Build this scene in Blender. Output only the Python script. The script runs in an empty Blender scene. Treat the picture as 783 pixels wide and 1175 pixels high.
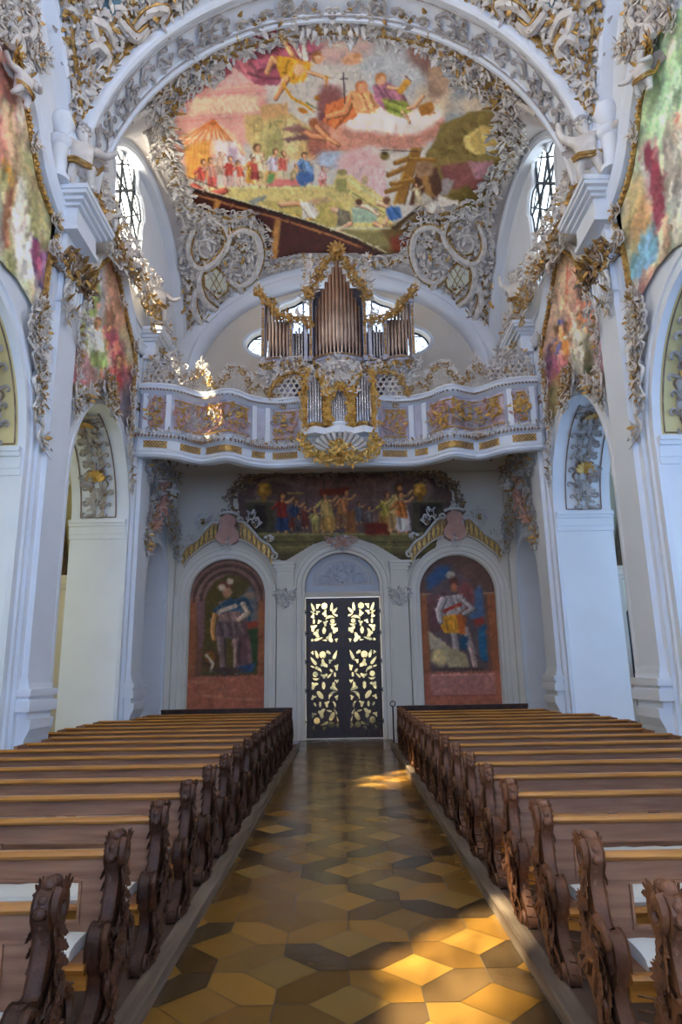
import bpy, math, random
import numpy as np
from math import sin, cos, pi, radians, sqrt
from mathutils import Vector, Matrix
random.seed(7); RNG = np.random.RandomState(11)
scn = bpy.context.scene
COL = scn.collection

# ------------------------------------------------------------ camera survey (pixel of the 783x1175 frame -> point on a real surface)
F = 760.0; TH = radians(13.4); ROLL = radians(1.0); CAM = np.array([0.0, 0.0, 2.0]); PX0, PY0 = 391.5, 587.5
def rays(px, py):
    px = np.asarray(px, float); py = np.asarray(py, float)
    a = (px-PX0)/F; u = (PY0-py)/F; c, s = cos(ROLL), sin(ROLL)
    a2 = a*c+u*s; u2 = -a*s+u*c
    return np.stack([a2, cos(TH)-u2*sin(TH), sin(TH)+u2*cos(TH)], -1)
def project(P):
    P = np.asarray(P, float)-CAM; f = P[..., 1]*cos(TH)+P[..., 2]*sin(TH); u = (-P[..., 1]*sin(TH)+P[..., 2]*cos(TH))/f; a = P[..., 0]/f
    return PX0+F*(a*cos(ROLL)-u*sin(ROLL)), PY0-F*(a*sin(ROLL)+u*cos(ROLL))
def onX(px, py, X):
    d = rays(px, py); t = (X-CAM[0])/d[..., 0]; return CAM+d*t[..., None]
def onY(px, py, Y):
    d = rays(px, py); t = (Y-CAM[1])/d[..., 1]; return CAM+d*t[..., None]
def onZ(px, py, Z):
    d = rays(px, py); t = (Z-CAM[2])/d[..., 2]; return CAM+d*t[..., None]

W = 5.2            # half width of the nave
YB = 20.6          # back wall
def vaultz(x, y, bay=0):
    """bay 0: over the organ (12..20.6), bay 1: the one nearer (2.4..11), bay 2 behind"""
    y0, y1 = [(12.0, 20.6), (2.4, 11.0), (-7.2, 1.4)][bay]
    yc = (y0+y1)/2; L = (y1-y0)/2
    t = np.clip((y-y0)/(y1-y0), 0, 1)
    A = 4.75-(0.85*t if bay == 0 else 0)
    a = A*np.sqrt(np.clip(1-(x/W)**2, 0, 1)); b = 4.0*np.sqrt(np.clip(1-((y-yc)/L)**2, 0, 1))
    return 11.6+(a**5+b**5+1e-9)**0.2
def onV(px, py, bay=0, off=0.0):
    d = rays(px, py); px = np.asarray(px, float)
    lo = np.full(px.shape, 2.0); hi = np.full(px.shape, 2.0); found = np.zeros(px.shape, bool)
    for t in np.arange(2.0, 30, 0.1):
        p = CAM+d*t
        z = vaultz(p[..., 0], p[..., 1], bay)
        inside = (p[..., 1] > ([12.0, 2.4, -7][bay]-0.3))
        new = (~found) & (p[..., 2] > z) & inside
        lo = np.where(new, t-0.1, lo); hi = np.where(new, t, hi); found |= new
    for _ in range(18):
        m = (lo+hi)/2; p = CAM+d*m[..., None]; up = p[..., 2] > vaultz(p[..., 0], p[..., 1], bay)
        hi = np.where(up, m, hi); lo = np.where(up, lo, m)
    return CAM+d*((lo+hi)/2)[..., None], found
def vnormal(x, y, bay=0):
    e = 0.05
    gx = (vaultz(x+e, y, bay)-vaultz(x-e, y, bay))/(2*e); gy = (vaultz(x, y+e, bay)-vaultz(x, y-e, bay))/(2*e)
    n = np.array([gx, gy, -1.0]); n[:2] = np.clip(n[:2], -3, 3); return n/np.linalg.norm(n)

# ------------------------------------------------------------ materials
def lin(c):
    c = np.asarray(c, float)/255.0
    return np.where(c <= 0.04045, c/12.92, ((c+0.055)/1.055)**2.4)
M = {}
def mat(name, rgb, rough=0.6, amt=0.12, scale=3.0, bump=0.0, bscale=20.0, metal=0.0, stretch=None, rgb2=None, spec=0.5, coat=0.0):
    m = bpy.data.materials.new(name); m.use_nodes = True; nt = m.node_tree; b = nt.nodes['Principled BSDF']
    c = lin(rgb); c2 = lin(rgb2) if rgb2 is not None else c*(1-amt*1.6)
    tc = nt.nodes.new('ShaderNodeTexCoord'); mp = nt.nodes.new('ShaderNodeMapping')
    if stretch: mp.inputs['Scale'].default_value = stretch
    nt.links.new(tc.outputs['Object'], mp.inputs[0])
    no = nt.nodes.new('ShaderNodeTexNoise'); no.inputs['Scale'].default_value = scale; no.inputs['Detail'].default_value = 5
    nt.links.new(mp.outputs[0], no.inputs['Vector'])
    cr = nt.nodes.new('ShaderNodeValToRGB'); cr.color_ramp.elements[0].position = 0.3; cr.color_ramp.elements[1].position = 0.7
    cr.color_ramp.elements[0].color = (*c2, 1); cr.color_ramp.elements[1].color = (*c, 1)
    nt.links.new(no.outputs['Fac'], cr.inputs[0]); nt.links.new(cr.outputs[0], b.inputs['Base Color'])
    b.inputs['Roughness'].default_value = rough; b.inputs['Metallic'].default_value = metal
    b.inputs['Specular IOR Level'].default_value = spec; b.inputs['Coat Weight'].default_value = coat
    if bump:
        n2 = nt.nodes.new('ShaderNodeTexNoise'); n2.inputs['Scale'].default_value = bscale; n2.inputs['Detail'].default_value = 4
        nt.links.new(mp.outputs[0], n2.inputs['Vector'])
        bp = nt.nodes.new('ShaderNodeBump'); bp.inputs['Strength'].default_value = bump; bp.inputs['Distance'].default_value = 0.02
        nt.links.new(n2.outputs['Fac'], bp.inputs['Height']); nt.links.new(bp.outputs[0], b.inputs['Normal'])
    M[name] = m; return m
mat('plaster_white', (232, 234, 238), 0.75, 0.04, 1.2)
mat('plaster_cream', (232, 230, 205), 0.8, 0.05, 1.0)
mat('plaster_yellow', (224, 208, 150), 0.8, 0.06, 1.0)
mat('plaster_back', (230, 220, 204), 0.8, 0.05, 1.2)
mat('plaster_grey', (196, 196, 202), 0.8, 0.05, 1.5)
mat('plaster_mauve', (210, 200, 194), 0.8, 0.08, 1.5)
mat('plaster_warm', (220, 208, 190), 0.8, 0.05, 1.2)
mat('stucco', (230, 222, 212), 0.6, 0.10, 6.0, rgb2=(196, 184, 174))
mat('stucco_grey', (188, 180, 176), 0.65, 0.1, 5.0, rgb2=(146, 136, 130))
mat('stucco_brown', (150, 126, 104), 0.65, 0.1, 5.0, rgb2=(104, 82, 66))
mat('stucco_pink', (206, 160, 142), 0.7, 0.1, 4.0, rgb2=(186, 132, 116))
mat('gold', (206, 164, 92), 0.38, 0.15, 9.0, metal=0.5, rgb2=(124, 88, 44))
mat('gold_bright', (226, 182, 96), 0.3, 0.15, 9.0, metal=0.6, rgb2=(176, 124, 52))
mat('gold_lattice', (220, 178, 96), 0.4, 0.1, 12.0, metal=0.3, rgb2=(180, 132, 58))
mat('tin', (205, 205, 210), 0.25, 0.1, 2.0, metal=0.9, rgb2=(160, 158, 165))
mat('tin_warm', (196, 176, 164), 0.3, 0.1, 2.0, metal=0.85, rgb2=(150, 126, 116))
mat('case_grey', (198, 196, 206), 0.45, 0.1, 3.0, rgb2=(160, 156, 170))
mat('case_dark', (88, 84, 92), 0.5, 0.1, 3.0)
mat('marble_pink', (200, 178, 186), 0.35, 0.1, 6.0, rgb2=(168, 140, 150))
mat('wood_rail', (196, 134, 56), 0.3, 0.1, 3.0, stretch=(0.6, 8, 8), rgb2=(146, 88, 28), coat=0.3)
mat('wood_panel', (160, 114, 84), 0.5, 0.1, 2.5, stretch=(0.8, 6, 9), rgb2=(124, 84, 60), bump=0.15, bscale=14)
mat('wood_dark', (84, 50, 34), 0.5, 0.1, 5.0, rgb2=(40, 23, 15), bump=0.3, bscale=40, spec=.35)
mat('wood_red', (134, 88, 60), 0.5, 0.1, 5.0, rgb2=(70, 40, 26), bump=0.3, bscale=40, spec=.35)
mat('wood_door', (74, 44, 26), 0.45, 0.1, 4.0, stretch=(6, 6, 1), rgb2=(34, 20, 14), bump=0.2, bscale=20)
mat('wood_kerb', (134, 116, 98), 0.6, 0.1, 2.0, stretch=(8, .6, 8), rgb2=(86, 68, 54), bump=0.3, bscale=8)
mat('wood_plat', (92, 68, 52), 0.6, 0.1, 3.0, rgb2=(58, 40, 30))
mat('cushion', (222, 218, 206), 0.9, 0.06, 5.0, bump=0.3, bscale=6)
mat('iron', (32, 30, 32), 0.45, 0.1, 8.0, metal=0.5)
mat('lead', (60, 66, 72), 0.5, 0.1, 8.0)
mat('painted_red', (140, 52, 40), 0.5, 0.1, 5.0)
mat('skin_paint', (214, 170, 140), 0.5, 0.05, 5.0)
def glassmat(name, tint, rough=0.1, trans=0.85):
    m = bpy.data.materials.new(name); m.use_nodes = True; nt = m.node_tree; nt.nodes.clear()
    o = nt.nodes.new('ShaderNodeOutputMaterial'); mx = nt.nodes.new('ShaderNodeMixShader')
    t = nt.nodes.new('ShaderNodeBsdfTransparent'); t.inputs[0].default_value = (*tint, 1)
    g = nt.nodes.new('ShaderNodeBsdfGlossy'); g.inputs['Roughness'].default_value = rough; g.inputs[0].default_value = (.8, .85, .9, 1)
    mx.inputs[0].default_value = 1-trans
    nt.links.new(t.outputs[0], mx.inputs[1]); nt.links.new(g.outputs[0], mx.inputs[2]); nt.links.new(mx.outputs[0], o.inputs[0]); M[name] = m
glassmat('glass', (0.93, 0.97, 1.0), 0.1, 0.93)
glassmat('glass_door', (1.0, 0.93, 0.72), 0.15, 0.92)
# painted surfaces: pigment stored per vertex, plus a fine plaster grain
def paintmat(name, gain=1.0, tint=(1, 1, 1)):
    m = bpy.data.materials.new(name); m.use_nodes = True; nt = m.node_tree; b = nt.nodes['Principled BSDF']
    a = nt.nodes.new('ShaderNodeAttribute'); a.attribute_name = 'pigment'
    mm = nt.nodes.new('ShaderNodeVectorMath'); mm.operation = 'MULTIPLY'; mm.inputs[1].default_value = tuple(gain*t for t in tint)
    nt.links.new(a.outputs['Color'], mm.inputs[0]); nt.links.new(mm.outputs[0], b.inputs['Base Color'])
    b.inputs['Roughness'].default_value = 0.7; b.inputs['Specular IOR Level'].default_value = 0.3; M[name] = m
paintmat('fresco_vault', 1.5, (1.03, .99, .92)); paintmat('fresco_wall', 1.3, (1.05, 1, .9)); paintmat('fresco_dark', 1.15, (1.1, .95, .78)); paintmat('tiles', 1.0)
tb = M['tiles'].node_tree; bs = tb.nodes['Principled BSDF']; bs.inputs['Roughness'].default_value = 0.2
_n = tb.nodes.new('ShaderNodeTexNoise'); _n.inputs['Scale'].default_value = 1.6; _n.inputs['Detail'].default_value = 6
_tc = tb.nodes.new('ShaderNodeTexCoord'); tb.links.new(_tc.outputs['Object'], _n.inputs['Vector'])
_r = tb.nodes.new('ShaderNodeMapRange'); _r.inputs['To Min'].default_value = 0.08; _r.inputs['To Max'].default_value = 0.34
tb.links.new(_n.outputs['Fac'], _r.inputs[0]); tb.links.new(_r.outputs[0], bs.inputs['Roughness'])
_b = tb.nodes.new('ShaderNodeBump'); _b.inputs['Strength'].default_value = 0.25; _b.inputs['Distance'].default_value = 0.02
_n2 = tb.nodes.new('ShaderNodeTexNoise'); _n2.inputs['Scale'].default_value = 3.0; tb.links.new(_tc.outputs['Object'], _n2.inputs['Vector'])
tb.links.new(_n2.outputs['Fac'], _b.inputs['Height']); tb.links.new(_b.outputs[0], bs.inputs['Normal'])

# ------------------------------------------------------------ objects
def tag(o, label=None, cat=None, group=None, kind=None):
    if label: o['label'] = label
    if cat: o['category'] = cat
    if group: o['group'] = group
    if kind: o['kind'] = kind
    return o
def empty(name, loc=(0, 0, 0), rz=0):
    o = bpy.data.objects.new(name, None); COL.objects.link(o); o.location = loc; o.rotation_euler = (0, 0, rz); o.empty_display_size = .1; return o
def link(name, me, parent=None):
    o = bpy.data.objects.new(name, me); COL.objects.link(o)
    if parent is not None:
        o.parent = parent; o.matrix_parent_inverse = Matrix.Identity(4)
        o.location = -Vector(parent.location) if parent.type == 'EMPTY' and not parent.get('localparts') else (0, 0, 0)
    return o
def copy_tree(o, parent=None):
    c = o.copy(); COL.objects.link(c)
    if parent is not None: c.parent = parent
    for ch in list(o.children): copy_tree(ch, c)
    return c
def mirror_tree(o):
    """the same thing on the other side of the nave (all coordinates mirrored in x)"""
    c = copy_tree(o); c.location.x = -c.location.x
    c.scale.x = -c.scale.x
    return c

class MB:
    def __init__(s): s.v = []; s.f = []; s.m = []; s.n = 0
    def add(s, V, Fc, mi=0):
        V = np.asarray(V, float).reshape(-1, 3); k = s.n
        s.v.append(V); s.n += len(V)
        for q in Fc: s.f.append(tuple(int(i)+k for i in q)); s.m.append(mi)
        return s
    def box(s, c, d, rz=0, mi=0, ry=0, rx=0):
        V = np.array([(x, y, z) for x in (-.5, .5) for y in (-.5, .5) for z in (-.5, .5)])*np.array(d)
        R = np.array(Matrix.Rotation(rz, 3, 'Z') @ Matrix.Rotation(ry, 3, 'Y') @ Matrix.Rotation(rx, 3, 'X'))
        return s.add(V@R.T+np.array(c), [(0, 1, 3, 2), (4, 6, 7, 5), (0, 4, 5, 1), (2, 3, 7, 6), (0, 2, 6, 4), (1, 5, 7, 3)], mi)
    def bb(s, x0, x1, y0, y1, z0, z1, mi=0): return s.box(((x0+x1)/2, (y0+y1)/2, (z0+z1)/2), (abs(x1-x0), abs(y1-y0), abs(z1-z0)), mi=mi)
    def tube(s, P, R, seg=6, mi=0, flat=1.0, nrm=None, closed=False):
        V, Fq = tube_arr(P, R, seg, flat, nrm, closed); return s.add(V, Fq, mi)
    def lathe(s, prof, c=(0, 0, 0), seg=16, mi=0, arc=(0, 2*pi), axis='Z', sx=1, sy=1):
        full = abs(arc[1]-arc[0]-2*pi) < 1e-6; n = seg if full else seg+1
        V = []
        for r, z in prof:
            for k in range(n):
                a = arc[0]+(arc[1]-arc[0])*k/seg; V.append((r*cos(a)*sx, r*sin(a)*sy, z))
        V = np.array(V)+np.array(c); Fq = []
        for i in range(len(prof)-1):
            for k in range(seg):
                k2 = (k+1) % n; Fq.append((i*n+k, i*n+k2, (i+1)*n+k2, (i+1)*n+k))
        return s.add(V, Fq, mi)
    def sweep(s, path, prof, closed=False, mi=0, caps=True):
        """path: Nx3 with frames [(p, u, v)], prof: list of (a,b) -> p+a*u+b*v"""
        n = len(prof); V = []
        for p, u, v in path:
            for a, b in prof: V.append(np.array(p)+a*np.array(u)+b*np.array(v))
        Fq = []; N = len(path)
        for i in range(N if closed else N-1):
            j = (i+1) % N
            for k in range(n-1): Fq.append((i*n+k, i*n+k+1, j*n+k+1, j*n+k))
            Fq.append((i*n+n-1, i*n, j*n, j*n+n-1))
        if not closed and caps: Fq.append(tuple(range(n))); Fq.append(tuple((N-1)*n+k for k in reversed(range(n))))
        return s.add(V, Fq, mi)
    def prism(s, poly, fn, d0, d1, mi=0):
        """poly 2D points, fn(a,b,d)->3D"""
        n = len(poly); V = [fn(a, b, d0) for a, b in poly]+[fn(a, b, d1) for a, b in poly]
        return s.add(V, [tuple(range(n)), tuple(range(2*n-1, n-1, -1))]+[(i, (i+1) % n, n+(i+1) % n, n+i) for i in range(n)], mi)
    def stamp(s, orn, p, n, t, sc=1.0, mats=None, flip=False):
        n = np.array(n, float); n /= np.linalg.norm(n); t = np.array(t, float); t = t-n*np.dot(n, t); t /= (np.linalg.norm(t)+1e-9)
        b = np.cross(n, t)
        if flip: t = -t
        R = np.stack([t, b, n], 0)*sc
        for V, Fq, mi in orn:
            s.add(V@R+np.array(p), Fq, (mats[mi] if mats else mi))
        return s
    def build(s, name, mats, parent=None, smooth=True, colors=None):
        me = bpy.data.meshes.new(name)
        if s.n:
            V = np.concatenate(s.v); me.from_pydata(V.tolist(), [], s.f)
        mats = mats if isinstance(mats, (list, tuple)) else [mats]
        for m in mats: me.materials.append(M[m] if isinstance(m, str) else m)
        if len(mats) > 1: me.polygons.foreach_set('material_index', s.m)
        if smooth: me.polygons.foreach_set('use_smooth', [True]*len(me.polygons))
        me.update()
        if smooth and smooth != 'all':
            try: me.set_sharp_from_angle(angle=radians(40))
            except Exception: pass
        return link(name, me, parent)

def tube_arr(P, R, seg=6, flat=1.0, nrm=None, closed=False):
    P = np.asarray(P, float); N = len(P); R = np.broadcast_to(np.asarray(R, float), (N,))
    T = np.zeros_like(P)
    if closed: T = np.roll(P, -1, 0)-np.roll(P, 1, 0)
    else: T[1:-1] = P[2:]-P[:-2]; T[0] = P[1]-P[0]; T[-1] = P[-1]-P[-2]
    T /= (np.linalg.norm(T, axis=1)[:, None]+1e-9)
    if nrm is None:
        nrm = np.array([0, 0, 1.0]) if abs(T[:, 2]).mean() < 0.8 else np.array([0, 1.0, 0])
    Nn = np.broadcast_to(np.asarray(nrm, float), P.shape); B = np.cross(T, Nn); B /= (np.linalg.norm(B, axis=1)[:, None]+1e-9); U = np.cross(B, T)
    a = np.arange(seg)*2*pi/seg
    V = P[:, None]+R[:, None, None]*(np.cos(a)[None, :, None]*B[:, None]+flat*np.sin(a)[None, :, None]*U[:, None])
    V = V.reshape(-1, 3); Fq = []
    for i in range(N if closed else N-1):
        j = (i+1) % N
        for k in range(seg): k2 = (k+1) % seg; Fq.append((i*seg+k, i*seg+k2, j*seg+k2, j*seg+k))
    if not closed: Fq.append(tuple(range(seg-1, -1, -1))); Fq.append(tuple((N-1)*seg+k for k in range(seg)))
    return V, Fq

def plate(name, outer, holes, thick, mtx, m, parent=None, res=1):
    """a flat slab with holes cut through it; outline in the local xy plane, thickness along local z"""
    cu = bpy.data.curves.new(name, 'CURVE'); cu.dimensions = '2D'; cu.fill_mode = 'BOTH'; cu.extrude = thick/2
    for pts in [outer]+list(holes):
        sp = cu.splines.new('POLY'); sp.points.add(len(pts)-1)
        for i, (a, b) in enumerate(pts): sp.points[i].co = (a, b, 0, 1)
        sp.use_cyclic_u = True
    o = bpy.data.objects.new(name, cu); COL.objects.link(o)
    dg = bpy.context.evaluated_depsgraph_get(); me = bpy.data.meshes.new_from_object(o.evaluated_get(dg))
    bpy.data.objects.remove(o); bpy.data.curves.remove(cu)
    me.transform(mtx); me.materials.clear(); me.materials.append(M[m]); me.name = name
    return link(name, me, parent)
def mtx_yz(X):   # local x->Y, y->Z, z->X
    return Matrix(((0, 0, 1, X), (1, 0, 0, 0), (0, 1, 0, 0), (0, 0, 0, 1)))
def mtx_xz(Y):   # local x->X, y->Z, z->Y
    return Matrix(((1, 0, 0, 0), (0, 0, 1, Y), (0, 1, 0, 0), (0, 0, 0, 1)))
def arch_pts(c, hw, z0, zs, rise, n=20):
    p = [(c-hw, z0)]
    for k in range(n+1):
        a = pi-pi*k/n; p.append((c+hw*cos(a), zs+rise*sin(a)))
    p.append((c+hw, z0)); return p

# ------------------------------------------------------------ stucco vocabulary, local x/y on the surface, z outward, unit size ~1
def spiral(r0, turns, n, dirn=1, a0=0):
    t = np.linspace(0, 1, n); r = r0*(1-0.88*t); a = a0+dirn*turns*2*pi*t
    return t, r, a
def c_scroll(w=0.09, mi=0):
    # two volutes joined by a bow
    pts = []; rad = []
    n = 11
    for k in range(n):   # inner of left volute outwards
        t = k/(n-1); r = 0.05+0.13*t; a = pi*0.4+2.6*pi*(1-t)*0.6
        pts.append((-0.36+r*cos(a+0.2), 0.0+r*sin(a+0.2))); rad.append(w*(0.45+0.4*t))
    for k in range(1, 12):
        t = k/12; x = -0.30+0.60*t; y = 0.17+0.20*sin(pi*t); pts.append((x, y)); rad.append(w*(0.85+0.5*sin(pi*t)))
    for k in range(n):
        t = 1-k/(n-1); r = 0.05+0.13*t; a = pi*0.4+2.6*pi*(1-t)*0.6
        pts.append((0.36-r*cos(a+0.2), 0.0+r*sin(a+0.2))); rad.append(w*(0.45+0.4*t))
    P = np.array([(x, y, 0.05+0.04*sin(i*0.3)) for i, (x, y) in enumerate(pts)])
    V, Fq = tube_arr(P, rad, 6, 0.9, (0, 0, 1)); return [(V, Fq, mi)]
def s_scroll(w=0.07, mi=0):
    pts = []; rad = []
    for k in range(26):
        t = k/25; a = -pi*1.3+t*2*pi*1.3
        x = -0.5+t; y = 0.25*sin(t*2*pi)+0.0
        pts.append((x, y)); rad.append(w*(0.4+0.9*sin(pi*t)))
    for sgn in (-1, 1):
        pass
    P = np.array([(x, y, 0.06) for x, y in pts]); V, Fq = tube_arr(P, rad, 6, 0.9, (0, 0, 1)); out = [(V, Fq, mi)]
    for sx in (-1, 1):
        t = np.linspace(0, 1, 12); r = 0.14*(1-0.85*t); a = (0 if sx > 0 else pi)+t*2.4*pi
        P = np.stack([sx*0.5-sx*0.14*1.0+r*np.cos(a), -sx*0.0+r*np.sin(a)*(1), 0.06+0.05*t], 1)
        V, Fq = tube_arr(P, w*(0.7-0.3*t), 6, 0.9, (0, 0, 1)); out.append((V, Fq, mi))
    return out
def leaf(L=0.6, w=0.16, curl=0.25, lobes=4, bend=0.4, mi=0, n=17):
    t = np.linspace(0, 1, n)
    x = L*np.sin(bend*t*1.5)/(bend*1.5) if bend else L*t
    y = L*(1-np.cos(bend*t*1.5))/(bend*1.5) if bend else 0*t
    z = 0.03+curl*t*t*L+0.05*np.sin(pi*t)
    ww = w*(np.sin(pi*np.clip(t*0.93+0.05, 0, 1))**0.7)*(0.72+0.38*np.abs(np.sin(lobes*pi*t)))
    P = np.stack([x, y, z], 1)
    T = np.gradient(P, axis=0); T /= np.linalg.norm(T, axis=1)[:, None]
    B = np.cross(T, [0, 0, 1.0]); B /= np.linalg.norm(B, axis=1)[:, None]; U = np.cross(B, T)
    prof = [(-1, 0.0), (-0.5, 0.12), (0, 0.05), (0.5, 0.12), (1, 0.0), (0, -0.16)]
    V = np.concatenate([(P+B*(a*ww)[:, None]+U*(b*w*1.3)) for a, b in prof]).reshape(6, n, 3).transpose(1, 0, 2).reshape(-1, 3)
    Fq = []
    for i in range(n-1):
        for k in range(6): k2 = (k+1) % 6; Fq.append((i*6+k, i*6+k2, (i+1)*6+k2, (i+1)*6+k))
    return [(V, Fq, mi)]
def rot(orn, a, dx=0, dy=0, dz=0, sc=1.0, fx=1, mi=None):
    R = np.array([[cos(a), sin(a), 0], [-sin(a), cos(a), 0], [0, 0, 1]])
    out = []
    for V, Fq, m in orn:
        V2 = (V*np.array([fx, 1, 1]))@R*sc+np.array([dx, dy, dz]); out.append((V2, Fq, m if mi is None else mi))
    return out
def fan(n=7, spread=2.4, L=0.45, w=0.09, mi=0, curl=0.4):
    out = []
    for k in range(n):
        a = pi/2+spread*(k/(n-1)-0.5); out += rot(leaf(L*(1-0.25*abs(k/(n-1)-0.5)), w, curl, 3, 0.15, mi, 9), a)
    return out
def flower(r=0.16, mi=0, mc=1):
    out = []
    for k in range(5): out += rot(leaf(r, r*0.42, 0.5, 1, 0.1, mi, 6), k*2*pi/5)
    return out+ball(r*0.3, 0.05, mc)
def ball(r, z=0, mi=0, seg=6, rings=4):
    V = []; 
    for i in range(rings+1):
        p = pi*i/rings
        for k in range(seg): a = 2*pi*k/seg; V.append((r*sin(p)*cos(a), r*sin(p)*sin(a), z+r*cos(p)))
    Fq = [(i*seg+k, (i+1)*seg+k, (i+1)*seg+(k+1) % seg, i*seg+(k+1) % seg) for i in range(rings) for k in range(seg)]
    return [(np.array(V), Fq, mi)]
def clump(rs, gold=0.16, leafy=1.0):
    """one bunch of rocaille about 1 unit across. material ids: 0 white 1 gold 2 grey/brown"""
    out = []
    out += rot(c_scroll(0.075, 0), rs.uniform(-.4, .4), rs.uniform(-.08, .08), rs.uniform(-.1, .1), 0.02, rs.uniform(.8, 1.0))
    out += rot(c_scroll(0.055, 2 if rs.rand() < .5 else 0), pi+rs.uniform(-.7, .7), rs.uniform(-.15, .15), rs.uniform(-.25, -.1), 0, rs.uniform(.5, .75))
    for k in range(int(7*leafy)):
        a = rs.uniform(0, 2*pi); r = rs.uniform(.05, .28)
        out += rot(leaf(rs.uniform(.28, .5), rs.uniform(.06, .11), rs.uniform(.2, .8), rs.randint(2, 5), rs.uniform(-.9, .9) or .1, 1 if rs.rand() < gold else (2 if rs.rand() < .3 else 0), 11), a, r*cos(a), r*sin(a), rs.uniform(0, .06))
    if rs.rand() < .7: out += rot(flower(.13, 1 if rs.rand() < gold else 0), 0, rs.uniform(-.3, .3), rs.uniform(-.3, .3), .1)
    return out
CL = [clump(np.random.RandomState(100+i)) for i in range(8)]
CLG = [clump(np.random.RandomState(200+i), gold=0.55) for i in range(4)]
CLW = [clump(np.random.RandomState(300+i), gold=0.04) for i in range(5)]
SC = [c_scroll(), s_scroll(), c_scroll(0.06)]
FAN = fan(); FANG = fan(mi=1); LEAF = leaf(); LEAFG = leaf(mi=1); FLOW = flower(); FLOWG = flower(mi=1)
STM = ['stucco', 'gold', 'stucco_grey']
def resample(P, step):
    P = np.asarray(P, float); d = np.linalg.norm(np.diff(P, axis=0), axis=1); s = np.concatenate([[0], np.cumsum(d)])
    n = max(2, int(round(s[-1]/step))+1); q = np.linspace(0, s[-1], n)
    return np.stack([np.interp(q, s, P[:, k]) for k in range(P.shape[1])], 1)
def smooth_path(P, n=8, closed=False):
    P = np.asarray(P, float); N = len(P); out = []
    rng = range(N) if closed else range(N-1)
    for i in rng:
        p0, p1, p2, p3 = (P[(i-1) % N] if closed or i > 0 else P[0]), P[i], P[(i+1) % N], (P[(i+2) % N] if closed or i+2 < N else P[-1])
        for k in range(n):
            t = k/n; out.append(0.5*((2*p1)+(-p0+p2)*t+(2*p0-5*p1+4*p2-p3)*t*t+(-p0+3*p1-3*p2+p3)*t**3))
    if not closed: out.append(P[-1])
    return np.array(out)
def garnish(mb, P, nrmf, size, step, lib, rs, jit=0.15, both=False, mats=None):
    """stamp ornaments along a 3D path"""
    Q = resample(P, step)
    for i in range(len(Q)):
        t = Q[min(i+1, len(Q)-1)]-Q[max(i-1, 0)]
        n = nrmf(Q[i]); o = lib[rs.randint(len(lib))]
        a = rs.uniform(-.5, .5)+(0 if rs.rand() < .5 else pi)
        tt = t/(np.linalg.norm(t)+1e-9); bt = np.cross(n, tt)
        mb.stamp(o, Q[i]+(bt*rs.uniform(-jit, jit)+tt*rs.uniform(-jit, jit))*size+n*0.02, n, tt*cos(a)+bt*sin(a), size*rs.uniform(.8, 1.15), mats, flip=rs.rand() < .5)
def inpoly(px, py, poly):
    px = np.asarray(px, float); py = np.asarray(py, float); ins = np.zeros(px.shape, bool); n = len(poly)
    for i in range(n):
        x1, y1 = poly[i]; x2, y2 = poly[(i+1) % n]
        if y1 == y2: continue
        c = ((y1 > py) != (y2 > py)) & (px < (x2-x1)*(py-y1)/(y2-y1)+x1); ins ^= c
    return ins
def fillpts(poly, dmin, rs, tries=1500):
    poly = np.asarray(poly, float); lo = poly.min(0); hi = poly.max(0); out = []
    for _ in range(tries):
        p = rs.uniform(lo, hi)
        if not inpoly(p[0], p[1], poly): continue
        if all((p[0]-q[0])**2+(p[1]-q[1])**2 > dmin*dmin for q in out): out.append(p)
    return out
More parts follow.
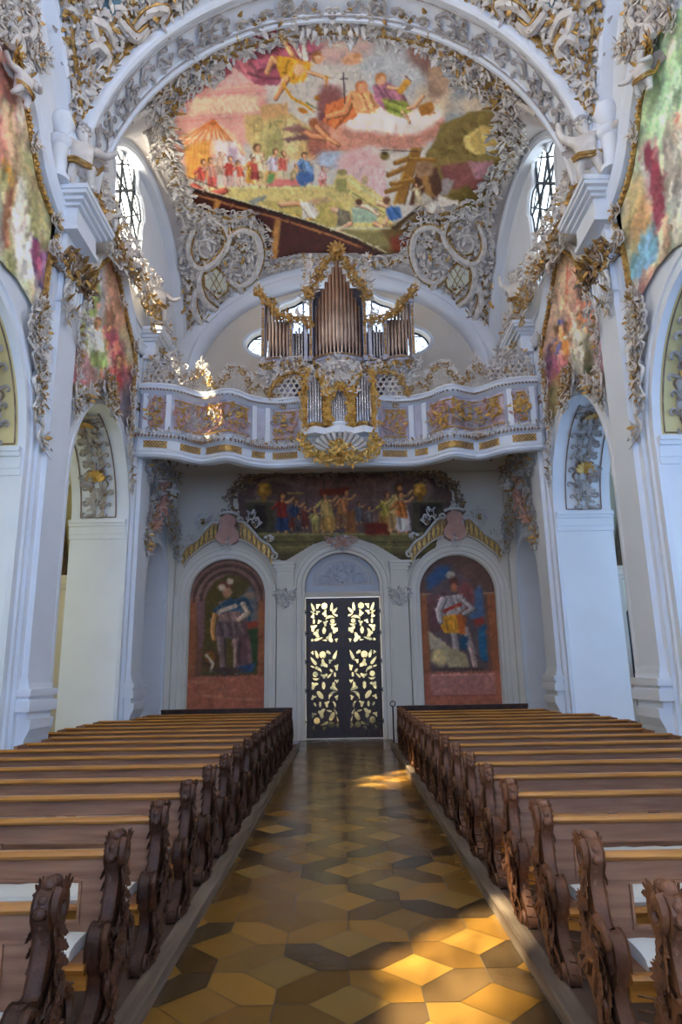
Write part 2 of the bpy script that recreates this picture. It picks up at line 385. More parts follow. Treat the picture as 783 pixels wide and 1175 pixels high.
# ------------------------------------------------------------ fresco painter: brush strokes of pigment laid on a raster, then carried by the plaster mesh
def vnoise(h, w, cell, rs):
    gh, gw = int(h/cell)+3, int(w/cell)+3; g = rs.rand(gh, gw)
    y = np.arange(h)/cell; x = np.arange(w)/cell; yi = y.astype(int); xi = x.astype(int); fy = y-yi; fx = x-xi
    fy = fy*fy*(3-2*fy); fx = fx*fx*(3-2*fx); fy = fy[:, None]; fx = fx[None]
    return (g[yi][:, xi]*(1-fy)*(1-fx)+g[yi+1][:, xi]*fy*(1-fx)+g[yi][:, xi+1]*(1-fy)*fx+g[yi+1][:, xi+1]*fy*fx)
class Canvas:
    def __init__(s, x0, y0, x1, y1, k, base, seed=1):
        s.x0, s.y0, s.x1, s.y1, s.k = x0, y0, x1, y1, k; s.w = int((x1-x0)*k); s.h = int((y1-y0)*k); s.rs = np.random.RandomState(seed)
        s.im = np.zeros((s.h, s.w, 3))+np.array(base, float)
        yy, xx = np.mgrid[0:s.h, 0:s.w]; s.X = x0+(xx+.5)/k; s.Y = y0+(yy+.5)/k
        s.n1 = vnoise(s.h, s.w, 6*k, s.rs)-.5; s.n2 = vnoise(s.h, s.w, 2.2*k, s.rs)-.5; s.n3 = vnoise(s.h, s.w, 14*k, s.rs)-.5
    def _win(s, xa, ya, xb, yb, m):
        a = max(0, int((xa-m-s.x0)*s.k)); b = min(s.w, int((xb+m-s.x0)*s.k)+1); c = max(0, int((ya-m-s.y0)*s.k)); d = min(s.h, int((yb+m-s.y0)*s.k)+1)
        return (slice(c, d), slice(a, b)) if b > a and d > c else None
    def _mix(s, sl, m, col, var=0.1):
        col = np.array(col, float); v = 1+var*(s.n1[sl]+s.n2[sl])
        s.im[sl] = s.im[sl]*(1-m[..., None])+(col*v[..., None])*m[..., None]
    def poly(s, pts, col, soft=0.6, al=1.0, var=0.1, wob=1.0):
        P = np.array(pts, float); sl = s._win(*P.min(0), *P.max(0), 2+soft*2)
        if sl is None: return s
        X = s.X[sl]+wob*s.n1[sl]*2; Y = s.Y[sl]+wob*s.n2[sl]*2
        ins = inpoly(X, Y, P).astype(float)
        if soft > 0:
            r = max(1, int(soft*s.k))
            for _ in range(2):
                for ax in (0, 1):
                    c = np.cumsum(np.pad(ins, [(r+1, r) if ax == 0 else (0, 0), (0, 0) if ax == 0 else (r+1, r)], mode='edge'), ax)
                    ins = (np.take(c, range(2*r+1, c.shape[ax]), ax)-np.take(c, range(0, c.shape[ax]-2*r-1), ax))/(2*r+1)
        s._mix(sl, np.clip(ins, 0, 1)*al, col, var); return s
    def ell(s, cx, cy, rx, ry, col, ang=0, soft=0.25, al=1.0, var=0.1, wob=1.0):
        R = max(rx, ry); sl = s._win(cx-R, cy-R, cx+R, cy+R, R*soft+2)
        if sl is None: return s
        X = s.X[sl]-cx+wob*s.n1[sl]; Y = s.Y[sl]-cy+wob*s.n2[sl]; a = radians(ang)
        u = (X*cos(a)+Y*sin(a))/rx; v = (-X*sin(a)+Y*cos(a))/ry; d = np.sqrt(u*u+v*v)
        s._mix(sl, np.clip((1+soft-d)/(2*soft+1e-6), 0, 1)*al, col, var); return s
    def line(s, pts, w, col, soft=0.4, al=1.0, w2=None, var=0.1, wob=0.6):
        P = np.array(pts, float); sl = s._win(*P.min(0), *P.max(0), w+2)
        if sl is None: return s
        X = s.X[sl]+wob*s.n1[sl]; Y = s.Y[sl]+wob*s.n2[sl]; m = np.zeros(X.shape); n = len(P)-1
        for i in range(n):
            a, b = P[i], P[i+1]; d = b-a; L = (d*d).sum()+1e-9; t = np.clip(((X-a[0])*d[0]+(Y-a[1])*d[1])/L, 0, 1)
            ww = w if w2 is None else w+(w2-w)*(i+t)/n
            D = np.hypot(X-a[0]-t*d[0], Y-a[1]-t*d[1]); m = np.maximum(m, np.clip((ww/2+soft-D)/(2*soft), 0, 1))
        s._mix(sl, m*al, col, var); return s
    def limb(s, pts, w, col, w2=None):
        c = np.array(col, float); P = np.array(pts, float)
        s.line(P+[0.25*w*.5, .25*w*.5], w*1.15, c*0.62, w2=None if w2 is None else w2*1.15); s.line(P, w*.9, c, w2=None if w2 is None else w2*.9)
        s.line(P-[.2*w, .15*w], w*.4, np.minimum(c*1.25+12, 250), al=.8, w2=None if w2 is None else w2*.4); return s
    def drape(s, pts, col, ang=80, n=6, soft=.5):
        """cloth with folds"""
        c = np.array(col, float); P = np.array(pts, float); s.poly(P, c, soft); lo = P.min(0); hi = P.max(0); ctr = P.mean(0); R = np.hypot(*(hi-lo))/2; a = radians(ang)
        for i in range(n):
            o = (i-(n-1)/2)/n*2*R*.8+s.rs.uniform(-1, 1)*R/n; px, py = ctr[0]-sin(a)*o, ctr[1]+cos(a)*o
            seg = [(px+cos(a)*R*q+s.rs.uniform(-.06, .06)*R, py+sin(a)*R*q) for q in np.linspace(-.95, .95, 7)]; seg = [q for q in seg if inpoly(q[0], q[1], P)]
            if len(seg) > 1: s.line(seg, R*.13, c*(0.62 if i % 2 else 1.22)+(0 if i % 2 else 8), soft=min(R*.04, 1.2), al=.65)
        return s
    def fig(s, x, y, h, robe, robe2=None, skin=(214, 160, 120), hair=(96, 60, 40), lean=0, arm=(0.5, -0.5), arm2=(-0.4, 0.3), seated=False):
        """a small painted figure standing on (x,y), h tall"""
        r = h*.075; robe2 = robe2 or tuple(np.array(robe)*.8); hx = x+lean*h*.5; hy = y-h+r
        sh = (x+lean*h*.35, y-h*.78); hip = (x, y-h*.45)
        s.limb([(hip[0]-.05*h, hip[1]), (x-.1*h, y-.2*h), (x-.09*h, y)], .09*h, skin, .05*h); s.limb([(hip[0]+.05*h, hip[1]), (x+.1*h, y-.22*h), (x+.1*h, y)], .09*h, skin, .05*h)
        s.drape([(sh[0]-.1*h, sh[1]), (sh[0]+.1*h, sh[1]), (hip[0]+.15*h, hip[1]), (x+.2*h, y-.06*h), (x-.02*h, y-.02*h), (x-.18*h, y-.1*h), (hip[0]-.13*h, hip[1])], robe2, 85, 6)
        s.drape([(sh[0]-.11*h, sh[1]), (sh[0]+.11*h, sh[1]), (hip[0]+.13*h, hip[1]+.1*h), (hip[0]-.14*h, hip[1]+.05*h)], robe, 75, 5)
        for (ax, ay), sg in ((arm, 1), (arm2, -1)):
            e = (sh[0]+sg*.1*h+ax*.2*h, sh[1]+.04*h+ay*.16*h+.05*h); s.limb([(sh[0]+sg*.1*h, sh[1]+.03*h), e, (e[0]+ax*.2*h, e[1]+ay*.2*h)], .065*h, robe if sg < 0 else skin, .04*h)
        s.line([sh, (hx, hy+r)], r*.9, skin); s.ell(hx, hy, r*1.15, r*1.25, hair); s.ell(hx+r*.25, hy+r*.25, r*.75, r*.9, skin)
        return s
    def cloud(s, x, y, rx, ry, col, col2, n=14):
        for i in range(n):
            a = s.rs.uniform(0, 2*pi); q = s.rs.uniform(0, .8); s.ell(x+rx*q*cos(a), y+ry*q*sin(a)+ry*.25, rx*.38, ry*.45, col2, soft=.5, al=.7)
        for i in range(n):
            a = s.rs.uniform(0, 2*pi); q = s.rs.uniform(0, .75); s.ell(x+rx*q*cos(a), y+ry*q*sin(a)-ry*.1, rx*.33, ry*.4, col, soft=.6, al=.7)
        return s
    def brush(s, n, w, ln, amp=.25, ang=None):
        for _ in range(n):
            x = s.rs.uniform(s.x0, s.x1); y = s.rs.uniform(s.y0, s.y1); j = min(s.h-1, int((y-s.y0)*s.k)); i = min(s.w-1, int((x-s.x0)*s.k))
            a = s.rs.uniform(0, pi) if ang is None else radians(ang)+s.rs.uniform(-.5, .5); L = ln*s.rs.uniform(.4, 1)/2; b = s.rs.uniform(-.3, .3)*L
            s.line([(x-cos(a)*L, y-sin(a)*L), (x-sin(a)*b, y+cos(a)*b), (x+cos(a)*L, y+sin(a)*L)], w*s.rs.uniform(.5, 1.3), np.clip(s.im[j, i]*(1+s.rs.uniform(-amp, amp))+s.rs.uniform(-8, 8, 3), 0, 255), soft=w*.5, al=.75)
        return s
    def finish(s, warp=0.8, grain=0.07):
        h, w = s.h, s.w; yy, xx = np.mgrid[0:h, 0:w]
        dx = (warp*s.k*s.n2*2).astype(int); dy = (warp*s.k*(s.n1+s.n2)).astype(int)
        s.im = s.im[np.clip(yy+dy, 0, h-1), np.clip(xx+dx, 0, w-1)]
        s.im *= (1+grain*s.n2+grain*s.n3*2)[..., None]; s.im = np.clip(s.im, 3, 252); return s
    def sample(s, px, py):
        x = np.clip((px-s.x0)*s.k-.5, 0, s.w-1.001); y = np.clip((py-s.y0)*s.k-.5, 0, s.h-1.001); xi = x.astype(int); yi = y.astype(int); fx = (x-xi)[:, None]; fy = (y-yi)[:, None]
        I = s.im; return I[yi, xi]*(1-fx)*(1-fy)+I[yi, xi+1]*fx*(1-fy)+I[yi+1, xi]*(1-fx)*fy+I[yi+1, xi+1]*fx*fy

def fresco_mesh(name, cv, poly, surf, m, step=1.2, parent=None, thick=None):
    """grid of plaster following the real surface, cut to the outline, carrying the painted pigment"""
    P = np.array(poly, float); lo = P.min(0); hi = P.max(0)
    nx = int((hi[0]-lo[0])/step)+1; ny = int((hi[1]-lo[1])/step)+1
    gx, gy = np.meshgrid(np.linspace(lo[0], hi[0], nx), np.linspace(lo[1], hi[1], ny))
    pts = surf(gx.ravel(), gy.ravel()); ins = inpoly(gx.ravel(), gy.ravel(), P).reshape(ny, nx)
    idx = -np.ones(nx*ny, int); use = np.zeros((ny, nx), bool)
    c = ins[:-1, :-1] & ins[1:, :-1] & ins[:-1, 1:] & ins[1:, 1:]
    use[:-1, :-1] |= c; use[1:, :-1] |= c; use[:-1, 1:] |= c; use[1:, 1:] |= c
    u = use.ravel(); idx[u] = np.arange(u.sum()); I = idx.reshape(ny, nx)
    ys, xs = np.nonzero(c); q = np.stack([I[ys, xs], I[ys, xs+1], I[ys+1, xs+1], I[ys+1, xs]], 1)
    me = bpy.data.meshes.new(name); V = pts[u]
    me.vertices.add(len(V)); me.vertices.foreach_set('co', V.ravel()); me.loops.add(q.size); me.loops.foreach_set('vertex_index', q.ravel().astype(np.int32))
    me.polygons.add(len(q)); me.polygons.foreach_set('loop_start', np.arange(0, q.size, 4, dtype=np.int32)); me.polygons.foreach_set('use_smooth', [True]*len(q))
    me.update(calc_edges=True); me.validate()
    at = me.attributes.new('pigment', 'FLOAT_COLOR', 'POINT'); colr = np.ones((len(V), 4)); colr[:, :3] = lin(cv.sample(gx.ravel()[u], gy.ravel()[u])); at.data.foreach_set('color', colr.ravel().astype(np.float32))
    me.materials.append(M[m]); return link(name, me, parent)

# ---- the great ceiling painting
FR_POLY = [(188, 137), (205, 112), (222, 96), (243, 84), (258, 66), (262, 50), (290, 34), (345, 27), (400, 27), (455, 33), (500, 47), (514, 72), (524, 93), (556, 108), (582, 132), (590, 165), (577, 190), (562, 214), (556, 240), (532, 256), (497, 262), (480, 276), (458, 291), (430, 293), (392, 290), (345, 291), (308, 299), (300, 268), (290, 244), (262, 248), (235, 243), (216, 228), (211, 205), (204, 185), (194, 160)]
cv = Canvas(178, 18, 602, 306, 1.6, (206, 196, 184), 3)
c = cv
c.poly([(178, 18), (300, 18), (300, 130), (178, 200)], (214, 176, 164), 8); c.poly([(400, 18), (602, 18), (602, 120), (420, 110)], (184, 184, 184), 10)
c.poly([(500, 80), (602, 80), (602, 150), (490, 165)], (140, 150, 160), 8); c.poly([(480, 100), (520, 90), (520, 130), (470, 160)], (206, 186, 158), 6)
c.ell(545, 122, 22, 12, (208, 190, 166), soft=.5)
# pink architecture behind the tent
c.poly([(196, 150), (218, 108), (302, 92), (312, 150), (215, 200)], (222, 164, 150), 3)
for i in range(6): c.line([(200+i*3, 140-i*7), (304, 132-i*7)], 2.2, (236, 190, 160) if i % 2 else (205, 140, 130), al=.7)
c.poly([(222, 112), (296, 108), (297, 128), (215, 130)], (236, 204, 170), 2)
c.ell(300, 140, 14, 10, (226, 170, 152), soft=.4)
c.poly([(280, 132), (330, 128), (362, 150), (362, 182), (300, 186), (283, 160)], (206, 176, 116), 1.5); c.ell(312, 165, 20, 24, (196, 180, 120)); c.ell(318, 172, 14, 20, (170, 160, 104)); c.ell(334, 160, 10, 22, (214, 196, 142))
for i in range(5): c.line([(292+i*7, 186), (292+i*9, 140)], 1, (150, 130, 80), al=.5)
c.poly([(300, 120), (330, 118), (332, 132), (300, 136)], (204, 160, 110), 1)
# curtain
c.drape([(190, 134), (211, 104), (245, 90), (263, 72), (268, 84), (240, 99), (222, 112)], (150, 76, 84), 150, 7)
c.drape([(250, 70), (262, 46), (290, 30), (345, 22), (386, 30), (376, 50), (360, 66), (352, 78), (330, 84), (318, 98), (293, 97), (277, 80), (262, 74), (256, 80)], (160, 84, 98), 160, 14)
c.drape([(262, 62), (280, 58), (300, 90), (288, 92), (270, 78)], (186, 108, 116), 60, 5)
for a, b, d in (((270, 44), (330, 40), .6), ((275, 56), (340, 52), .6), ((282, 70), (345, 66), 1.3), ((300, 36), (372, 40), 1.3), ((285, 84), (320, 90), .55), ((296, 50), (370, 34), .6)): c.line([a, ((a[0]+b[0])/2, (a[1]+b[1])/2+3), b], 3, np.array((160, 84, 98))*d, soft=1.4, al=.7)
# tent
c.poly([(245, 137), (203, 158), (212, 176), (283, 178), (270, 155)], (232, 190, 150), 1)
for i in range(9): c.line([(245, 137), (203+i*9.5, 160+abs(i-4)*1.2+i*1.6)], 1.7, (214, 120, 62))
c.poly([(212, 168), (240, 160), (244, 205), (214, 205)], (226, 164, 84), 1.5); c.poly([(246, 160), (270, 162), (286, 190), (262, 200), (248, 196)], (226, 212, 206), 1.5); c.poly([(262, 168), (274, 170), (268, 198), (262, 196)], (180, 158, 170), 1.5)
for i in range(6): c.line([(220+i*4, 160), (216+i*4.5, 200)], 1.1, (200, 120, 60), al=.6)
# angel with trumpets
c.cloud(392, 48, 40, 20, (214, 186, 170), (196, 160, 150), 10)
for i in range(9): c.line([(346-i*1.2, 66-i*3), (338-i*1.9, 52-i*2.6)], 3.4, (240, 230, 216) if i % 2 else (190, 176, 164))
c.line([(351, 68), (348, 50), (338, 38), (325, 30)], 6, (236, 226, 212), w2=2); c.line([(354, 66), (350, 48), (336, 35)], 1.5, (170, 150, 140))
c.limb([(335, 62), (328, 52), (327, 42)], 6, (226, 160, 110), 4); c.limb([(322, 76), (313, 66), (306, 84)], 7, (220, 152, 104), 4)
c.drape([(318, 64), (336, 66), (358, 72), (352, 92), (338, 97), (322, 88), (318, 78)], (214, 156, 48), 110, 8); c.ell(343, 80, 7, 7, (232, 182, 140)); c.limb([(352, 82), (372, 88), (378, 99)], 4, (222, 156, 108), 3)
c.limb([(328, 90), (322, 102), (316, 113)], 7, (222, 152, 104), 4); c.ell(364, 66, 6, 7, (150, 96, 50)); c.ell(366, 68, 4.4, 5, (228, 170, 126))
c.line([(325, 97), (335, 112), (353, 122), (360, 128)], 3, (206, 150, 44)); c.ell(348, 127, 6, 3, (180, 110, 30), 20); c.line([(376, 88), (372, 110)], 2, (200, 140, 40)); c.ell(366, 112, 5, 3.5, (176, 116, 30)); c.line([(352, 118), (372, 130)], 2, (120, 120, 70))
c.ell(405, 68, 10, 6, (228, 170, 128)); c.ell(410, 64, 5, 4, (196, 140, 96)); c.ell(400, 70, 8, 4, (214, 160, 120))
# dark cloud and sky top right
c.cloud(492, 52, 26, 26, (150, 116, 104), (120, 88, 82), 16); c.cloud(505, 84, 16, 26, (190, 158, 130), (150, 118, 100), 10)
# saints on their cloud
c.cloud(378, 122, 20, 22, (140, 86, 84), (110, 62, 66), 12); c.cloud(372, 160, 18, 22, (176, 110, 88), (150, 86, 70), 14)
c.cloud(440, 140, 58, 20, (244, 226, 214), (206, 160, 146), 22); c.cloud(466, 146, 34, 18, (236, 212, 200), (196, 132, 118), 16); c.cloud(400, 158, 30, 14, (222, 160, 130), (186, 112, 90), 14)
for x, y, r in ((408, 146, 14), (424, 150, 15), (440, 154, 14), (456, 158, 13), (474, 156, 14), (490, 148, 12), (500, 138, 9)): c.ell(x, y+3, r*1.2, r*.9, (196, 136, 116), soft=.3)
for x, y, r in ((410, 140, 13), (424, 138, 14), (440, 142, 14), (456, 143, 14), (472, 144, 13), (486, 138, 12), (498, 132, 9)): c.ell(x, y, r*1.15, r*.8, (242, 226, 214), soft=.35)
for x, y, r in ((414, 134, 8), (430, 132, 8), (448, 137, 8), (466, 138, 8), (484, 132, 7)): c.ell(x, y, r, r*.6, (252, 244, 236), soft=.5)
c.drape([(374, 120), (404, 108), (416, 118), (410, 134), (384, 148), (372, 140)], (214, 118, 66), 120, 8); c.limb([(404, 108), (396, 128), (376, 134)], 8, (224, 146, 96), 5)
c.drape([(402, 104), (424, 104), (436, 122), (428, 130), (408, 130)], (230, 168, 112), 70, 7); c.ell(415, 100, 7, 7.5, (176, 104, 60)); c.ell(416, 101, 4.8, 5.5, (226, 160, 116)); c.line([(396, 118), (394, 84)], 1.6, (70, 50, 50)); c.line([(391, 91), (399, 90)], 1.4, (70, 50, 50))
c.drape([(428, 98), (446, 94), (462, 106), (470, 122), (440, 126), (430, 114)], (178, 116, 134), 60, 8); c.drape([(438, 114), (466, 116), (474, 128), (460, 134), (444, 128)], (156, 164, 72), 20, 6)
c.ell(437, 90, 6.5, 6.5, (206, 136, 70)); c.ell(438, 92, 4.4, 5, (232, 176, 138)); c.limb([(446, 100), (458, 102), (466, 98)], 4.5, (226, 164, 124), 3); c.poly([(454, 106), (466, 90), (472, 94), (462, 108)], (206, 150, 60), .5); c.line([(466, 88), (472, 93)], 1, (90, 50, 30))
c.limb([(468, 124), (476, 122), (486, 110)], 4, (226, 160, 120), 3); c.poly([(480, 122), (496, 116), (499, 130), (484, 134)], (170, 112, 50), 1); c.limb([(462, 128), (470, 140)], 4, (220, 160, 120), 3)
c.limb([(348, 150), (358, 156), (374, 158)], 8, (206, 132, 92), 5); c.ell(360, 141, 5.5, 6, (170, 100, 60)); c.limb([(364, 146), (376, 158), (388, 166)], 7, (214, 138, 96), 4); c.poly([(322, 148), (344, 142), (352, 150), (340, 154)], (150, 104, 96), .8); c.poly([(322, 160), (350, 154), (358, 160), (330, 163)], (120, 84, 84), .8)
# pink dome and steps
c.cloud(375, 182, 22, 10, (176, 186, 200), (170, 176, 190), 8)
c.ell(414, 188, 26, 18, (222, 178, 172)); c.poly([(388, 192), (440, 190), (446, 238), (388, 230)], (216, 184, 178), 1)
for i in range(7): c.line([(392+i*7, 194), (392+i*8, 232)], 1, (190, 146, 146), al=.6)
# green gold terrace wall
c.poly([(236, 216), (380, 214), (388, 200), (404, 202), (448, 232), (452, 262), (440, 276), (300, 256)], (206, 186, 118), .8); c.line([(240, 216), (384, 213)], 3, (216, 204, 146)); c.poly([(300, 232), (392, 232), (400, 262), (350, 262)], (184, 164, 92), 2)
c.poly([(386, 206), (398, 204), (398, 220), (386, 220)], (150, 142, 86), .6); c.ell(393, 198, 6, 4, (146, 130, 84)); c.ell(419, 206, 3.6, 5, (190, 160, 120)); c.line([(400, 206), (446, 236)], 3, (206, 198, 140)); c.line([(400, 218), (440, 244)], 1.5, (130, 126, 70))
c.poly([(404, 238), (432, 238), (434, 256), (404, 256)], (160, 178, 150), .7); c.line([(404, 239), (432, 239)], 2, (200, 206, 180))
# groups of people
for a in ((230, 222, 34, (176, 76, 66), (196, 190, 170), .2), (243, 216, 30, (206, 150, 130), (190, 90, 80), -.1), (262, 214, 30, (184, 72, 62), (206, 170, 160), .15), (276, 214, 26, (206, 100, 80), (226, 190, 170), -.2), (288, 212, 30, (222, 172, 70), (206, 150, 60), .1), (301, 214, 42, (236, 214, 180), (214, 186, 130), -.25), (312, 212, 36, (206, 190, 200), (190, 150, 90), .2), (324, 208, 30, (200, 96, 84), (216, 196, 160), .1), (346, 214, 34, (84, 116, 160), (70, 96, 140), .2), (354, 210, 30, (120, 150, 186), (100, 120, 160), -.3), (370, 214, 20, (224, 186, 180), (206, 120, 110), .1), (292, 208, 24, (190, 84, 76), None, -.1), (252, 200, 22, (224, 184, 160), None, 0), (336, 214, 22, (196, 170, 120), (150, 140, 90), .3)):
    c.fig(a[0], a[1], a[2]*1.15, a[3], a[4], lean=a[5], arm=(c.rs.uniform(-.2, .8), c.rs.uniform(-.9, .3)))
c.limb([(222, 214), (238, 224), (258, 218)], 9, (180, 88, 72), 6); c.line([(208, 200), (250, 216)], 1, (90, 50, 40))
c.ell(352, 204, 7, 6, (70, 100, 150)); c.poly([(306, 206), (340, 206), (344, 213), (310, 214)], (206, 120, 112), 1); c.poly([(308, 200), (316, 200), (314, 210), (306, 210)], (110, 150, 90), .6)
c.limb([(322, 234), (340, 233), (352, 234)], 6, (206, 150, 110), 4); c.drape([(346, 231), (358, 233), (366, 244), (358, 254), (346, 250)], (216, 206, 190), 60, 5); c.limb([(356, 252), (346, 254), (340, 248)], 5, (196, 150, 60), 4); c.poly([(352, 230), (376, 226), (378, 232), (360, 236)], (186, 150, 110), .6)
c.poly([(284, 231), (306, 223), (303, 229), (290, 235)], (130, 134, 130), .8)
c.limb([(384, 240), (396, 246), (392, 262)], 7, (206, 160, 130), 5); c.drape([(388, 240), (402, 242), (402, 256), (386, 262)], (120, 110, 90), 60, 4); c.limb([(410, 234), (424, 238), (434, 246)], 6, (214, 180, 150), 4); c.ell(412, 232, 4, 4, (90, 60, 40)); c.limb([(434, 232), (448, 238), (440, 262)], 6, (216, 166, 128), 4)
c.drape([(446, 236), (460, 238), (462, 250), (450, 254), (442, 246)], (70, 106, 160), 60, 5); c.ell(444, 230, 4, 4.4, (120, 76, 50)); c.limb([(430, 256), (446, 264), (442, 272)], 5, (206, 150, 110), 4); c.limb([(402, 256), (392, 262), (384, 268)], 5, (214, 160, 126), 4)
# hill, tree and red barn of the right side
c.poly([(488, 196), (488, 176), (500, 160), (506, 142), (524, 136), (540, 128), (566, 126), (590, 140), (590, 190), (560, 240), (520, 236), (490, 210)], (128, 108, 56), 1.2)
for i in range(60):
    x, y = c.rs.uniform(494, 584), c.rs.uniform(126, 176); 
    if y > 180-(x-486)*.7: c.ell(x, y, c.rs.uniform(2, 6), c.rs.uniform(1.5, 4), [(96, 78, 34), (146, 124, 62), (112, 90, 44), (74, 58, 28)][c.rs.randint(4)], c.rs.uniform(-60, 60), .4)
c.poly([(532, 158), (552, 144), (570, 146), (571, 172), (546, 178), (534, 170)], (212, 186, 112), 1); c.poly([(536, 160), (552, 148), (556, 174), (546, 176)], (180, 152, 86), 1)
c.poly([(505, 190), (540, 186), (560, 196), (562, 216), (540, 224), (510, 214)], (128, 76, 70), 1.5); c.poly([(536, 186), (566, 184), (566, 202), (546, 206)], (164, 118, 124), 1.2); c.poly([(508, 204), (522, 206), (514, 224), (498, 224)], (150, 138, 134), 1)
c.poly([(516, 224), (536, 212), (556, 226), (552, 240), (530, 246), (514, 238)], (104, 88, 40), 1.5)
# timber frame
c.poly([(474, 210), (480, 190), (502, 192), (508, 218), (496, 236), (470, 236)], (84, 52, 34), 1.2)
c.poly([(472, 170), (484, 170), (464, 234), (452, 234)], (150, 104, 42), .5); c.line([(472, 170), (452, 234)], 1.2, (196, 150, 70)); c.line([(484, 170), (464, 234)], 1.2, (90, 56, 24))
for (a, b) in (((446, 201), (466, 192)), ((454, 187), (472, 181)), ((444, 220), (462, 214)), ((470, 183), (498, 184)), ((450, 211), (474, 207))): c.line([a, b], 6, (136, 92, 38)); c.line([(a[0], a[1]-2), (b[0], b[1]-2)], 1.3, (190, 146, 70))
c.ell(487, 195, 11, 9, (160, 126, 96)); c.ell(487, 192, 9, 6, (140, 104, 76)); c.poly([(484, 202), (492, 202), (498, 226), (490, 228)], (150, 110, 60), .6); c.line([(437, 172), (480, 174)], 1.1, (70, 54, 46)); c.ell(442, 179, 5.5, 5, (120, 100, 50)); c.ell(442, 176, 4, 2, (70, 56, 30))
# dark ground by the lower right rim
c.poly([(440, 262), (470, 250), (492, 232), (540, 246), (520, 262), (490, 262), (478, 278), (456, 300), (430, 296), (420, 280)], (100, 78, 44), 2.5); c.poly([(448, 272), (470, 268), (476, 278), (460, 290), (446, 288)], (120, 54, 34), 2); c.poly([(486, 236), (508, 226), (526, 230), (528, 242), (500, 246), (490, 244)], (214, 204, 190), 1); c.poly([(488, 220), (500, 232), (484, 236), (478, 244), (474, 236)], (176, 166, 150), .8); c.line([(452, 262), (482, 238)], 4, (70, 52, 30)); c.poly([(388, 262), (440, 266), (450, 286), (420, 282)], (128, 116, 72), 2); c.line([(380, 262), (448, 262)], 1.5, (186, 190, 160))
c.fig(480, 234, 24, (210, 190, 150), None, lean=-.2)
# the long dark beam and the void under it
c.poly([(210, 214), (236, 221), (300, 240), (360, 257), (408, 275), (440, 290), (438, 300), (300, 305), (200, 260)], (62, 28, 24), .8); c.line([(216, 216), (250, 226), (300, 240), (360, 258), (408, 276), (442, 294)], 4.5, (44, 22, 16)); c.line([(217, 214), (250, 223), (300, 237), (360, 255), (408, 272), (444, 290)], 1.1, (196, 190, 160))
c.line([(217, 221), (260, 234), (320, 251), (380, 270), (415, 284)], 2.4, (150, 96, 56)); c.poly([(316, 252), (322, 253), (318, 300), (308, 300)], (166, 116, 62), .5); c.poly([(246, 228), (254, 231), (250, 242), (244, 242)], (166, 116, 62), .5)
c.brush(3200, 1.5, 7, .16)
cv.finish(.5, .05); CV_MAIN = cv

# ---- side wall paintings, near bay
def near_canvas(seed, side):
    if side < 0:
        c = Canvas(-75, -30, 75, 400, 1.2, (176, 168, 130), seed)
        c.poly([(-75, -30), (75, -30), (40, 130), (-75, 200)], (186, 164, 158), 10); c.cloud(4, 110, 30, 40, (214, 196, 190), (196, 150, 140), 20); c.poly([(-60, 190), (20, 170), (60, 300), (40, 350), (-60, 330)], (170, 166, 120), 8)
        c.drape([(-40, 60), (-10, 40), (20, 90), (22, 180), (-10, 190), (-30, 150)], (196, 130, 120), 75, 9); c.drape([(0, 110), (14, 120), (26, 200), (10, 190)], (210, 190, 150), 80, 5); c.limb([(6, 130), (12, 160), (20, 190)], 8, (216, 170, 130), 5)
        c.drape([(2, 180), (10, 180), (12, 195), (4, 200)], (196, 130, 40), 60, 4); c.drape([(18, 200), (28, 205), (38, 260), (40, 330), (22, 330), (16, 260)], (216, 212, 200), 85, 10); c.drape([(26, 210), (38, 230), (46, 280), (40, 300), (32, 260)], (150, 146, 96), 80, 6)
        c.poly([(2, 230), (14, 228), (10, 285), (0, 285)], (150, 80, 56), 1); c.poly([(-75, 215), (4, 225), (0, 300), (-75, 300)], (150, 166, 170), 5)
        c.drape([(37, 270), (44, 272), (53, 300), (52, 334), (42, 334), (38, 312)], (70, 62, 110), 85, 6); c.drape([(38, 275), (44, 278), (52, 312), (42, 320)], (140, 70, 100), 70, 5); c.line([(38, 334), (47, 318), (54, 330)], 3, (206, 120, 60)); c.poly([(0, 340), (60, 330), (60, 400), (0, 400)], (196, 190, 176), 2)
        c.ell(17, 206, 5, 7, (130, 90, 60)); c.ell(12, 95, 6, 10, (216, 170, 140))
    else:
        c = Canvas(700, -30, 860, 400, 1.2, (186, 196, 172), seed)
        c.poly([(700, -30), (860, -30), (860, 180), (700, 160)], (176, 200, 168), 8); c.drape([(745, 95), (790, 40), (860, 30), (800, 110), (770, 175), (745, 180), (738, 130)], (170, 204, 166), 105, 14)
        c.drape([(762, 150), (785, 120), (830, 140), (810, 260), (775, 270), (755, 230)], (222, 220, 208), 95, 14); c.ell(777, 142, 7, 12, (226, 190, 170)); c.line([(772, 132), (784, 130)], 5, (206, 196, 190)); c.ell(778, 141, 2.5, 5, (216, 120, 100))
        c.drape([(738, 165), (752, 160), (762, 220), (764, 262), (752, 262), (744, 200)], (140, 66, 84), 82, 8); c.drape([(735, 185), (746, 200), (748, 250), (738, 240)], (200, 196, 200), 85, 6); c.poly([(722, 200), (738, 200), (746, 262), (730, 300), (716, 262)], (186, 170, 126), 4)
        c.drape([(745, 258), (754, 262), (758, 300), (738, 325), (722, 330), (728, 290)], (130, 176, 206), 95, 7); c.limb([(764, 262), (758, 300), (740, 322)], 13, (224, 186, 156), 8); c.poly([(725, 345), (790, 300), (860, 320), (820, 400), (730, 400)], (140, 92, 108), 2); c.drape([(733, 320), (740, 318), (748, 345), (736, 350)], (130, 80, 84), 85, 4)
        c.cloud(738, 245, 12, 20, (206, 170, 130), (190, 150, 110), 8)
    c.brush(2200, 3.2, 26, .22, 84 if side < 0 else 98)
    return c.finish(.8, .06)
CV_NL, CV_NR = near_canvas(21, -1), near_canvas(22, 1)
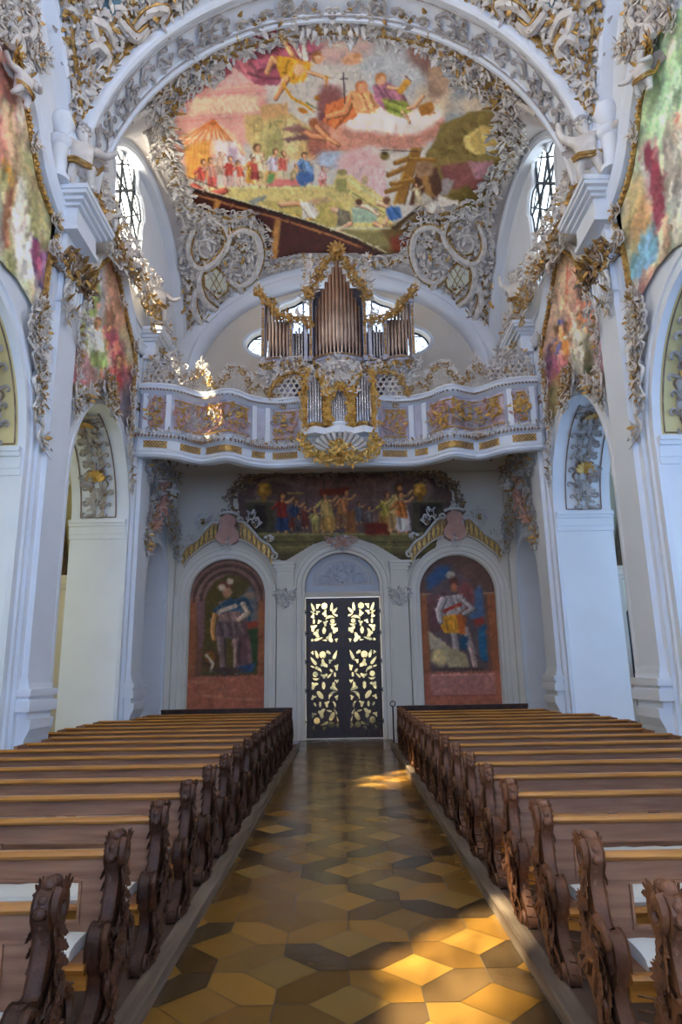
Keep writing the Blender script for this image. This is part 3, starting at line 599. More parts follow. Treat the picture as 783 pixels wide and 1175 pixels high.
def far_canvas(seed, side):
    if side < 0:
        c = Canvas(78, 285, 165, 505, 2, (170, 156, 130), seed)
        c.poly([(78, 285), (130, 285), (130, 360), (78, 380)], (174, 180, 196), 5); c.poly([(118, 290), (140, 290), (148, 380), (122, 380)], (196, 150, 124), 4); c.drape([(100, 340), (112, 318), (116, 330), (106, 400), (94, 420), (92, 380)], (150, 166, 104), 100, 6); c.drape([(104, 365), (114, 358), (122, 380), (120, 420), (106, 440), (102, 400)], (224, 224, 220), 92, 8)
        c.drape([(118, 372), (130, 368), (142, 400), (148, 440), (134, 450), (122, 420)], (190, 96, 110), 88, 9); c.drape([(120, 350), (130, 352), (132, 374), (120, 376)], (150, 104, 80), 80, 5); c.fig(136, 470, 62, (196, 70, 80), (206, 150, 140)); c.fig(124, 440, 50, (206, 170, 160), (190, 110, 110), lean=-.1); c.fig(146, 455, 44, (196, 120, 130), None, lean=-.1); c.fig(112, 425, 60, (226, 226, 224), (150, 166, 104))
        c.poly([(84, 400), (98, 396), (112, 440), (80, 440)], (190, 150, 150), 1.5); c.poly([(128, 460), (156, 430), (156, 500), (138, 500)], (110, 106, 120), 4); c.ell(113, 352, 3.5, 5, (210, 170, 150)); c.poly([(84, 420), (112, 446), (108, 450), (84, 440)], (200, 140, 150), 1)
    else:
        c = Canvas(615, 280, 705, 505, 2, (190, 160, 142), seed)
        c.poly([(640, 285), (660, 285), (655, 350), (632, 370)], (216, 190, 166), 4); c.poly([(660, 300), (680, 300), (690, 380), (662, 390)], (206, 140, 124), 5); c.drape([(656, 358), (665, 352), (672, 375), (676, 420), (660, 430), (656, 390)], (224, 220, 204), 90, 8); c.drape([(640, 368), (648, 366), (654, 400), (646, 425), (638, 400)], (84, 96, 170), 92, 6); c.drape([(646, 372), (656, 372), (660, 420), (648, 425)], (214, 140, 66), 90, 6)
        c.drape([(668, 370), (678, 370), (686, 420), (680, 430), (670, 420)], (110, 110, 90), 92, 6); c.fig(643, 440, 66, (90, 100, 176), (206, 160, 150)); c.fig(652, 432, 62, (216, 146, 80), (190, 120, 130)); c.fig(665, 436, 78, (230, 226, 214), None); c.fig(680, 432, 62, (120, 116, 96), (90, 90, 70)); c.poly([(680, 380), (692, 380), (696, 430), (684, 430)], (206, 170, 190), 3); c.fig(634, 446, 50, (170, 100, 130), (150, 90, 90))
        c.poly([(625, 430), (648, 440), (640, 480), (626, 500)], (150, 140, 106), 4); c.poly([(665, 300), (672, 312), (668, 345), (663, 340)], (96, 80, 84), 1.5); c.line([(650, 350), (652, 300)], 2, (196, 120, 100)); c.poly([(626, 400), (634, 405), (634, 440), (626, 440)], (120, 84, 120), 2)
    c.brush(1500, 1.8, 12, .2, 88)
    return c.finish(.8, .06)
CV_FL, CV_FR = far_canvas(31, -1), far_canvas(32, 1)

# ---- painting under the gallery
c = Canvas(255, 530, 545, 645, 2, (98, 80, 78), 41)
c.poly([(255, 530), (545, 530), (545, 560), (255, 560)], (84, 68, 68), 5); c.poly([(340, 548), (460, 548), (462, 600), (338, 600)], (118, 92, 90), 2)
for x in (300, 330, 352, 372, 388, 430, 444, 466): c.line([(x, 552), (x, 604)], 3, (136, 108, 104) if x % 4 else (92, 74, 74), al=.7)
for y in (562, 574): c.line([(375, y), (440, y)], 1, (134, 104, 104), al=.6)
c.ell(318, 565, 26, 18, (140, 116, 112), soft=.1); c.ell(318, 567, 22, 16, (96, 78, 76)); c.ell(470, 562, 26, 18, (140, 116, 112), soft=.1); c.ell(470, 564, 22, 16, (100, 80, 78))
for x0, x1 in ((284, 314), (474, 508)):
    c.poly([(x0, 574), (x1, 574), (x1+1, 612), (x0-1, 612)], (76, 70, 56), .5); c.poly([(x0+8, 580), (x1-8, 580), (x1-8, 606), (x0+8, 606)], (56, 44, 40), .5); c.line([(x0-2, 575), (x1+2, 575)], 3, (110, 102, 82))
for x in (303, 482): c.ell(x, 564, 8, 6, (176, 130, 50)); c.ell(x, 557, 7, 2.5, (206, 160, 70)); c.line([(x, 568), (x, 574)], 5, (140, 100, 40)); c.ell(x-2, 562, 3, 3, (226, 184, 90))
c.poly([(255, 612), (545, 612), (545, 645), (255, 645)], (112, 104, 66), 1); c.line([(290, 613), (505, 613)], 2.5, (150, 142, 96)); c.line([(296, 622), (500, 622)], 1.5, (80, 74, 48)); c.line([(318, 628), (480, 628)], 2, (140, 132, 84)); c.poly([(300, 634), (500, 634), (500, 645), (300, 645)], (82, 76, 54), 1)
for a in ((324, 611, 46, (140, 50, 34), (50, 66, 106), 0), (338, 608, 36, (60, 76, 110), (120, 60, 44), .1), (342, 611, 20, (90, 84, 90), None, 0), (362, 611, 28, (196, 186, 110), (170, 150, 90), -.1), (376, 611, 48, (206, 176, 110), (190, 150, 80), -.15), (392, 606, 44, (206, 140, 90), (150, 110, 80), .2), (412, 600, 24, (110, 110, 120), None, 0), (424, 603, 22, (130, 120, 120), None, 0), (442, 609, 44, (190, 170, 80), (160, 120, 60), .1), (454, 610, 54, (214, 186, 120), (190, 150, 100), .15), (462, 612, 48, (196, 120, 60), (206, 200, 200), -.1), (350, 606, 26, (120, 60, 50), None, 0)): c.fig(a[0], a[1], a[2], a[3], a[4], lean=a[5], skin=(206, 150, 104))
c.poly([(398, 586), (408, 586), (409, 612), (397, 612)], (140, 92, 56), .5); c.poly([(418, 600), (444, 600), (448, 614), (420, 614)], (110, 44, 30), 1.2); c.poly([(368, 562), (404, 558), (392, 568), (366, 568)], (120, 56, 40), 1); c.line([(330, 566), (348, 566)], 2, (176, 140, 90))
c.brush(1200, 1.2, 6, .22)
CV_GAL = c.finish(.6, .06)

# ---- the two painted niches
def niche_canvas(x0, x1, seed, side):
    c = Canvas(x0-4, 636, x1+4, 818, 3, (120, 84, 70), seed); cx = (x0+x1)/2
    c.poly([(x0-4, 636), (x1+4, 636), (x1+4, 700), (x0-4, 700)], (104, 80, 76), 2)
    c.poly([(x0, 686), (x0+8, 686), (x0+8, 776), (x0-1, 776)], (150, 96, 66), .5); c.poly([(x1-8, 686), (x1, 686), (x1+1, 776), (x1-8, 776)], (150, 96, 66), .5)
    c.line([(x0-2, 686), (x0+12, 686)], 2, (170, 130, 110)); c.line([(x1-12, 686), (x1+2, 686)], 2, (170, 130, 110))
    c.poly([(x0-4, 776), (x1+4, 776), (x1+4, 818), (x0-4, 818)], (168, 104, 84), .5)
    if side < 0:
        for i in range(5): c.line([(cx+(43-i*4)*cos(a), 690-(46-i*4)*sin(a)) for a in np.linspace(0, pi, 16)], 3.2, ((134, 104, 98), (90, 68, 64))[i % 2])
        c.poly([(x0+16, 690), (x0+26, 668), (cx, 658), (x1-22, 664), (x1-12, 690), (x1-8, 775), (x0+16, 775)], (88, 78, 40), 1); c.poly([(x0+8, 690), (x0+17, 690), (x0+17, 744), (x0+12, 744)], (124, 94, 96), .6); c.poly([(x1-32, 690), (x1-16, 672), (x1-9, 690), (x1-9, 716), (x1-30, 716)], (104, 104, 110), 1.5); c.ell(x1-18, 684, 6, 4, (150, 126, 110)); c.poly([(x1-26, 716), (x1-9, 714), (x1-9, 722), (x1-26, 724)], (150, 66, 50), .6); c.poly([(x1-26, 724), (x1-9, 722), (x1-9, 772), (x1-20, 772)], (56, 80, 50), 1.2)
        c.limb([(253, 716), (254, 745), (258, 772)], 10, (116, 96, 96), 6); c.limb([(268, 716), (272, 745), (272, 772)], 10, (136, 110, 104), 6); c.drape([(276, 700), (284, 720), (290, 768), (272, 770), (276, 730)], (104, 76, 80), 84, 6)
        c.drape([(248, 712), (276, 712), (280, 730), (266, 734), (246, 730)], (110, 90, 92), 80, 7); c.drape([(252, 690), (274, 688), (276, 714), (250, 714)], (146, 116, 110), 70, 6); c.drape([(244, 700), (262, 688), (282, 686), (290, 700), (286, 716), (278, 700), (250, 706)], (56, 84, 110), 20, 5); c.line([(244, 712), (252, 702), (270, 696)], 5, (196, 176, 160)); c.limb([(246, 706), (244, 722), (246, 734)], 6, (176, 130, 76), 5); c.limb([(278, 694), (284, 704), (274, 712)], 6, (190, 170, 150), 5)
        c.ell(260, 680, 5, 6.5, (186, 140, 110)); c.ell(258, 671, 8, 4, (120, 72, 60)); c.ell(254, 674, 4, 4, (206, 186, 166)); c.ell(263, 667, 4, 3.4, (206, 190, 166)); c.ell(244, 758, 10, 12, (84, 60, 40)); c.ell(242, 754, 6, 6, (130, 84, 34)); c.line([(238, 752), (246, 762), (244, 770)], 3, (190, 180, 160)); c.poly([(272, 766), (294, 762), (292, 772), (272, 773)], (56, 84, 126), .7); c.ell(262, 770, 18, 4, (76, 60, 56))
        for i in range(10): c.ell(c.rs.uniform(226, 294), c.rs.uniform(782, 806), 12, 1.6, (196, 140, 118) if i % 2 else (140, 84, 70), c.rs.uniform(-8, 8), .6, .5)
    else:
        c.poly([(x0+9, 700), (x0+14, 672), (cx, 656), (x1-16, 680), (x1-12, 700), (x1-12, 775), (x0+9, 775)], (98, 84, 90), 1); c.poly([(x0+8, 668), (x0+20, 654), (x0+36, 652), (x0+34, 664), (x0+8, 684)], (60, 90, 140), 2); c.poly([(x0+9, 690), (x0+30, 684), (x0+30, 730), (x0+9, 730)], (106, 74, 80), 2); c.poly([(x1-30, 690), (x1-14, 676), (x1-12, 714), (x1-28, 716)], (80, 110, 156), 1.5)
        c.ell(536, 690, 9, 17, (150, 90, 90)); c.ell(536, 688, 6, 12, (126, 76, 76)); c.ell(520, 664, 5, 4.5, (186, 180, 176)); c.ell(523, 672, 5, 6, (96, 60, 56)); c.ell(523, 679, 4, 5, (186, 120, 90)); c.limb([(519, 728), (522, 750), (524, 772)], 8, (150, 140, 146), 6); c.limb([(533, 728), (538, 750), (541, 770)], 8, (160, 140, 140), 6); c.poly([(x1-20, 728), (x1-12, 722), (x1-12, 764), (x1-20, 764)], (40, 96, 140), 1); c.poly([(526, 736), (536, 736), (534, 752), (526, 750)], (40, 76, 110), 1)
        c.drape([(510, 712), (526, 708), (532, 732), (510, 732), (506, 724)], (206, 150, 50), 85, 6); c.drape([(524, 706), (534, 712), (532, 734), (526, 732)], (176, 96, 44), 80, 4); c.drape([(510, 690), (532, 686), (534, 704), (526, 710), (508, 712)], (170, 164, 172), 70, 6); c.line([(512, 706), (530, 698)], 4, (160, 60, 40)); c.limb([(510, 692), (504, 706), (506, 718)], 7, (180, 174, 182), 5); c.limb([(532, 694), (542, 704), (532, 710)], 6, (160, 156, 160), 4)
        c.ell(504, 758, 9.5, 11, (190, 176, 130)); c.ell(504, 758, 7, 8, (206, 192, 144)); c.poly([(492, 728), (512, 744), (508, 750), (494, 750)], (176, 166, 146), .6); c.poly([(508, 744), (532, 756), (536, 772), (512, 772)], (170, 160, 130), .7); c.poly([(542, 716), (553, 714), (553, 722), (542, 724)], (150, 60, 56), .6); c.poly([(x0+8, 778), (x1-6, 778), (x1-6, 802), (x0+8, 802)], (176, 124, 120), .4); c.line([(x0+8, 779), (x1-6, 779)], 1.2, (206, 160, 150)); c.line([(x0+8, 802), (x1-6, 802)], 1.5, (140, 84, 76)); c.ell(524, 773, 28, 2.4, (80, 66, 66))
    c.brush(1600, .8, 5, .12)
    return c.finish(.35, .05)
CV_NIL, CV_NIR = niche_canvas(218, 304, 51, -1), niche_canvas(485, 567, 52, 1)
# ============================================================ THE SETTING
def struct(o, **k): o['kind'] = 'structure'; return o
# floor under the aisle: cut stone tiles
fl = MB(); fl.bb(-9.6, 9.6, -7.6, 22.5, -0.2, -0.012); struct(fl.build('floor', 'plaster_grey', smooth=False))
def tile_floor():
    s, w = 0.36, 0.30; P = s+w; g = 0.004; V = []; Fq = []; C = []; rs = np.random.RandomState(5)
    pal_sq = [(134, 96, 40), (146, 104, 44), (120, 84, 34), (138, 104, 50)]; pal_hx = [(108, 74, 30), (92, 64, 30), (126, 88, 34), (78, 58, 34), (118, 82, 34), (72, 54, 34), (120, 86, 38), (100, 70, 30), (128, 90, 36)]
    R = np.array([[cos(pi/4), -sin(pi/4)], [sin(pi/4), cos(pi/4)]])
    def add(poly, col):
        q = np.array(poly)@R.T+np.array([0.0, 8.4])
        if q[:, 0].max() < -1.32 or q[:, 0].min() > 1.4 or q[:, 1].min() < 0.5 or q[:, 1].max() > 20.55: return
        ctr = q.mean(0); q = ctr+(q-ctr)*(1-g*4); q[:, 0] = np.clip(q[:, 0], -1.3, 1.36); q[:, 1] = np.clip(q[:, 1], .5, 20.6)
        k = len(V); V.extend([(a, b, 0.0) for a, b in q]); Fq.append(tuple(range(k, k+len(q)))); c = lin(np.array(col)*rs.uniform(.85, 1.12)); C.extend([(*c, 1)]*len(q))
    N = 22; h = s/2; e = w/2
    for i in range(-N, N):
        for j in range(-N, N):
            x, y = i*P, j*P
            add([(x-h, y-h), (x+h, y-h), (x+h, y+h), (x-h, y+h)], pal_sq[rs.randint(4)])
            add([(x+h, y-h), (x+h+e, y-h-e), (x+h+w, y-h), (x+h+w, y+h), (x+h+e, y+h+e), (x+h, y+h)], pal_hx[rs.randint(9)])
            add([(x-h, y+h), (x-h-e, y+h+e), (x-h, y+h+w), (x+h, y+h+w), (x+h+e, y+h+e), (x+h, y+h)], pal_hx[rs.randint(9)])
    me = bpy.data.meshes.new('floor_tiles'); me.from_pydata(V, [], Fq); at = me.attributes.new('pigment', 'FLOAT_COLOR', 'POINT'); at.data.foreach_set('color', np.array(C, np.float32).ravel())
    me.materials.append(M['tiles']); return link('floor_aisle', me)
struct(tile_floor())
mat('grout', (70, 54, 34), 0.8, 0.1, 5)
fg = MB(); fg.bb(-1.32, 1.38, .4, 20.6, -0.012, -0.003); struct(fg.build('floor_bed', 'grout', smooth=False))

AR = [(-1.95, 1.85, 5.7, 2.3), (3.45, 1.85, 5.7, 2.3), (8.85, 1.85, 5.7, 2.3), (14.4, 1.85, 5.7, 2.3), (19.1, 1.12, 4.2, 1.5)]
def side_walls(s, nm):
    holes = [arch_pts(c, hw, 0.02, zs, r, 28) for c, hw, zs, r in AR]
    outer = [(-7.6, 0), (YB, 0), (YB, 11.25), (-7.6, 11.25)]
    struct(plate('wall_'+nm, outer, holes, 1.35, mtx_yz(s*6.125), 'plaster_white'))
    # clerestory with lobed windows
    holes = [win_shape(c) for c in WINY]
    struct(plate('wall_clerestory_'+nm, [(-7.6, 11.0), (YB+.4, 11.0), (YB+.4, 17.2), (-7.6, 17.2)], holes, 0.55, mtx_yz(s*(5.40+.275)), 'plaster_white'))
    # aisle shell
    w = MB(); w.bb(s*9.5, s*9.8, -7.6, 17.6, 0, 8.8); struct(w.build('wall_aisle_'+nm, 'plaster_yellow' if s < 0 else 'plaster_white', smooth=False))
    w = MB(); w.bb(s*6.8, s*9.8, 17.0, 17.4, 0, 8.8); struct(w.build('wall_aisle_end_'+nm, 'plaster_yellow' if s < 0 else 'plaster_cream', smooth=False))
    w = MB(); w.bb(s*5.46, s*9.8, -7.6, 17.4, 8.6, 8.9); struct(w.build('ceiling_aisle_'+nm, 'plaster_cream', smooth=False))
    w = MB(); w.bb(s*7.1, s*7.3, 17.4, YB+.5, 0, 8.3); struct(w.build('wall_stair_'+nm, 'plaster_warm', smooth=False))
    # aisle cross arch with its pier and impost
    xo = 7.5 if s < 0 else 7.05
    t = MB(); t.bb(s*6.8, s*xo, 16.62, 17.0, 0, 4.1)
    for a, b, c in ((4.1, 4.2, .06), (4.2, 4.34, .12), (4.34, 4.42, .17)): t.bb(s*6.8, s*(xo+c), 16.62-c, 17.0, a, b)
    struct(t.build('trim_1', 'plaster_warm', smooth=False))
    path = []
    for k in range(15):
        a = pi*k/14*.5; path.append((np.array([s*(8.6-1.25*cos(a)), 16.6, 4.42+2.6*sin(a)]), np.array([0, -1, 0]), np.array([-s*cos(a), 0, sin(a)])))
    t = MB(); t.sweep(path, [(-.3, 0), (.15, 0), (.15, .3), (-.3, .3)]); struct(t.build('trim_2', 'stucco_brown'))
def win_shape(c, g=0.0):
    p = [(-1.0, 11.9), (-1.05, 13.9), (-1.22, 14.3), (-1.05, 14.62), (-.85, 14.75), (-.62, 14.72), (-.5, 14.85), (-.48, 15.15), (-.3, 15.45), (0, 15.58)]
    p = p+[(-a, b) for a, b in reversed(p[:-1])]
    q = smooth_path(np.array(p), 3); return [(c+a*(1-g), 13.5+(b-13.5)*(1-g*.6)) for a, b in q]
WINY = (-1.7, 6.3, 14.9)
for s, nm in ((-1, 'left'), (1, 'right')): side_walls(s, nm)

def emit_glass(name, rgb, strength, tint=(.9, .95, 1)):
    m = bpy.data.materials.new(name); m.use_nodes = True; nt = m.node_tree; nt.nodes.clear()
    o = nt.nodes.new('ShaderNodeOutputMaterial'); ad = nt.nodes.new('ShaderNodeAddShader'); t = nt.nodes.new('ShaderNodeBsdfTransparent'); t.inputs[0].default_value = (*tint, 1)
    e = nt.nodes.new('ShaderNodeEmission'); e.inputs[0].default_value = (*lin(rgb), 1); e.inputs[1].default_value = strength
    nt.links.new(t.outputs[0], ad.inputs[0]); nt.links.new(e.outputs[0], ad.inputs[1]); nt.links.new(ad.outputs[0], o.inputs[0]); M[name] = m
emit_glass_door = 0
DOORLO, DOORHI = .1, 6.0
WARMTH = {-1: ((214, 230, 255), 1.0), 1: ((214, 230, 255), 1.0)}
emit_glass('daylight_glass_left', (255, 244, 226), 24.0, (.6, .62, .62)); emit_glass('daylight_glass_right', (244, 240, 236), 18.0)
emit_glass('daylight_glass_back', (205, 222, 245), 2.0); emit_glass('daylight_glass_choir', (160, 198, 250), 8.0)  # choir glow: added fill out of view, blue for the lower pillars
emit_glass('daylight_glass_aisle_l', (236, 240, 214), 3.0); emit_glass('daylight_glass_aisle_r', (170, 208, 250), 4.5)
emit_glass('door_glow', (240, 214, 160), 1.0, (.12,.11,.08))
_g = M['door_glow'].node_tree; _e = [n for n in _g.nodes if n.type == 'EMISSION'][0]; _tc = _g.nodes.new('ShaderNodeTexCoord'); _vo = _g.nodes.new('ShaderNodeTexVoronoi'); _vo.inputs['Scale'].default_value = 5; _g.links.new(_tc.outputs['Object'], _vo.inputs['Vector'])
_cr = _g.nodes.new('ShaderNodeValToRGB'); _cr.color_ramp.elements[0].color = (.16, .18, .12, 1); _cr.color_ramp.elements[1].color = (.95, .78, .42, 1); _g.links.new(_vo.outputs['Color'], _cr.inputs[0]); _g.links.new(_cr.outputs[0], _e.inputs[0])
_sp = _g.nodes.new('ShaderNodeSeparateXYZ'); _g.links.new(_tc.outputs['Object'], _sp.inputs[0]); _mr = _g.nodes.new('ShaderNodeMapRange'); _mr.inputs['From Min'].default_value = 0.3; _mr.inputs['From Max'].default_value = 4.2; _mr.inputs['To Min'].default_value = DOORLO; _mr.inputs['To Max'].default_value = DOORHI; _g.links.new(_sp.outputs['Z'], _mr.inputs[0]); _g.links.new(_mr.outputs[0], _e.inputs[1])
emit_glass('daylight_organ_left', (255, 248, 236), 9.0, (.6, .62, .62)); emit_glass('daylight_organ_right', (224, 234, 240), 3.0)
def window(n, s, c):
    root = empty('window_%d' % n, (s*5.6, c, 12)); root['kind'] = 'structure'
    pts = win_shape(c)
    plate('pane', pts, [], 0.01, mtx_yz(s*5.50), ('daylight_organ_' if c > 10 else 'daylight_glass_')+('left' if s < 0 else 'right'), root)
    b = MB(); X = s*5.47
    pts = np.array(win_shape(c))
    P = np.stack([np.full(len(pts), X), pts[:, 0], pts[:, 1]], 1); b.tube(P, .03, 4, closed=True, nrm=(1, 0, 0))
    def clipline(p0, p1, r):
        t = np.linspace(0, 1, 60); q = np.array(p0)[None]+(np.array(p1)-np.array(p0))[None]*t[:, None]; ins = inpoly(q[:, 0], q[:, 1], pts); run = q[ins]
        if len(run) > 1: b.tube([(X, *run[0]), (X, *run[-1])], r, 4, nrm=(1, 0, 0))
    for k in range(-6, 9):
        clipline((c-1.3, 11.6+k*.8), (c+1.3, 11.6+k*.8+2.2), .022 if k % 2 else .04)
        clipline((c+1.3, 11.6+k*.8), (c-1.3, 11.6+k*.8+2.2), .022 if k % 2 else .04)
    for k in (-.45, .45): clipline((c+k, 11.5), (c+k, 16), .045)
    for z in (12.6, 13.4, 14.2): clipline((c-1.3, z), (c+1.3, z), .035)
    b.build('window_frame', 'lead', root)
    # moulded rim on the wall face
    P = np.stack([np.full(len(pts), s*5.39), (pts[:, 0]-c)*1.06+c, (pts[:, 1]-13.5)*1.04+13.5], 1); r = MB(); r.tube(P, .05, 5, closed=True, nrm=(1, 0, 0)); r.build('window_sill', 'plaster_white', root)
for i, (s, c) in enumerate([(s, c) for s in (-1, 1) for c in WINY]): window(i+1, s, c)
def plain_window(n, corners_fn, size, m):
    pass
# aisle windows
for i, (s, c) in enumerate([(s, c) for s in (-1, 1) for c in (3.45, 8.85, 14.4)]):
    root = empty('window_%d' % (i+8), (s*9.48, c, 5)); root['kind'] = 'structure'
    plate('pane', arch_pts(c, .7, 3.2, 5.6, .7, 10), [], 0.02, mtx_yz(s*9.46), 'daylight_glass_aisle_l' if s < 0 else 'daylight_glass_aisle_r', root)
    b = MB()
    for k in range(1, 6): b.tube([(s*9.43, c-.7, 3.2+k*.45), (s*9.43, c+.7, 3.2+k*.45)], .015, 4)
    for k in (-.35, 0, .35): b.tube([(s*9.43, c+k, 3.2), (s*9.43, c+k, 6.1)], .015, 4)
    b.build('window_frame', 'lead', root)
# choir end behind the viewer; its glowing window shapes are added as unseen fill
w = MB(); w.bb(-5.5, 5.5, -7.9, -7.6, 0, 17); struct(w.build('wall_choir', 'plaster_white', smooth=False))
for i, (x, z0, z1, hw) in enumerate([(-3, 3.0, 8.5, 1.1), (3, 3.0, 8.5, 1.1)]):
    root = empty('window_%d' % (i+15), (x, -7.5, 5)); root['kind'] = 'structure'
    plate('pane', arch_pts(x, hw, z0, z1, .9, 10), [], 0.02, mtx_xz(-7.55), 'daylight_glass_choir', root)
    b = MB()
    for k in range(1, 14): b.tube([(x-hw, -7.5, z0+k*.55), (x+hw, -7.5, z0+k*.55)], .015, 4)
    b.build('window_frame', 'lead', root)

# back wall
def pxY(pts, Y, mir=True):
    q = onY(np.array([p[0] for p in pts], float), np.array([p[1] for p in pts], float), Y); return [(a[0], a[2]) for a in q]
_bw = [(-2.0, 11.6), (-2.35, 12.2), (-2.9, 12.5), (-3.15, 12.85), (-2.95, 13.2), (-2.55, 13.4), (-2.35, 13.7), (-2.2, 14.0), (-1.9, 14.3), (-1.5, 14.45), (-1.25, 14.62), (-.8, 14.85), (0, 14.95)]
_bw = _bw+[(-a, b) for a, b in reversed(_bw[:-1])]; BWIN = [tuple(q) for q in smooth_path(np.array(_bw), 3)]
NX = 3.58
nich = [arch_pts(s*NX, 1.17, 0.92, 4.3, 1.15, 28) for s in (-1, 1)]
door_hole = arch_pts(0, 1.17, 0.01, 4.5, 1.08, 28)
struct(plate('wall_back', [(-7.3, 0), (7.3, 0), (7.3, 17.2), (-7.3, 17.2)], [BWIN, door_hole]+nich, 0.5, mtx_xz(YB+.25), 'plaster_warm'))
root = empty('window_7', (0, YB+.4, 12)); root['kind'] = 'structure'
plate('pane', BWIN, [], .01, mtx_xz(YB+.40), 'daylight_glass_back', root)
b = MB(); P = np.array([(a, YB+.36, z) for a, z in BWIN]); b.tube(P, .05, 4, closed=True, nrm=(0, 1, 0)); BW = np.array(BWIN)
def cl2(p0, p1, r):
    t = np.linspace(0, 1, 120); q = np.array(p0)[None]+(np.array(p1)-np.array(p0))[None]*t[:, None]; run = q[inpoly(q[:, 0], q[:, 1], BW)]
    if len(run) > 1: b.tube([(run[0][0], YB+.36, run[0][1]), (run[-1][0], YB+.36, run[-1][1])], r, 4, nrm=(0, 1, 0))
for k in range(-14, 15): cl2((k*.42-1.7, 11.5), (k*.42+1.7, 15), .012); cl2((k*.42+1.7, 11.5), (k*.42-1.7, 15), .012)
for z in (12.3, 13.2, 14.05): cl2((-3.3, z), (3.3, z), .025)
for x in (-2.3, -1.2, 0, 1.2, 2.3): cl2((x, 11.5), (x, 15.1), .03)
b.build('window_frame', 'lead', root)
r = MB(); r.tube(np.array([(a*1.02, YB, (z-13)*1.03+13) for a, z in BWIN]), .07, 5, closed=True, nrm=(0, 1, 0)); r.build('window_sill', 'plaster_white', root)

# vaults
def vault(bay, name, m):
    y0, y1 = [(12.0, 20.6), (2.4, 11.0), (-7.2, 1.4)][bay]; nx, ny = (90, 76) if bay < 2 else (24, 20)
    xs = -W*np.cos(np.linspace(0, pi, nx)); ys = (y0+y1)/2-(y1-y0)/2*np.cos(np.linspace(0, pi, ny)); gx, gy = np.meshgrid(xs, ys); z = vaultz(gx, gy, bay)
    V = np.stack([gx, gy, z], -1).reshape(-1, 3); mb = MB(); mb.add(V, [(j*nx+i, (j+1)*nx+i, (j+1)*nx+i+1, j*nx+i+1) for j in range(ny-1) for i in range(nx-1)])
    return struct(mb.build(name, m, smooth='all'))
vault(0, 'ceiling', 'plaster_mauve'); vault(1, 'ceiling_near_bay', 'plaster_mauve'); vault(2, 'ceiling_choir_bay', 'plaster_white')
def band(y0, y1, name):
    N = 64; path = []
    for k in range(N+1):
        a = pi*k/N; p = np.array([-5.08*cos(a), (y0+y1)/2, 11.2+5.08*sin(a)]); nn = np.array([cos(a)*5.08, 0, -5.08*sin(a)]); nn /= np.linalg.norm(nn); path.append((p, np.array([0, 1., 0]), nn))
    h = (y1-y0)/2
    prof = [(-h, -.75), (-h, .0), (-h+.03, .06), (-h+.10, .09), (-h+.14, .04), (-h+.2, .04), (-h+.22, 0), (h-.2, 0), (h-.18, .04), (h-.12, .04), (h-.08, .08), (h, .06), (h, -.75)]
    mb = MB(); mb.sweep(path, prof); return struct(mb.build(name, 'plaster_white'))
band(10.95, 12.0, 'trim_3'); band(1.3, 2.5, 'trim_4')
# broad moulded arch framing the organ lunette on the back wall
N = 60; path = []
for k in range(N+1):
    a = pi*k/N; p = np.array([-4.98*cos(a), YB-.2, 11.5+3.72*sin(a)]); nn = np.array([cos(a), 0, -sin(a)]); path.append((p, np.array([0, -1., 0]), nn))
mb = MB(); mb.sweep(path, [(-.22, -.5), (.2, -.5), (.24, -.3), (.2, -.1), (.26, .0), (.22, .12), (.12, .22), (.0, .28), (-.22, .28)]); struct(mb.build('trim_5', 'plaster_white'))
# lunette arches on the side walls (thin moulding where vault meets wall)
for s in (-1, 1):
    for (yc, L) in ((16.3, 4.3), (6.7, 4.3), (-2.9, 4.3)):
        path = []
        for k in range(41):
            a = pi*k/40; path.append((np.array([s*5.2, yc-L*.985*cos(a), 11.6+3.94*sin(a)]), np.array([-s, 0, 0.]), np.array([0, cos(a), -sin(a)])))
        mb = MB(); mb.sweep(path, [(-.25, -.14), (.1, -.12), (.12, -.04), (.06, 0), (.1, .06), (.05, .12), (-.25, .12)]); struct(mb.build('trim_6', 'plaster_white'))

# pilasters with moulded bases, entablature blocks
def pilaster(s, yc, name, top=10.35):
    root = empty(name, (s*5.3, yc, 0)); root['kind'] = 'structure'
    b = MB()
    def slab(hw, X, z0, z1): b.bb(s*5.46, s*X, yc-hw, yc+hw, z0, z1)
    slab(.70, 5.38, 0, top+.1); slab(.55, 5.30, 0, top+.1); slab(.40, 5.20, 1.95, top)
    b.build('shaft', 'plaster_white', root, smooth=False)
    m = MB()    # base mouldings
    for z0, z1, d in ((0, .35, .10), (.35, 1.3, .02), (1.3, 1.42, .06), (1.42, 1.6, .13), (1.6, 1.66, .09), (1.66, 1.78, .13), (1.78, 1.86, .06), (1.86, 1.95, .03)):
        m.bb(s*5.46, s*(5.20-d), yc-.40-d, yc+.40+d, z0, z1)
    prof = [(0, 1.3), (.13, 1.3), (.12, 1.15), (.05, 1.0), (.0, .8)]
    m.prism([(5.20-a, z) for a, z in prof]+[(5.32, .8), (5.32, 1.3)], lambda a, z, d: (s*a, yc+d, z), -.44, .44)
    m.build('base', 'plaster_white', root, smooth=False)
    c = MB()    # entablature block
    for z0, z1, d in ((top-.05, top+.05, .05), (top+.05, top+.45, .0), (top+.45, top+.52, .08), (top+.52, top+.6, .16), (top+.6, top+.68, .24), (top+.68, top+.78, .27)):
        c.bb(s*5.46, s*(5.0-d), yc-.50-d, yc+.5+d, z0, z1)
    c.build('cornice', 'plaster_white', root, smooth=False)
    return root
for s in (-1, 1):
    for yc in (.75, 6.15, 11.6, 17.0): pilaster(s, yc, 'trim_7')
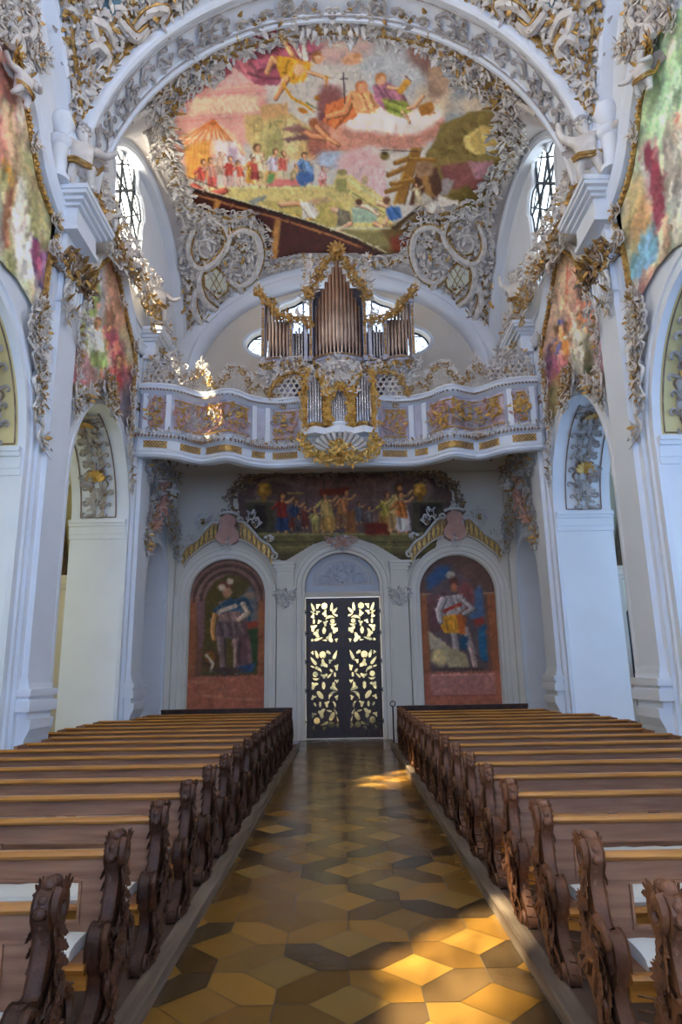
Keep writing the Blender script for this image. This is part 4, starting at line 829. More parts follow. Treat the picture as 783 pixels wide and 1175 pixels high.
# archivolts, imposts, ledge
def archivolt(s, c, hw, zs, rise, name, w=.34, X=5.45):
    mb = MB(); path = []
    pts = [(c-hw, 0.3+(zs-.3)*k/6) for k in range(6)]+[(c-hw*cos(pi*k/30), zs+rise*sin(pi*k/30)) for k in range(31)]+[(c+hw, zs-(zs-.3)*k/6) for k in range(1, 7)]
    for i, (y, z) in enumerate(pts):
        a, b2 = pts[max(i-1, 0)], pts[min(i+1, len(pts)-1)]; t = np.array([b2[0]-a[0], b2[1]-a[1]]); t = t/np.linalg.norm(t)
        path.append((np.array([s*X, y, z]), np.array([-s, 0, 0.]), np.array([0, -t[1], t[0]])))
    mb.sweep(path, [(0, 0), (.09, 0), (.09, .08), (.06, .1), (.06, .2), (.1, .22), (.1, w-.04), (0, w)])
    return struct(mb.build(name, 'plaster_white'))
for s in (-1, 1):
    for (c, hw, zs, r) in AR[:4]:
        archivolt(s, c, hw, zs, r, 'trim_8')
        im = MB()
        for e in (-1, 1):
            y = c+e*hw
            for z0, z1, d in ((zs-.42, zs-.3, .03), (zs-.3, zs-.1, .05), (zs-.1, zs-.02, .1), (zs-.02, zs+.06, .14)): im.bb(s*5.40, s*6.82, y-e*d, y+e*.02, z0, z1)
        struct(im.build('trim_9', 'plaster_white', smooth=False))
    c, hw, zs, r = AR[4]; archivolt(s, c, hw, zs, r, 'trim_8', .22)
    im = MB()
    for e in (-1, 1):
        for z0, z1, d in ((zs-.25, zs-.15, .03), (zs-.15, zs, .07)): im.bb(s*5.40, s*6.82, c+e*hw-e*d, c+e*hw+e*.02, z0, z1)
    struct(im.build('trim_9', 'plaster_white', smooth=False))
    lg = MB()
    for z0, z1, d in ((10.6, 10.9, .08), (10.9, 11.05, .14), (11.05, 11.16, .2)): lg.bb(s*5.46, s*(5.46-d), 17.4, YB, z0, z1); lg.bb(s*5.46, s*(5.46-d), 15.2, 16.6, z0, z1); lg.bb(s*5.46, s*(5.46-d), -7.6, .4, z0, z1)
    struct(lg.build('trim_10', 'plaster_white', smooth=False))
    # far corner pier strip on the back wall
    cp = MB(); cp.bb(s*5.2, s*5.46, YB-.28, YB, 0, 8.1); cp.bb(s*5.05, s*5.46, YB-.10, YB, 0, 4.3); struct(cp.build('trim_11', 'plaster_back', smooth=False))
# arches and pilasters of the back wall
def barch(cx, hw, z0, zs, rise, w, name, proj=.14):
    pts = [(cx-hw, z0+(zs-z0)*k/5) for k in range(5)]+[(cx-hw*cos(pi*k/30), zs+rise*sin(pi*k/30)) for k in range(31)]+[(cx+hw, zs-(zs-z0)*k/5) for k in range(1, 6)]
    path = []
    for i, (x, z) in enumerate(pts):
        a, b2 = pts[max(i-1, 0)], pts[min(i+1, len(pts)-1)]; t = np.array([b2[0]-a[0], b2[1]-a[1]]); t = t/np.linalg.norm(t); path.append((np.array([x, YB, z]), np.array([0, -1., 0]), np.array([-t[1], 0, t[0]])))
    mb = MB(); mb.sweep(path, [(0, 0), (proj*.5, 0), (proj*.5, w*.25), (proj*.8, w*.3), (proj*.8, w*.7), (proj, w*.75), (proj, w*.95), (0, w)]); return struct(mb.build(name, 'plaster_back'))
for s in (-1, 1): barch(s*NX, 1.20, .55, 4.3, 1.18, .34, 'trim_12')
barch(0, 1.17, 0, 4.5, 1.08, .34, 'trim_13', .2)
for s in (-1, 1):
    p = MB(); x0, x1 = s*1.5, s*2.02
    p.bb(x0, x1, YB-.16, YB, .9, 4.4); p.bb(s*1.49, s*2.05, YB-.2, YB, 0, .9); p.bb(x0, x1, YB-.2, YB, 4.35, 4.45)
    for z0, z1, d in ((5.0, 5.1, .04), (5.1, 5.2, .09), (5.2, 5.28, .14)): p.bb(s*(1.5-d*.3), s*(2.02+d), YB-.16-d, YB, z0, z1)
    p.bb(x0, x1, YB-.16, YB, 4.45, 5.0); struct(p.build('trim_14', 'plaster_back', smooth=False))
    p = MB(); p.bb(s*2.02, s*5.2, YB-.05, YB, 0, .9); p.bb(s*2.02, s*5.2, YB-.1, YB, .78, .9); struct(p.build('baseboard_back', 'plaster_back', smooth=False))
# tympanum over the door
tp = MB(); tp.bb(-1.17, 1.17, YB+.2, YB+.3, 4.22, 5.7); struct(tp.build('trim_15', 'plaster_grey', smooth=False))
tp = MB(); tp.bb(-1.17, 1.17, YB+.02, YB+.25, 4.22, 4.36); struct(tp.build('trim_16', 'plaster_warm', smooth=False))

# gallery slab
gp = [(-5.46, 16.6), (-4.3, 16.8), (-3.7, 17.25), (-3.05, 17.0), (-2.6, 17.4), (-1.8, 17.8), (-.9, 17.65)]
gp = gp+[(-a, b) for a, b in reversed(gp)]
sl = MB(); sl.prism(gp+[(5.46, YB), (-5.46, YB)], lambda a, b, d: (a, b, d), 8.2, 8.42); struct(sl.build('floor_gallery', 'plaster_warm', smooth=False))
# porch outside
po = MB(); po.bb(-6, 6, 21.1, 30, -.25, -.05); struct(po.build('ground_outside', 'plaster_warm', smooth=False))
# pews stand on low wooden platforms
for s, nm in ((-1, 'left'), (1, 'right')):
    k = MB(); k.bb(s*1.34, s*6.7, 1.6, 18.6, -.01, .08); struct(k.build('floor_platform_'+nm, 'wood_plat', smooth=False))
    k = MB(); k.bb(s*1.22, s*1.345, 1.6, 18.62, -.01, .095); struct(k.build('trim_17', 'wood_kerb', smooth=False))

# ---- frescoes
def part_surf(fn): return fn
o = fresco_mesh('ceiling_fresco', CV_MAIN, FR_POLY, lambda x, y: (lambda q: q-0.035*rays(x, y))(onV(x, y, 0)[0]), 'fresco_vault', 1.25)
tag(o, 'large painted ceiling fresco with winged angel, saints on a cloud and striped tent', 'ceiling painting')
NLP = [(-70, -20), (0, 35), (14, 55), (24, 84), (34, 120), (38, 160), (46, 195), (58, 235), (66, 258), (60, 290), (56, 330), (53, 360), (48, 372), (36, 350), (20, 322), (0, 300), (-70, 260)]
o = fresco_mesh('wall_fresco', CV_NL, NLP, lambda x, y: onX(x, y, -5.38), 'fresco_wall', 1.4); tag(o, 'tall wall fresco cut off by the left edge of the picture', 'wall painting')
def mirror_px(poly, X):
    q = onX(np.array([p[0] for p in poly], float), np.array([p[1] for p in poly], float), X); q[:, 0] *= -1; x, y = project(q); return list(zip(x.tolist(), y.tolist()))
NRP = mirror_px(NLP, -5.38)
o = fresco_mesh('wall_fresco', CV_NR, NRP, lambda x, y: onX(x, y, 5.38), 'fresco_wall', 1.4); tag(o, 'tall pale green wall fresco cut off by the right edge of the picture', 'wall painting')
FLP = [(92, 322), (100, 322), (107, 312), (116, 303), (124, 298), (132, 300), (138, 330), (145, 365), (152, 395), (155, 420), (152, 450), (150, 495), (140, 486), (130, 462), (120, 452), (104, 450), (90, 458), (84, 450), (84, 400)]
o = fresco_mesh('wall_fresco', CV_FL, FLP, lambda x, y: onX(x, y, -5.38), 'fresco_wall', 1.2); tag(o, 'framed wall fresco with crowd in pink robes left of the organ gallery', 'wall painting')
FRP = mirror_px(FLP, -5.38)
o = fresco_mesh('wall_fresco', CV_FR, FRP, lambda x, y: onX(x, y, 5.38), 'fresco_wall', 1.2); tag(o, 'framed wall fresco with white and blue robed figures right of the organ gallery', 'wall painting')
GP = [(272, 568), (282, 552), (300, 545), (395, 541), (490, 544), (510, 550), (520, 566), (518, 590), (506, 606), (498, 640), (462, 644), (430, 625), (395, 614), (360, 625), (328, 644), (304, 640), (290, 622), (276, 605)]
o = fresco_mesh('lintel_fresco', CV_GAL, GP, lambda x, y: onY(x, y, YB-.02), 'fresco_dark', 1.0); tag(o, 'dark wide fresco of figures and golden urns under the organ gallery', 'wall painting')
def niche_fresco(cvs, cx, name, label):
    pts = arch_pts(cx, 1.17, .92, 4.3, 1.15, 30); n = 90; m_ = 150
    gx, gz = np.meshgrid(np.linspace(cx-1.17, cx+1.17, n), np.linspace(.92, 5.45, m_)); 
    # picture coordinates in the niche: linear in x and z
    x0, x1, yt, yb = cvs.x0+4, cvs.x1-4, 641, 812
    px = x0+(gx-(cx-1.17))/2.34*(x1-x0); py = yb+(gz-.92)/(5.45-.92)*(yt-yb)
    V = np.stack([gx, np.full(gx.shape, YB+.13), gz], -1).reshape(-1, 3); mb = MB(); mb.add(V, [(j*n+i, j*n+i+1, (j+1)*n+i+1, (j+1)*n+i) for j in range(m_-1) for i in range(n-1)])
    o = mb.build(name, 'fresco_dark', smooth=False); at = o.data.attributes.new('pigment', 'FLOAT_COLOR', 'POINT'); colr = np.ones((len(V), 4)); colr[:, :3] = lin(cvs.sample(px.ravel(), py.ravel())); at.data.foreach_set('color', colr.ravel().astype(np.float32))
    return tag(o, label, 'wall painting')
niche_fresco(CV_NIL, -NX, 'niche_painting', 'painted niche of a knight in blue cloak and plumed hat, left of the door')
niche_fresco(CV_NIR, NX, 'niche_painting', 'painted niche of an armoured knight in yellow skirt with banner, right of the door')
# ============================================================ PEWS
def vol(cx, cy, r, turns, a0, n=16, d=1, w0=.03, w1=.008, x=0):
    P = []; R = []
    for k in range(n):
        t = k/(n-1); a = a0+d*turns*2*pi*t; rr = r*(1-.85*t); P.append((x, cx+rr*cos(a), cy+rr*sin(a))); R.append(w0+(w1-w0)*t)
    return P, R
def my(y, z):
    k = .74 if z < .1 else (.52 if z > .28 else .74-(z-.1)/.18*.22)
    return y if y > -.2 else -.2+(y+.2)*k
def pew_proto(s, wood, length):
    """origin: foot of the back post at the aisle end, on the platform. benches face the viewer (-Y). s: side the bench runs to (-1 left, 1 right)"""
    root = empty('pew'); root['localparts'] = 1
    # carved end standing across the aisle line
    prof = [(-.62, 0), (-.66, .03), (-.64, .10), (-.56, .16), (-.50, .24), (-.53, .32), (-.62, .38), (-.655, .46), (-.63, .54), (-.55, .585), (-.44, .59), (-.33, .565), (-.24, .58), (-.19, .66), (-.165, .76), (-.175, .83), (-.21, .88), (-.205, .95), (-.15, .995), (-.07, 1.0), (-.005, .965), (.02, .9), (.0, .84), (-.035, .79), (-.04, .70), (-.02, .6), (.02, .52), (.06, .44), (.085, .36), (.07, .27), (.0, .20), (-.12, .15), (-.28, .11), (-.40, .05), (-.46, 0)]
    prof = smooth_path(np.array([(my(a, b), b*.965) for a, b in prof]), 2, closed=True)
    # bevelled slab: layers with inset outline
    ctr = prof.mean(0); V = []; n = len(prof)
    tn = np.roll(prof, -1, 0)-np.roll(prof, 1, 0); tn /= np.linalg.norm(tn, axis=1)[:, None]; nrm = np.stack([tn[:, 1], -tn[:, 0]], 1)
    mb = MB(); lay = [(-.04, .012), (-.032, 0), (.032, 0), (.04, .012)]
    for x, ins in lay:
        for k in range(n): q = prof[k]-nrm[k]*ins*np.sign(1); V.append((x, q[0], q[1]))
    Fq = [tuple(range(n)), tuple(3*n+k for k in reversed(range(n)))]+[(l*n+k, (l+1)*n+k, (l+1)*n+(k+1) % n, l*n+(k+1) % n) for l in range(3) for k in range(n)]
    mb.add(V, Fq); mb.build('carved_end', wood, root)
    # carving: lion-like head, volutes, acanthus, beads along the edges
    c = MB(); rs = np.random.RandomState(3)
    for P, R in (vol(-.10, .91, .085, 1.3, 2.0, x=-s*.045), vol(-.50, .47, .11, 1.4, .3, x=-s*.045, w0=.032), vol(0.0, .33, .075, 1.2, 3.0, x=-s*.045), vol(-.58, .06, .05, 1.1, 1.0, x=-s*.045, w0=.022)):
        c.tube([(a, my(b, z), z*.965) for a, b, z in P], R, 6, nrm=(1, 0, 0))
    # head knob with brow, snout and mane of leaves
    for (dy, dz, r) in ((-.10, .955, .075), (-.185, .93, .048), (-.225, .905, .034), (-.13, 1.005, .045), (-.205, .955, .028), (-.06, 1.0, .04)):
        for V, Fq, _ in ball(r, 0, 0, 8, 6): c.add(V*np.array([.95, .9, .9])+np.array([0, dy*.92, dz*.965]), Fq)
    nx = np.array([-s, 0, 0.])
    def put(o, y, z, ang, sc, x=.038, n=None, sd=-s):
        nn = np.array([sd, 0, 0.]) if n is None else np.array(n, float); t = np.array([0, cos(ang), sin(ang)]); c.stamp(o, (sd*x, my(y, z), z*.965), nn, t, sc*.88, {0: 0, 1: 0, 2: 0})
    for k in range(7): put(LEAF, -.08, .95, .4+k*.55, .17, sd=-s)
    for k in range(7): put(LEAF, -.08, .95, .4+k*.55, .15, sd=s)
    for z, y in ((.84, -.12), (.77, -.10), (.70, -.09), (.62, -.10)):
        for sg in (-1, 1): put(LEAF, y+.01*sg, z, -pi/2+sg*.5, .19); put(LEAF, y+.01*sg, z, -pi/2+sg*.5, .16, sd=s)
    path = smooth_path(np.array([(-.12, .60), (-.2, .5), (-.34, .46), (-.44, .36), (-.40, .26), (-.30, .2), (-.36, .12), (-.5, .07)]), 4)
    for i in range(0, len(path)-1):
        t = path[i+1]-path[i]; a = math.atan2(t[1], t[0])
        for sg in (-1, 1): put(LEAF, path[i][0], path[i][1], a+sg*.9, .2+.05*rs.rand())
        if i % 2 == 0: put(FLOW, path[i][0], path[i][1], 0, .28, .06)
    put(SC[0], -.42, .50, 2.6, .38, .045); put(SC[1], -.28, .34, 1.1, .42, .045); put(SC[0], -.02, .42, -1.2, .30, .045); put(FAN, -.5, .40, -2.2, .32, .05); put(FAN, -.13, .66, 1.4, .22, .05); put(FLOW, -.47, .47, 0, .5, .06)
    # ruffled edge facing the viewer and the leaf crest behind
    for i in range(0, n, 2):
        q = prof[i]; m = nrm[i]; 
        if q[1] > .03:
            c.stamp(LEAF, (rs.uniform(-.02, .02), q[0]-m[0]*.01, q[1]-m[1]*.01), (m[0]*0+.0, m[0], m[1]), (rs.uniform(-.4, .4), -m[1], m[0]), .085, {0: 0})
    for k in range(6): z = .18+k*.06; c.stamp(LEAF, (-s*.02, .06+.03*sin(k), z), (0, .4, .9), (-s*.35, 1, .7), .17, {0: 0})
    c.build('carving', wood, root)
    # top rail, back boards with the open slot, seat, cushion
    L = s*length
    r = MB(); 
    pr = [(.04*cos(a), .868+.027*sin(a)) for a in np.linspace(0, 2*pi, 10, endpoint=False)]
    r.sweep([(np.array([x, -.10, 0]), np.array([0, 1., 0]), np.array([0, 0, 1.])) for x in (s*.03, L)], pr); r.build('top_rail', 'wood_rail', root)
    bk = MB(); bk.bb(s*.03, L, -.085, -.055, .72, .85); bk.bb(s*.03, L, -.085, -.055, .34, .50); bk.bb(s*.03, s*.22, -.085, -.055, .5, .72); bk.bb(L-s*.2, L, -.085, -.055, .5, .72)
    for q in (1, 2):
        if length > 2.6: x = s*length*q/3; bk.bb(x-.045, x+.045, -.084, -.056, .49, .73)
    bk.bb(s*.03, L, -.10, -.085, .72, .735); bk.bb(s*.20, L-s*.18, -.098, -.085, .485, .50); bk.bb(s*.205, s*.22, -.1, -.085, .485, .72)
    for q in range(5): bk.bb(s*(.03+q*length/5), s*(.03+q*length/5+.01), -.0865, -.085, .36, .49)
    bk.build('backrest', 'wood_panel', root, smooth=False)
    st = MB(); st.bb(s*.03, L, -.41, -.09, .365, .40); st.build('seat', 'wood_panel', root, smooth=False)
    sr = MB(); sr.sweep([(np.array([x, -.43, .385]), np.array([0, 1., 0]), np.array([0, 0, 1.])) for x in (s*.03, L)], [(.03*cos(a), .026*sin(a)) for a in np.linspace(0, 2*pi, 8, endpoint=False)]); sr.bb(s*.03, L, -.41, -.385, .27, .365); sr.build('seat_rail', 'wood_rail', root)
    cu = MB(); rs2 = np.random.RandomState(9); nx_ = 40; rows = []
    cs = [(-.40, .402), (-.415, .43), (-.40, .455), (-.34, .468), (-.25, .472), (-.16, .468), (-.11, .45), (-.11, .402)]
    path = []
    for k in range(nx_+1):
        t = k/nx_; x = s*(.13+(length-.25)*t); path.append((np.array([x, .004*sin(k*1.7), .003*sin(k*2.3)]), np.array([0, 1., 0]), np.array([0, 0, 1.])))
    cu.sweep(path, cs); cu.build('seat_cushion', 'cushion', root)
    hd = MB(); hd.bb(L-s*.05, L, -.46, -.04, 0, .88); hd.build('wall_end', 'wood_panel', root, smooth=False)
    for q in (s*.53, L*.6): ps = MB(); ps.bb(q-.03, q+.03, -.38, -.1, 0, .365); ps.build('leg', 'wood_dark', root, smooth=False)
    return root
NTH = ['first', 'second', 'third', 'fourth', 'fifth', 'sixth', 'seventh', 'eighth', 'ninth', 'tenth', 'eleventh', 'twelfth', 'thirteenth', 'fourteenth', 'fifteenth', 'sixteenth', 'seventeenth']
for s, nm, y0, wood in ((-1, 'left', 2.48, 'wood_dark'), (1, 'right', 2.25, 'wood_red')):
    protos = {}
    for k in range(17):
        y = y0+.1+.935*k
        long_ = 4.15; sh = 3.62
        L = sh if any(abs(y-pc) < .95 for pc in (6.15, 11.6, 17.0)) else long_
        if L not in protos: o = protos[L] = pew_proto(s, wood, L)
        else: o = copy_tree(protos[L])
        o.location = (s*1.385, y, .08)
        tag(o, '%s wooden pew with carved end, %s row from the front edge of the %s block' % ('dark' if s < 0 else 'reddish', NTH[k], nm), 'pew', 'pews of the %s block' % nm)
# boards closing the last rows
for s, nm in ((-1, 'left'), (1, 'right')):
    b = MB(); b.bb(s*1.4, s*4.9, 18.42, 18.46, .08, 1.0); b.bb(s*1.4, s*4.9, 18.38, 18.5, .98, 1.04); o = b.build('pew_screen', 'wood_dark', smooth=False)
    tag(o, 'low dark wooden board closing the %s pew block towards the door' % nm, 'pew screen')
# iron ring post at the end of the right block
b = MB(); b.tube([(1.30, 18.5, .08), (1.30, 18.5, 1.02)], .02, 6); b.tube([(1.30+.07*cos(a), 18.5, 1.09+.07*sin(a)) for a in np.linspace(0, 2*pi, 14, endpoint=False)], .014, 5, closed=True, nrm=(0, 1, 0))
o = b.build('ring_post', 'iron'); tag(o, 'slim iron post with ring beside last pew, right of the door', 'post')

# ============================================================ DOOR
root = empty('door_1', (0, YB+.12, 0)); root['kind'] = 'structure'
def blob(kind, x, y, r, a=0, n=14):
    out = []
    for k in range(n):
        t = 2*pi*k/n
        if kind == 'o': u, v = r*cos(t), r*1.02*sin(t)
        elif kind == 'e': u, v = r*.62*cos(t), r*1.25*sin(t)
        elif kind == 't': q = r*(.62+.48*max(0, cos(1.5*t))**2+.35*(cos(3*t)*.5)); u, v = q*cos(t), q*sin(t)
        elif kind == 'd': u, v = r*.34*sin(t)*(1.1-cos(t)*.75), r*1.5*cos(t)
        elif kind == 'c':
            tt = -1.2+2.4*(k/(n/2-1)) if k < n/2 else 1.2-2.4*((k-n/2)/(n/2-1)); rr = r*1.5 if k < n/2 else r*1.5-(.75*r*cos(tt*1.25)); u, v = rr*sin(tt), rr*cos(tt)-r*1.1
        out.append((x+u*cos(a)-v*sin(a), y+u*sin(a)+v*cos(a)))
    return out
# holes traced panel by panel: unit panel x 0..1 (hinge to middle), y 0..h
UP = [('d', .10, 1.34, .13, .35), ('t', .28, 1.38, .10, .3), ('o', .52, 1.36, .12, 0), ('d', .78, 1.36, .13, -.1), ('d', .92, 1.22, .12, -.8), ('t', .10, .98, .10, 1.2), ('t', .27, 1.14, .09, .2), ('t', .52, 1.08, .13, 1.1), ('c', .70, .96, .14, .2), ('d', .90, 1.03, .08, 1.2), ('d', .08, 1.14, .08, 1.0), ('e', .14, .80, .075, 0), ('t', .33, .80, .09, 0), ('t', .54, .74, .11, .6), ('o', .80, .80, .09, 0), ('c', .82, .66, .10, pi), ('t', .11, .58, .14, .4), ('e', .50, .46, .11, 0), ('t', .88, .48, .17, 2.3), ('t', .22, .36, .16, 1.0), ('d', .30, .16, .12, -1.3), ('t', .68, .20, .17, 1.1), ('t', .93, .12, .08, .5), ('o', .08, .12, .05, 0), ('d', .52, .11, .06, 1.5)]
LO = [('d', .22, 2.32, .13, .3), ('t', .62, 2.36, .11, 1.5), ('o', .44, 2.27, .13, 0), ('d', .88, 2.26, .14, -.4), ('t', .08, 2.34, .07, 1), ('d', .10, 2.10, .14, .7), ('t', .46, 1.99, .16, 1.6), ('t', .70, 2.08, .09, .3), ('t', .92, 1.90, .12, .6), ('c', .26, 1.86, .15, -.4), ('d', .06, 1.92, .07, 1.2), ('e', .74, 1.78, .07, .8), ('o', .18, 1.68, .10, 0), ('c', .20, 1.53, .10, pi), ('t', .48, 1.62, .12, 2.6), ('d', .68, 1.64, .09, -.8), ('e', .86, 1.66, .07, 0), ('t', .12, 1.36, .15, .2), ('e', .46, 1.34, .11, 0), ('t', .80, 1.28, .17, 1.3), ('t', .93, 1.46, .09, 2.6), ('e', .34, 1.06, .14, .7), ('c', .72, 1.08, .14, .8), ('t', .10, 1.00, .10, 0), ('t', .90, .98, .09, .8), ('e', .34, .78, .08, 0), ('t', .56, .80, .12, .6), ('e', .16, .78, .06, .5), ('c', .84, .78, .10, -1.2), ('t', .37, .53, .17, .7), ('d', .64, .58, .08, 1.3), ('d', .86, .56, .08, .6), ('e', .74, .42, .14, -.5), ('t', .10, .48, .10, .1), ('o', .22, .30, .12, 0), ('d', .48, .20, .12, 1.9), ('o', .72, .17, .11, 0), ('t', .92, .16, .10, 1.2), ('t', .10, .10, .07, 1), ('t', .46, .08, .08, .2), ('d', .93, .34, .07, .3)]
DY = YB+.10
for s in (-1, 1):
    lf = MB(); x0, x1 = s*.04, s*1.145
    lf.bb(s*1.02, x1, DY-.03, DY+.05, .03, 4.18); lf.bb(s*.02, s*.15, DY-.03, DY+.05, .03, 4.18)
    for z0, z1 in ((.03, .24), (2.60, 2.80), (4.05, 4.18)): lf.bb(s*.14, s*1.03, DY-.03, DY+.05, z0, z1)
    leafo = lf.build('door_leaf', 'wood_door', root, smooth=False)
    for holes, z0, hh in ((LO, .24, 2.36), (UP, 2.80, 1.25)):
        sc = .87; hy = hh/(2.42 if hh > 2 else 1.5)
        H = []
        for i, (k_, x, y, r, a) in enumerate(holes):
            bl = blob(k_, 0, 0, r*.9, a); bl = [(s*(1.02-(x+u)*sc), z0+(y+v/hy*.9)*hy) for u, v in bl]
            bl = [(min(max(q[0], min(s*.165, s*1.005)), max(s*.165, s*1.005)), min(max(q[1], z0+.02), z0+hh-.02)) for q in bl]; H.append(bl)
        cell = .0125; xa, xb = sorted((s*.14, s*1.03)); nx, nz = int((xb-xa)/cell), int((hh+.02)/cell)
        gx, gz = np.meshgrid(xa+(np.arange(nx)+.5)*(xb-xa)/nx, z0-.01+(np.arange(nz)+.5)*(hh+.02)/nz); solid = np.ones(gx.shape, bool)
        for h in H: solid &= ~inpoly(gx, gz, h)
        # thin bridges kept between openings
        for i, h in enumerate(H):
            a_ = np.array(h); c0 = a_.mean(0); out = c0+(a_-c0)*(1+.022/(np.abs(a_-c0).mean()+.01)); ring = inpoly(gx, gz, out) & ~inpoly(gx, gz, h)
            for g_ in H[:i]: solid |= ring & inpoly(gx, gz, g_)
        V = []; Fq = []; X = np.linspace(xa, xb, nx+1); Z = np.linspace(z0-.01, z0+hh+.01, nz+1); GX, GZ = np.meshgrid(X, Z)
        for d in (-.016, .016): V.append(np.stack([GX, np.full(GX.shape, DY+d), GZ], -1).reshape(-1, 3))
        N1 = (nx+1)*(nz+1); sp = np.pad(solid, 1)
        for j in range(nz):
            for i in range(nx):
                if not solid[j, i]: continue
                a0 = j*(nx+1)+i; a1 = a0+1; b0 = a0+nx+1; b1 = b0+1; Fq.append((a0, a1, b1, b0)); Fq.append((N1+a1, N1+a0, N1+b0, N1+b1))
                if not sp[j+1, i]: Fq.append((a0, b0, N1+b0, N1+a0))
                if not sp[j+1, i+2]: Fq.append((a1, N1+a1, N1+b1, b1))
                if not sp[j, i+1]: Fq.append((a0, N1+a0, N1+a1, a1))
                if not sp[j+2, i+1]: Fq.append((b0, b1, N1+b1, N1+b0))
        pm = MB(); pm.add(np.concatenate(V), Fq); pm.build('carved_panel', 'wood_door', root, smooth=False)
    hg = MB()
    for z in (.5, 1.4, 2.25, 3.1, 3.75): hg.bb(s*1.03, s*1.24, DY-.06, DY-.03, z-.025, z+.025); hg.bb(s*1.15, s*1.22, DY-.09, DY-.02, z-.07, z+.07)
    hg.build('hinge', 'iron', root, smooth=False)
md = MB(); md.bb(-.055, .055, DY-.06, DY+.02, .03, 4.18); md.bb(-.09, .09, DY-.07, DY, 2.62, 2.78); md.bb(-.03, .03, DY-.09, DY, 1.2, 1.5); md.build('middle_post', 'wood_door', root, smooth=False)
g = MB(); g.bb(-1.1, 1.1, DY+.09, DY+.10, .05, 4.15); g.build('glass_pane', 'door_glow', root, smooth=False)

# ============================================================ ORGAN GALLERY PARAPET
half = [(5.25, 16.35), (4.85, 16.38), (4.35, 16.55), (4.0, 16.9), (3.7, 17.05), (3.4, 16.95), (3.05, 16.78), (2.8, 16.95), (2.6, 17.2), (2.2, 17.45), (1.75, 17.55), (1.3, 17.5), (.9, 17.45)]
cp = [(-a, b) for a, b in half]+[(a, b) for a, b in reversed(half)]
CURVE = resample(smooth_path(np.array(cp), 4), .08); CT = np.gradient(CURVE, axis=0); CT /= np.linalg.norm(CT, axis=1)[:, None]; CN = np.stack([CT[:, 1], -CT[:, 0]], 1)
CS = np.concatenate([[0], np.cumsum(np.linalg.norm(np.diff(CURVE, axis=0), axis=1))])
def par_at(x):
    i = int(np.argmin(np.abs(CURVE[:, 0]-x))); return CURVE[i], CT[i], CN[i]
def frames(x0, x1, z=0):
    idx = [i for i in range(len(CURVE)) if x0 <= CURVE[i, 0] <= x1]
    return [(np.array([*CURVE[i], z]), np.array([*CN[i], 0]), np.array([0, 0, 1.])) for i in idx]
root = empty('gallery_parapet', (0, 17, 7.5)); tag(root, 'curving white and gold parapet of the organ gallery', 'parapet')
m = MB(); fr = frames(-5.3, 5.3)
m.sweep(fr, [(-.25, 9.2), (.02, 9.2), (.06, 9.24), (.14, 9.28), (.18, 9.33), (.18, 9.37), (.10, 9.40), (.16, 9.44), (.14, 9.48), (-.25, 9.48)])
m.build('top_rail', 'plaster_white', root)
m = MB(); m.sweep(fr, [(-.12, 8.1), (.0, 8.1), (.0, 9.2), (-.12, 9.2)]); m.build('panel_wall', 'case_grey', root, smooth=False)
m = MB(); m.sweep(fr, [(-.12, 7.55), (.10, 7.55), (.14, 7.6), (.08, 7.66), (.10, 7.9), (.16, 7.94), (.22, 8.0), (.14, 8.06), (.20, 8.12), (.06, 8.18), (-.12, 8.18)]); m.build('base_moulding', 'plaster_white', root)
m = MB(); m.sweep(fr, [(-.3, 7.5), (.06, 7.45), (.12, 7.5), (.10, 7.56), (-.3, 7.56)]); m.build('lower_lip', 'plaster_white', root)
POSTS = [5.05, 4.55, 2.35, 1.95, 1.0]
SEGS = [(-4.42, -2.48), (2.48, 4.42)]
for x0, x1 in SEGS+[(-1.9, -1.15), (1.15, 1.9), (-5.0, -4.6), (4.6, 5.0)]:
    m = MB(); m.sweep(frames(x0, x1), [(.0, 8.26), (.02, 8.26), (.02, 9.12), (.0, 9.12)]); m.build('pink_panel', 'marble_pink', root, smooth=False)
for sg in (-1, 1):
    for xx in (4.52, 2.38, 2.02, 1.02, 5.1):
        p, t, n_ = par_at(sg*xx); m = MB(); m.box((p[0]+n_[0]*.03, p[1]+n_[1]*.03, 8.68), (.14, .10, 1.04), rz=math.atan2(t[1], t[0])); m.build('post', 'plaster_white', root, smooth=False)
for x0, x1 in ((-5.1, -4.5), (-4.3, -3.75), (-3.6, -2.7), (-2.5, -2.1), (-1.9, -1.1), (1.1, 1.9), (2.1, 2.5), (2.7, 3.6), (3.75, 4.3), (4.5, 5.1)):
    m = MB(); m.sweep(frames(x0, x1), [(.09, 7.69), (.12, 7.69), (.12, 7.87), (.09, 7.87)]); m.build('lattice_strip', 'gold_lattice', root, smooth=False)
    g_ = MB(); f = frames(x0, x1)
    for i in range(len(f)-2):
        for a, b in ((7.69, 7.87), (7.87, 7.69)): g_.tube([f[i][0]+f[i][1]*.125+np.array([0, 0, a]), f[i+2][0]+f[i+2][1]*.125+np.array([0, 0, b])], .01, 4)
    g_.build('lattice_bars', 'stucco_brown', root)

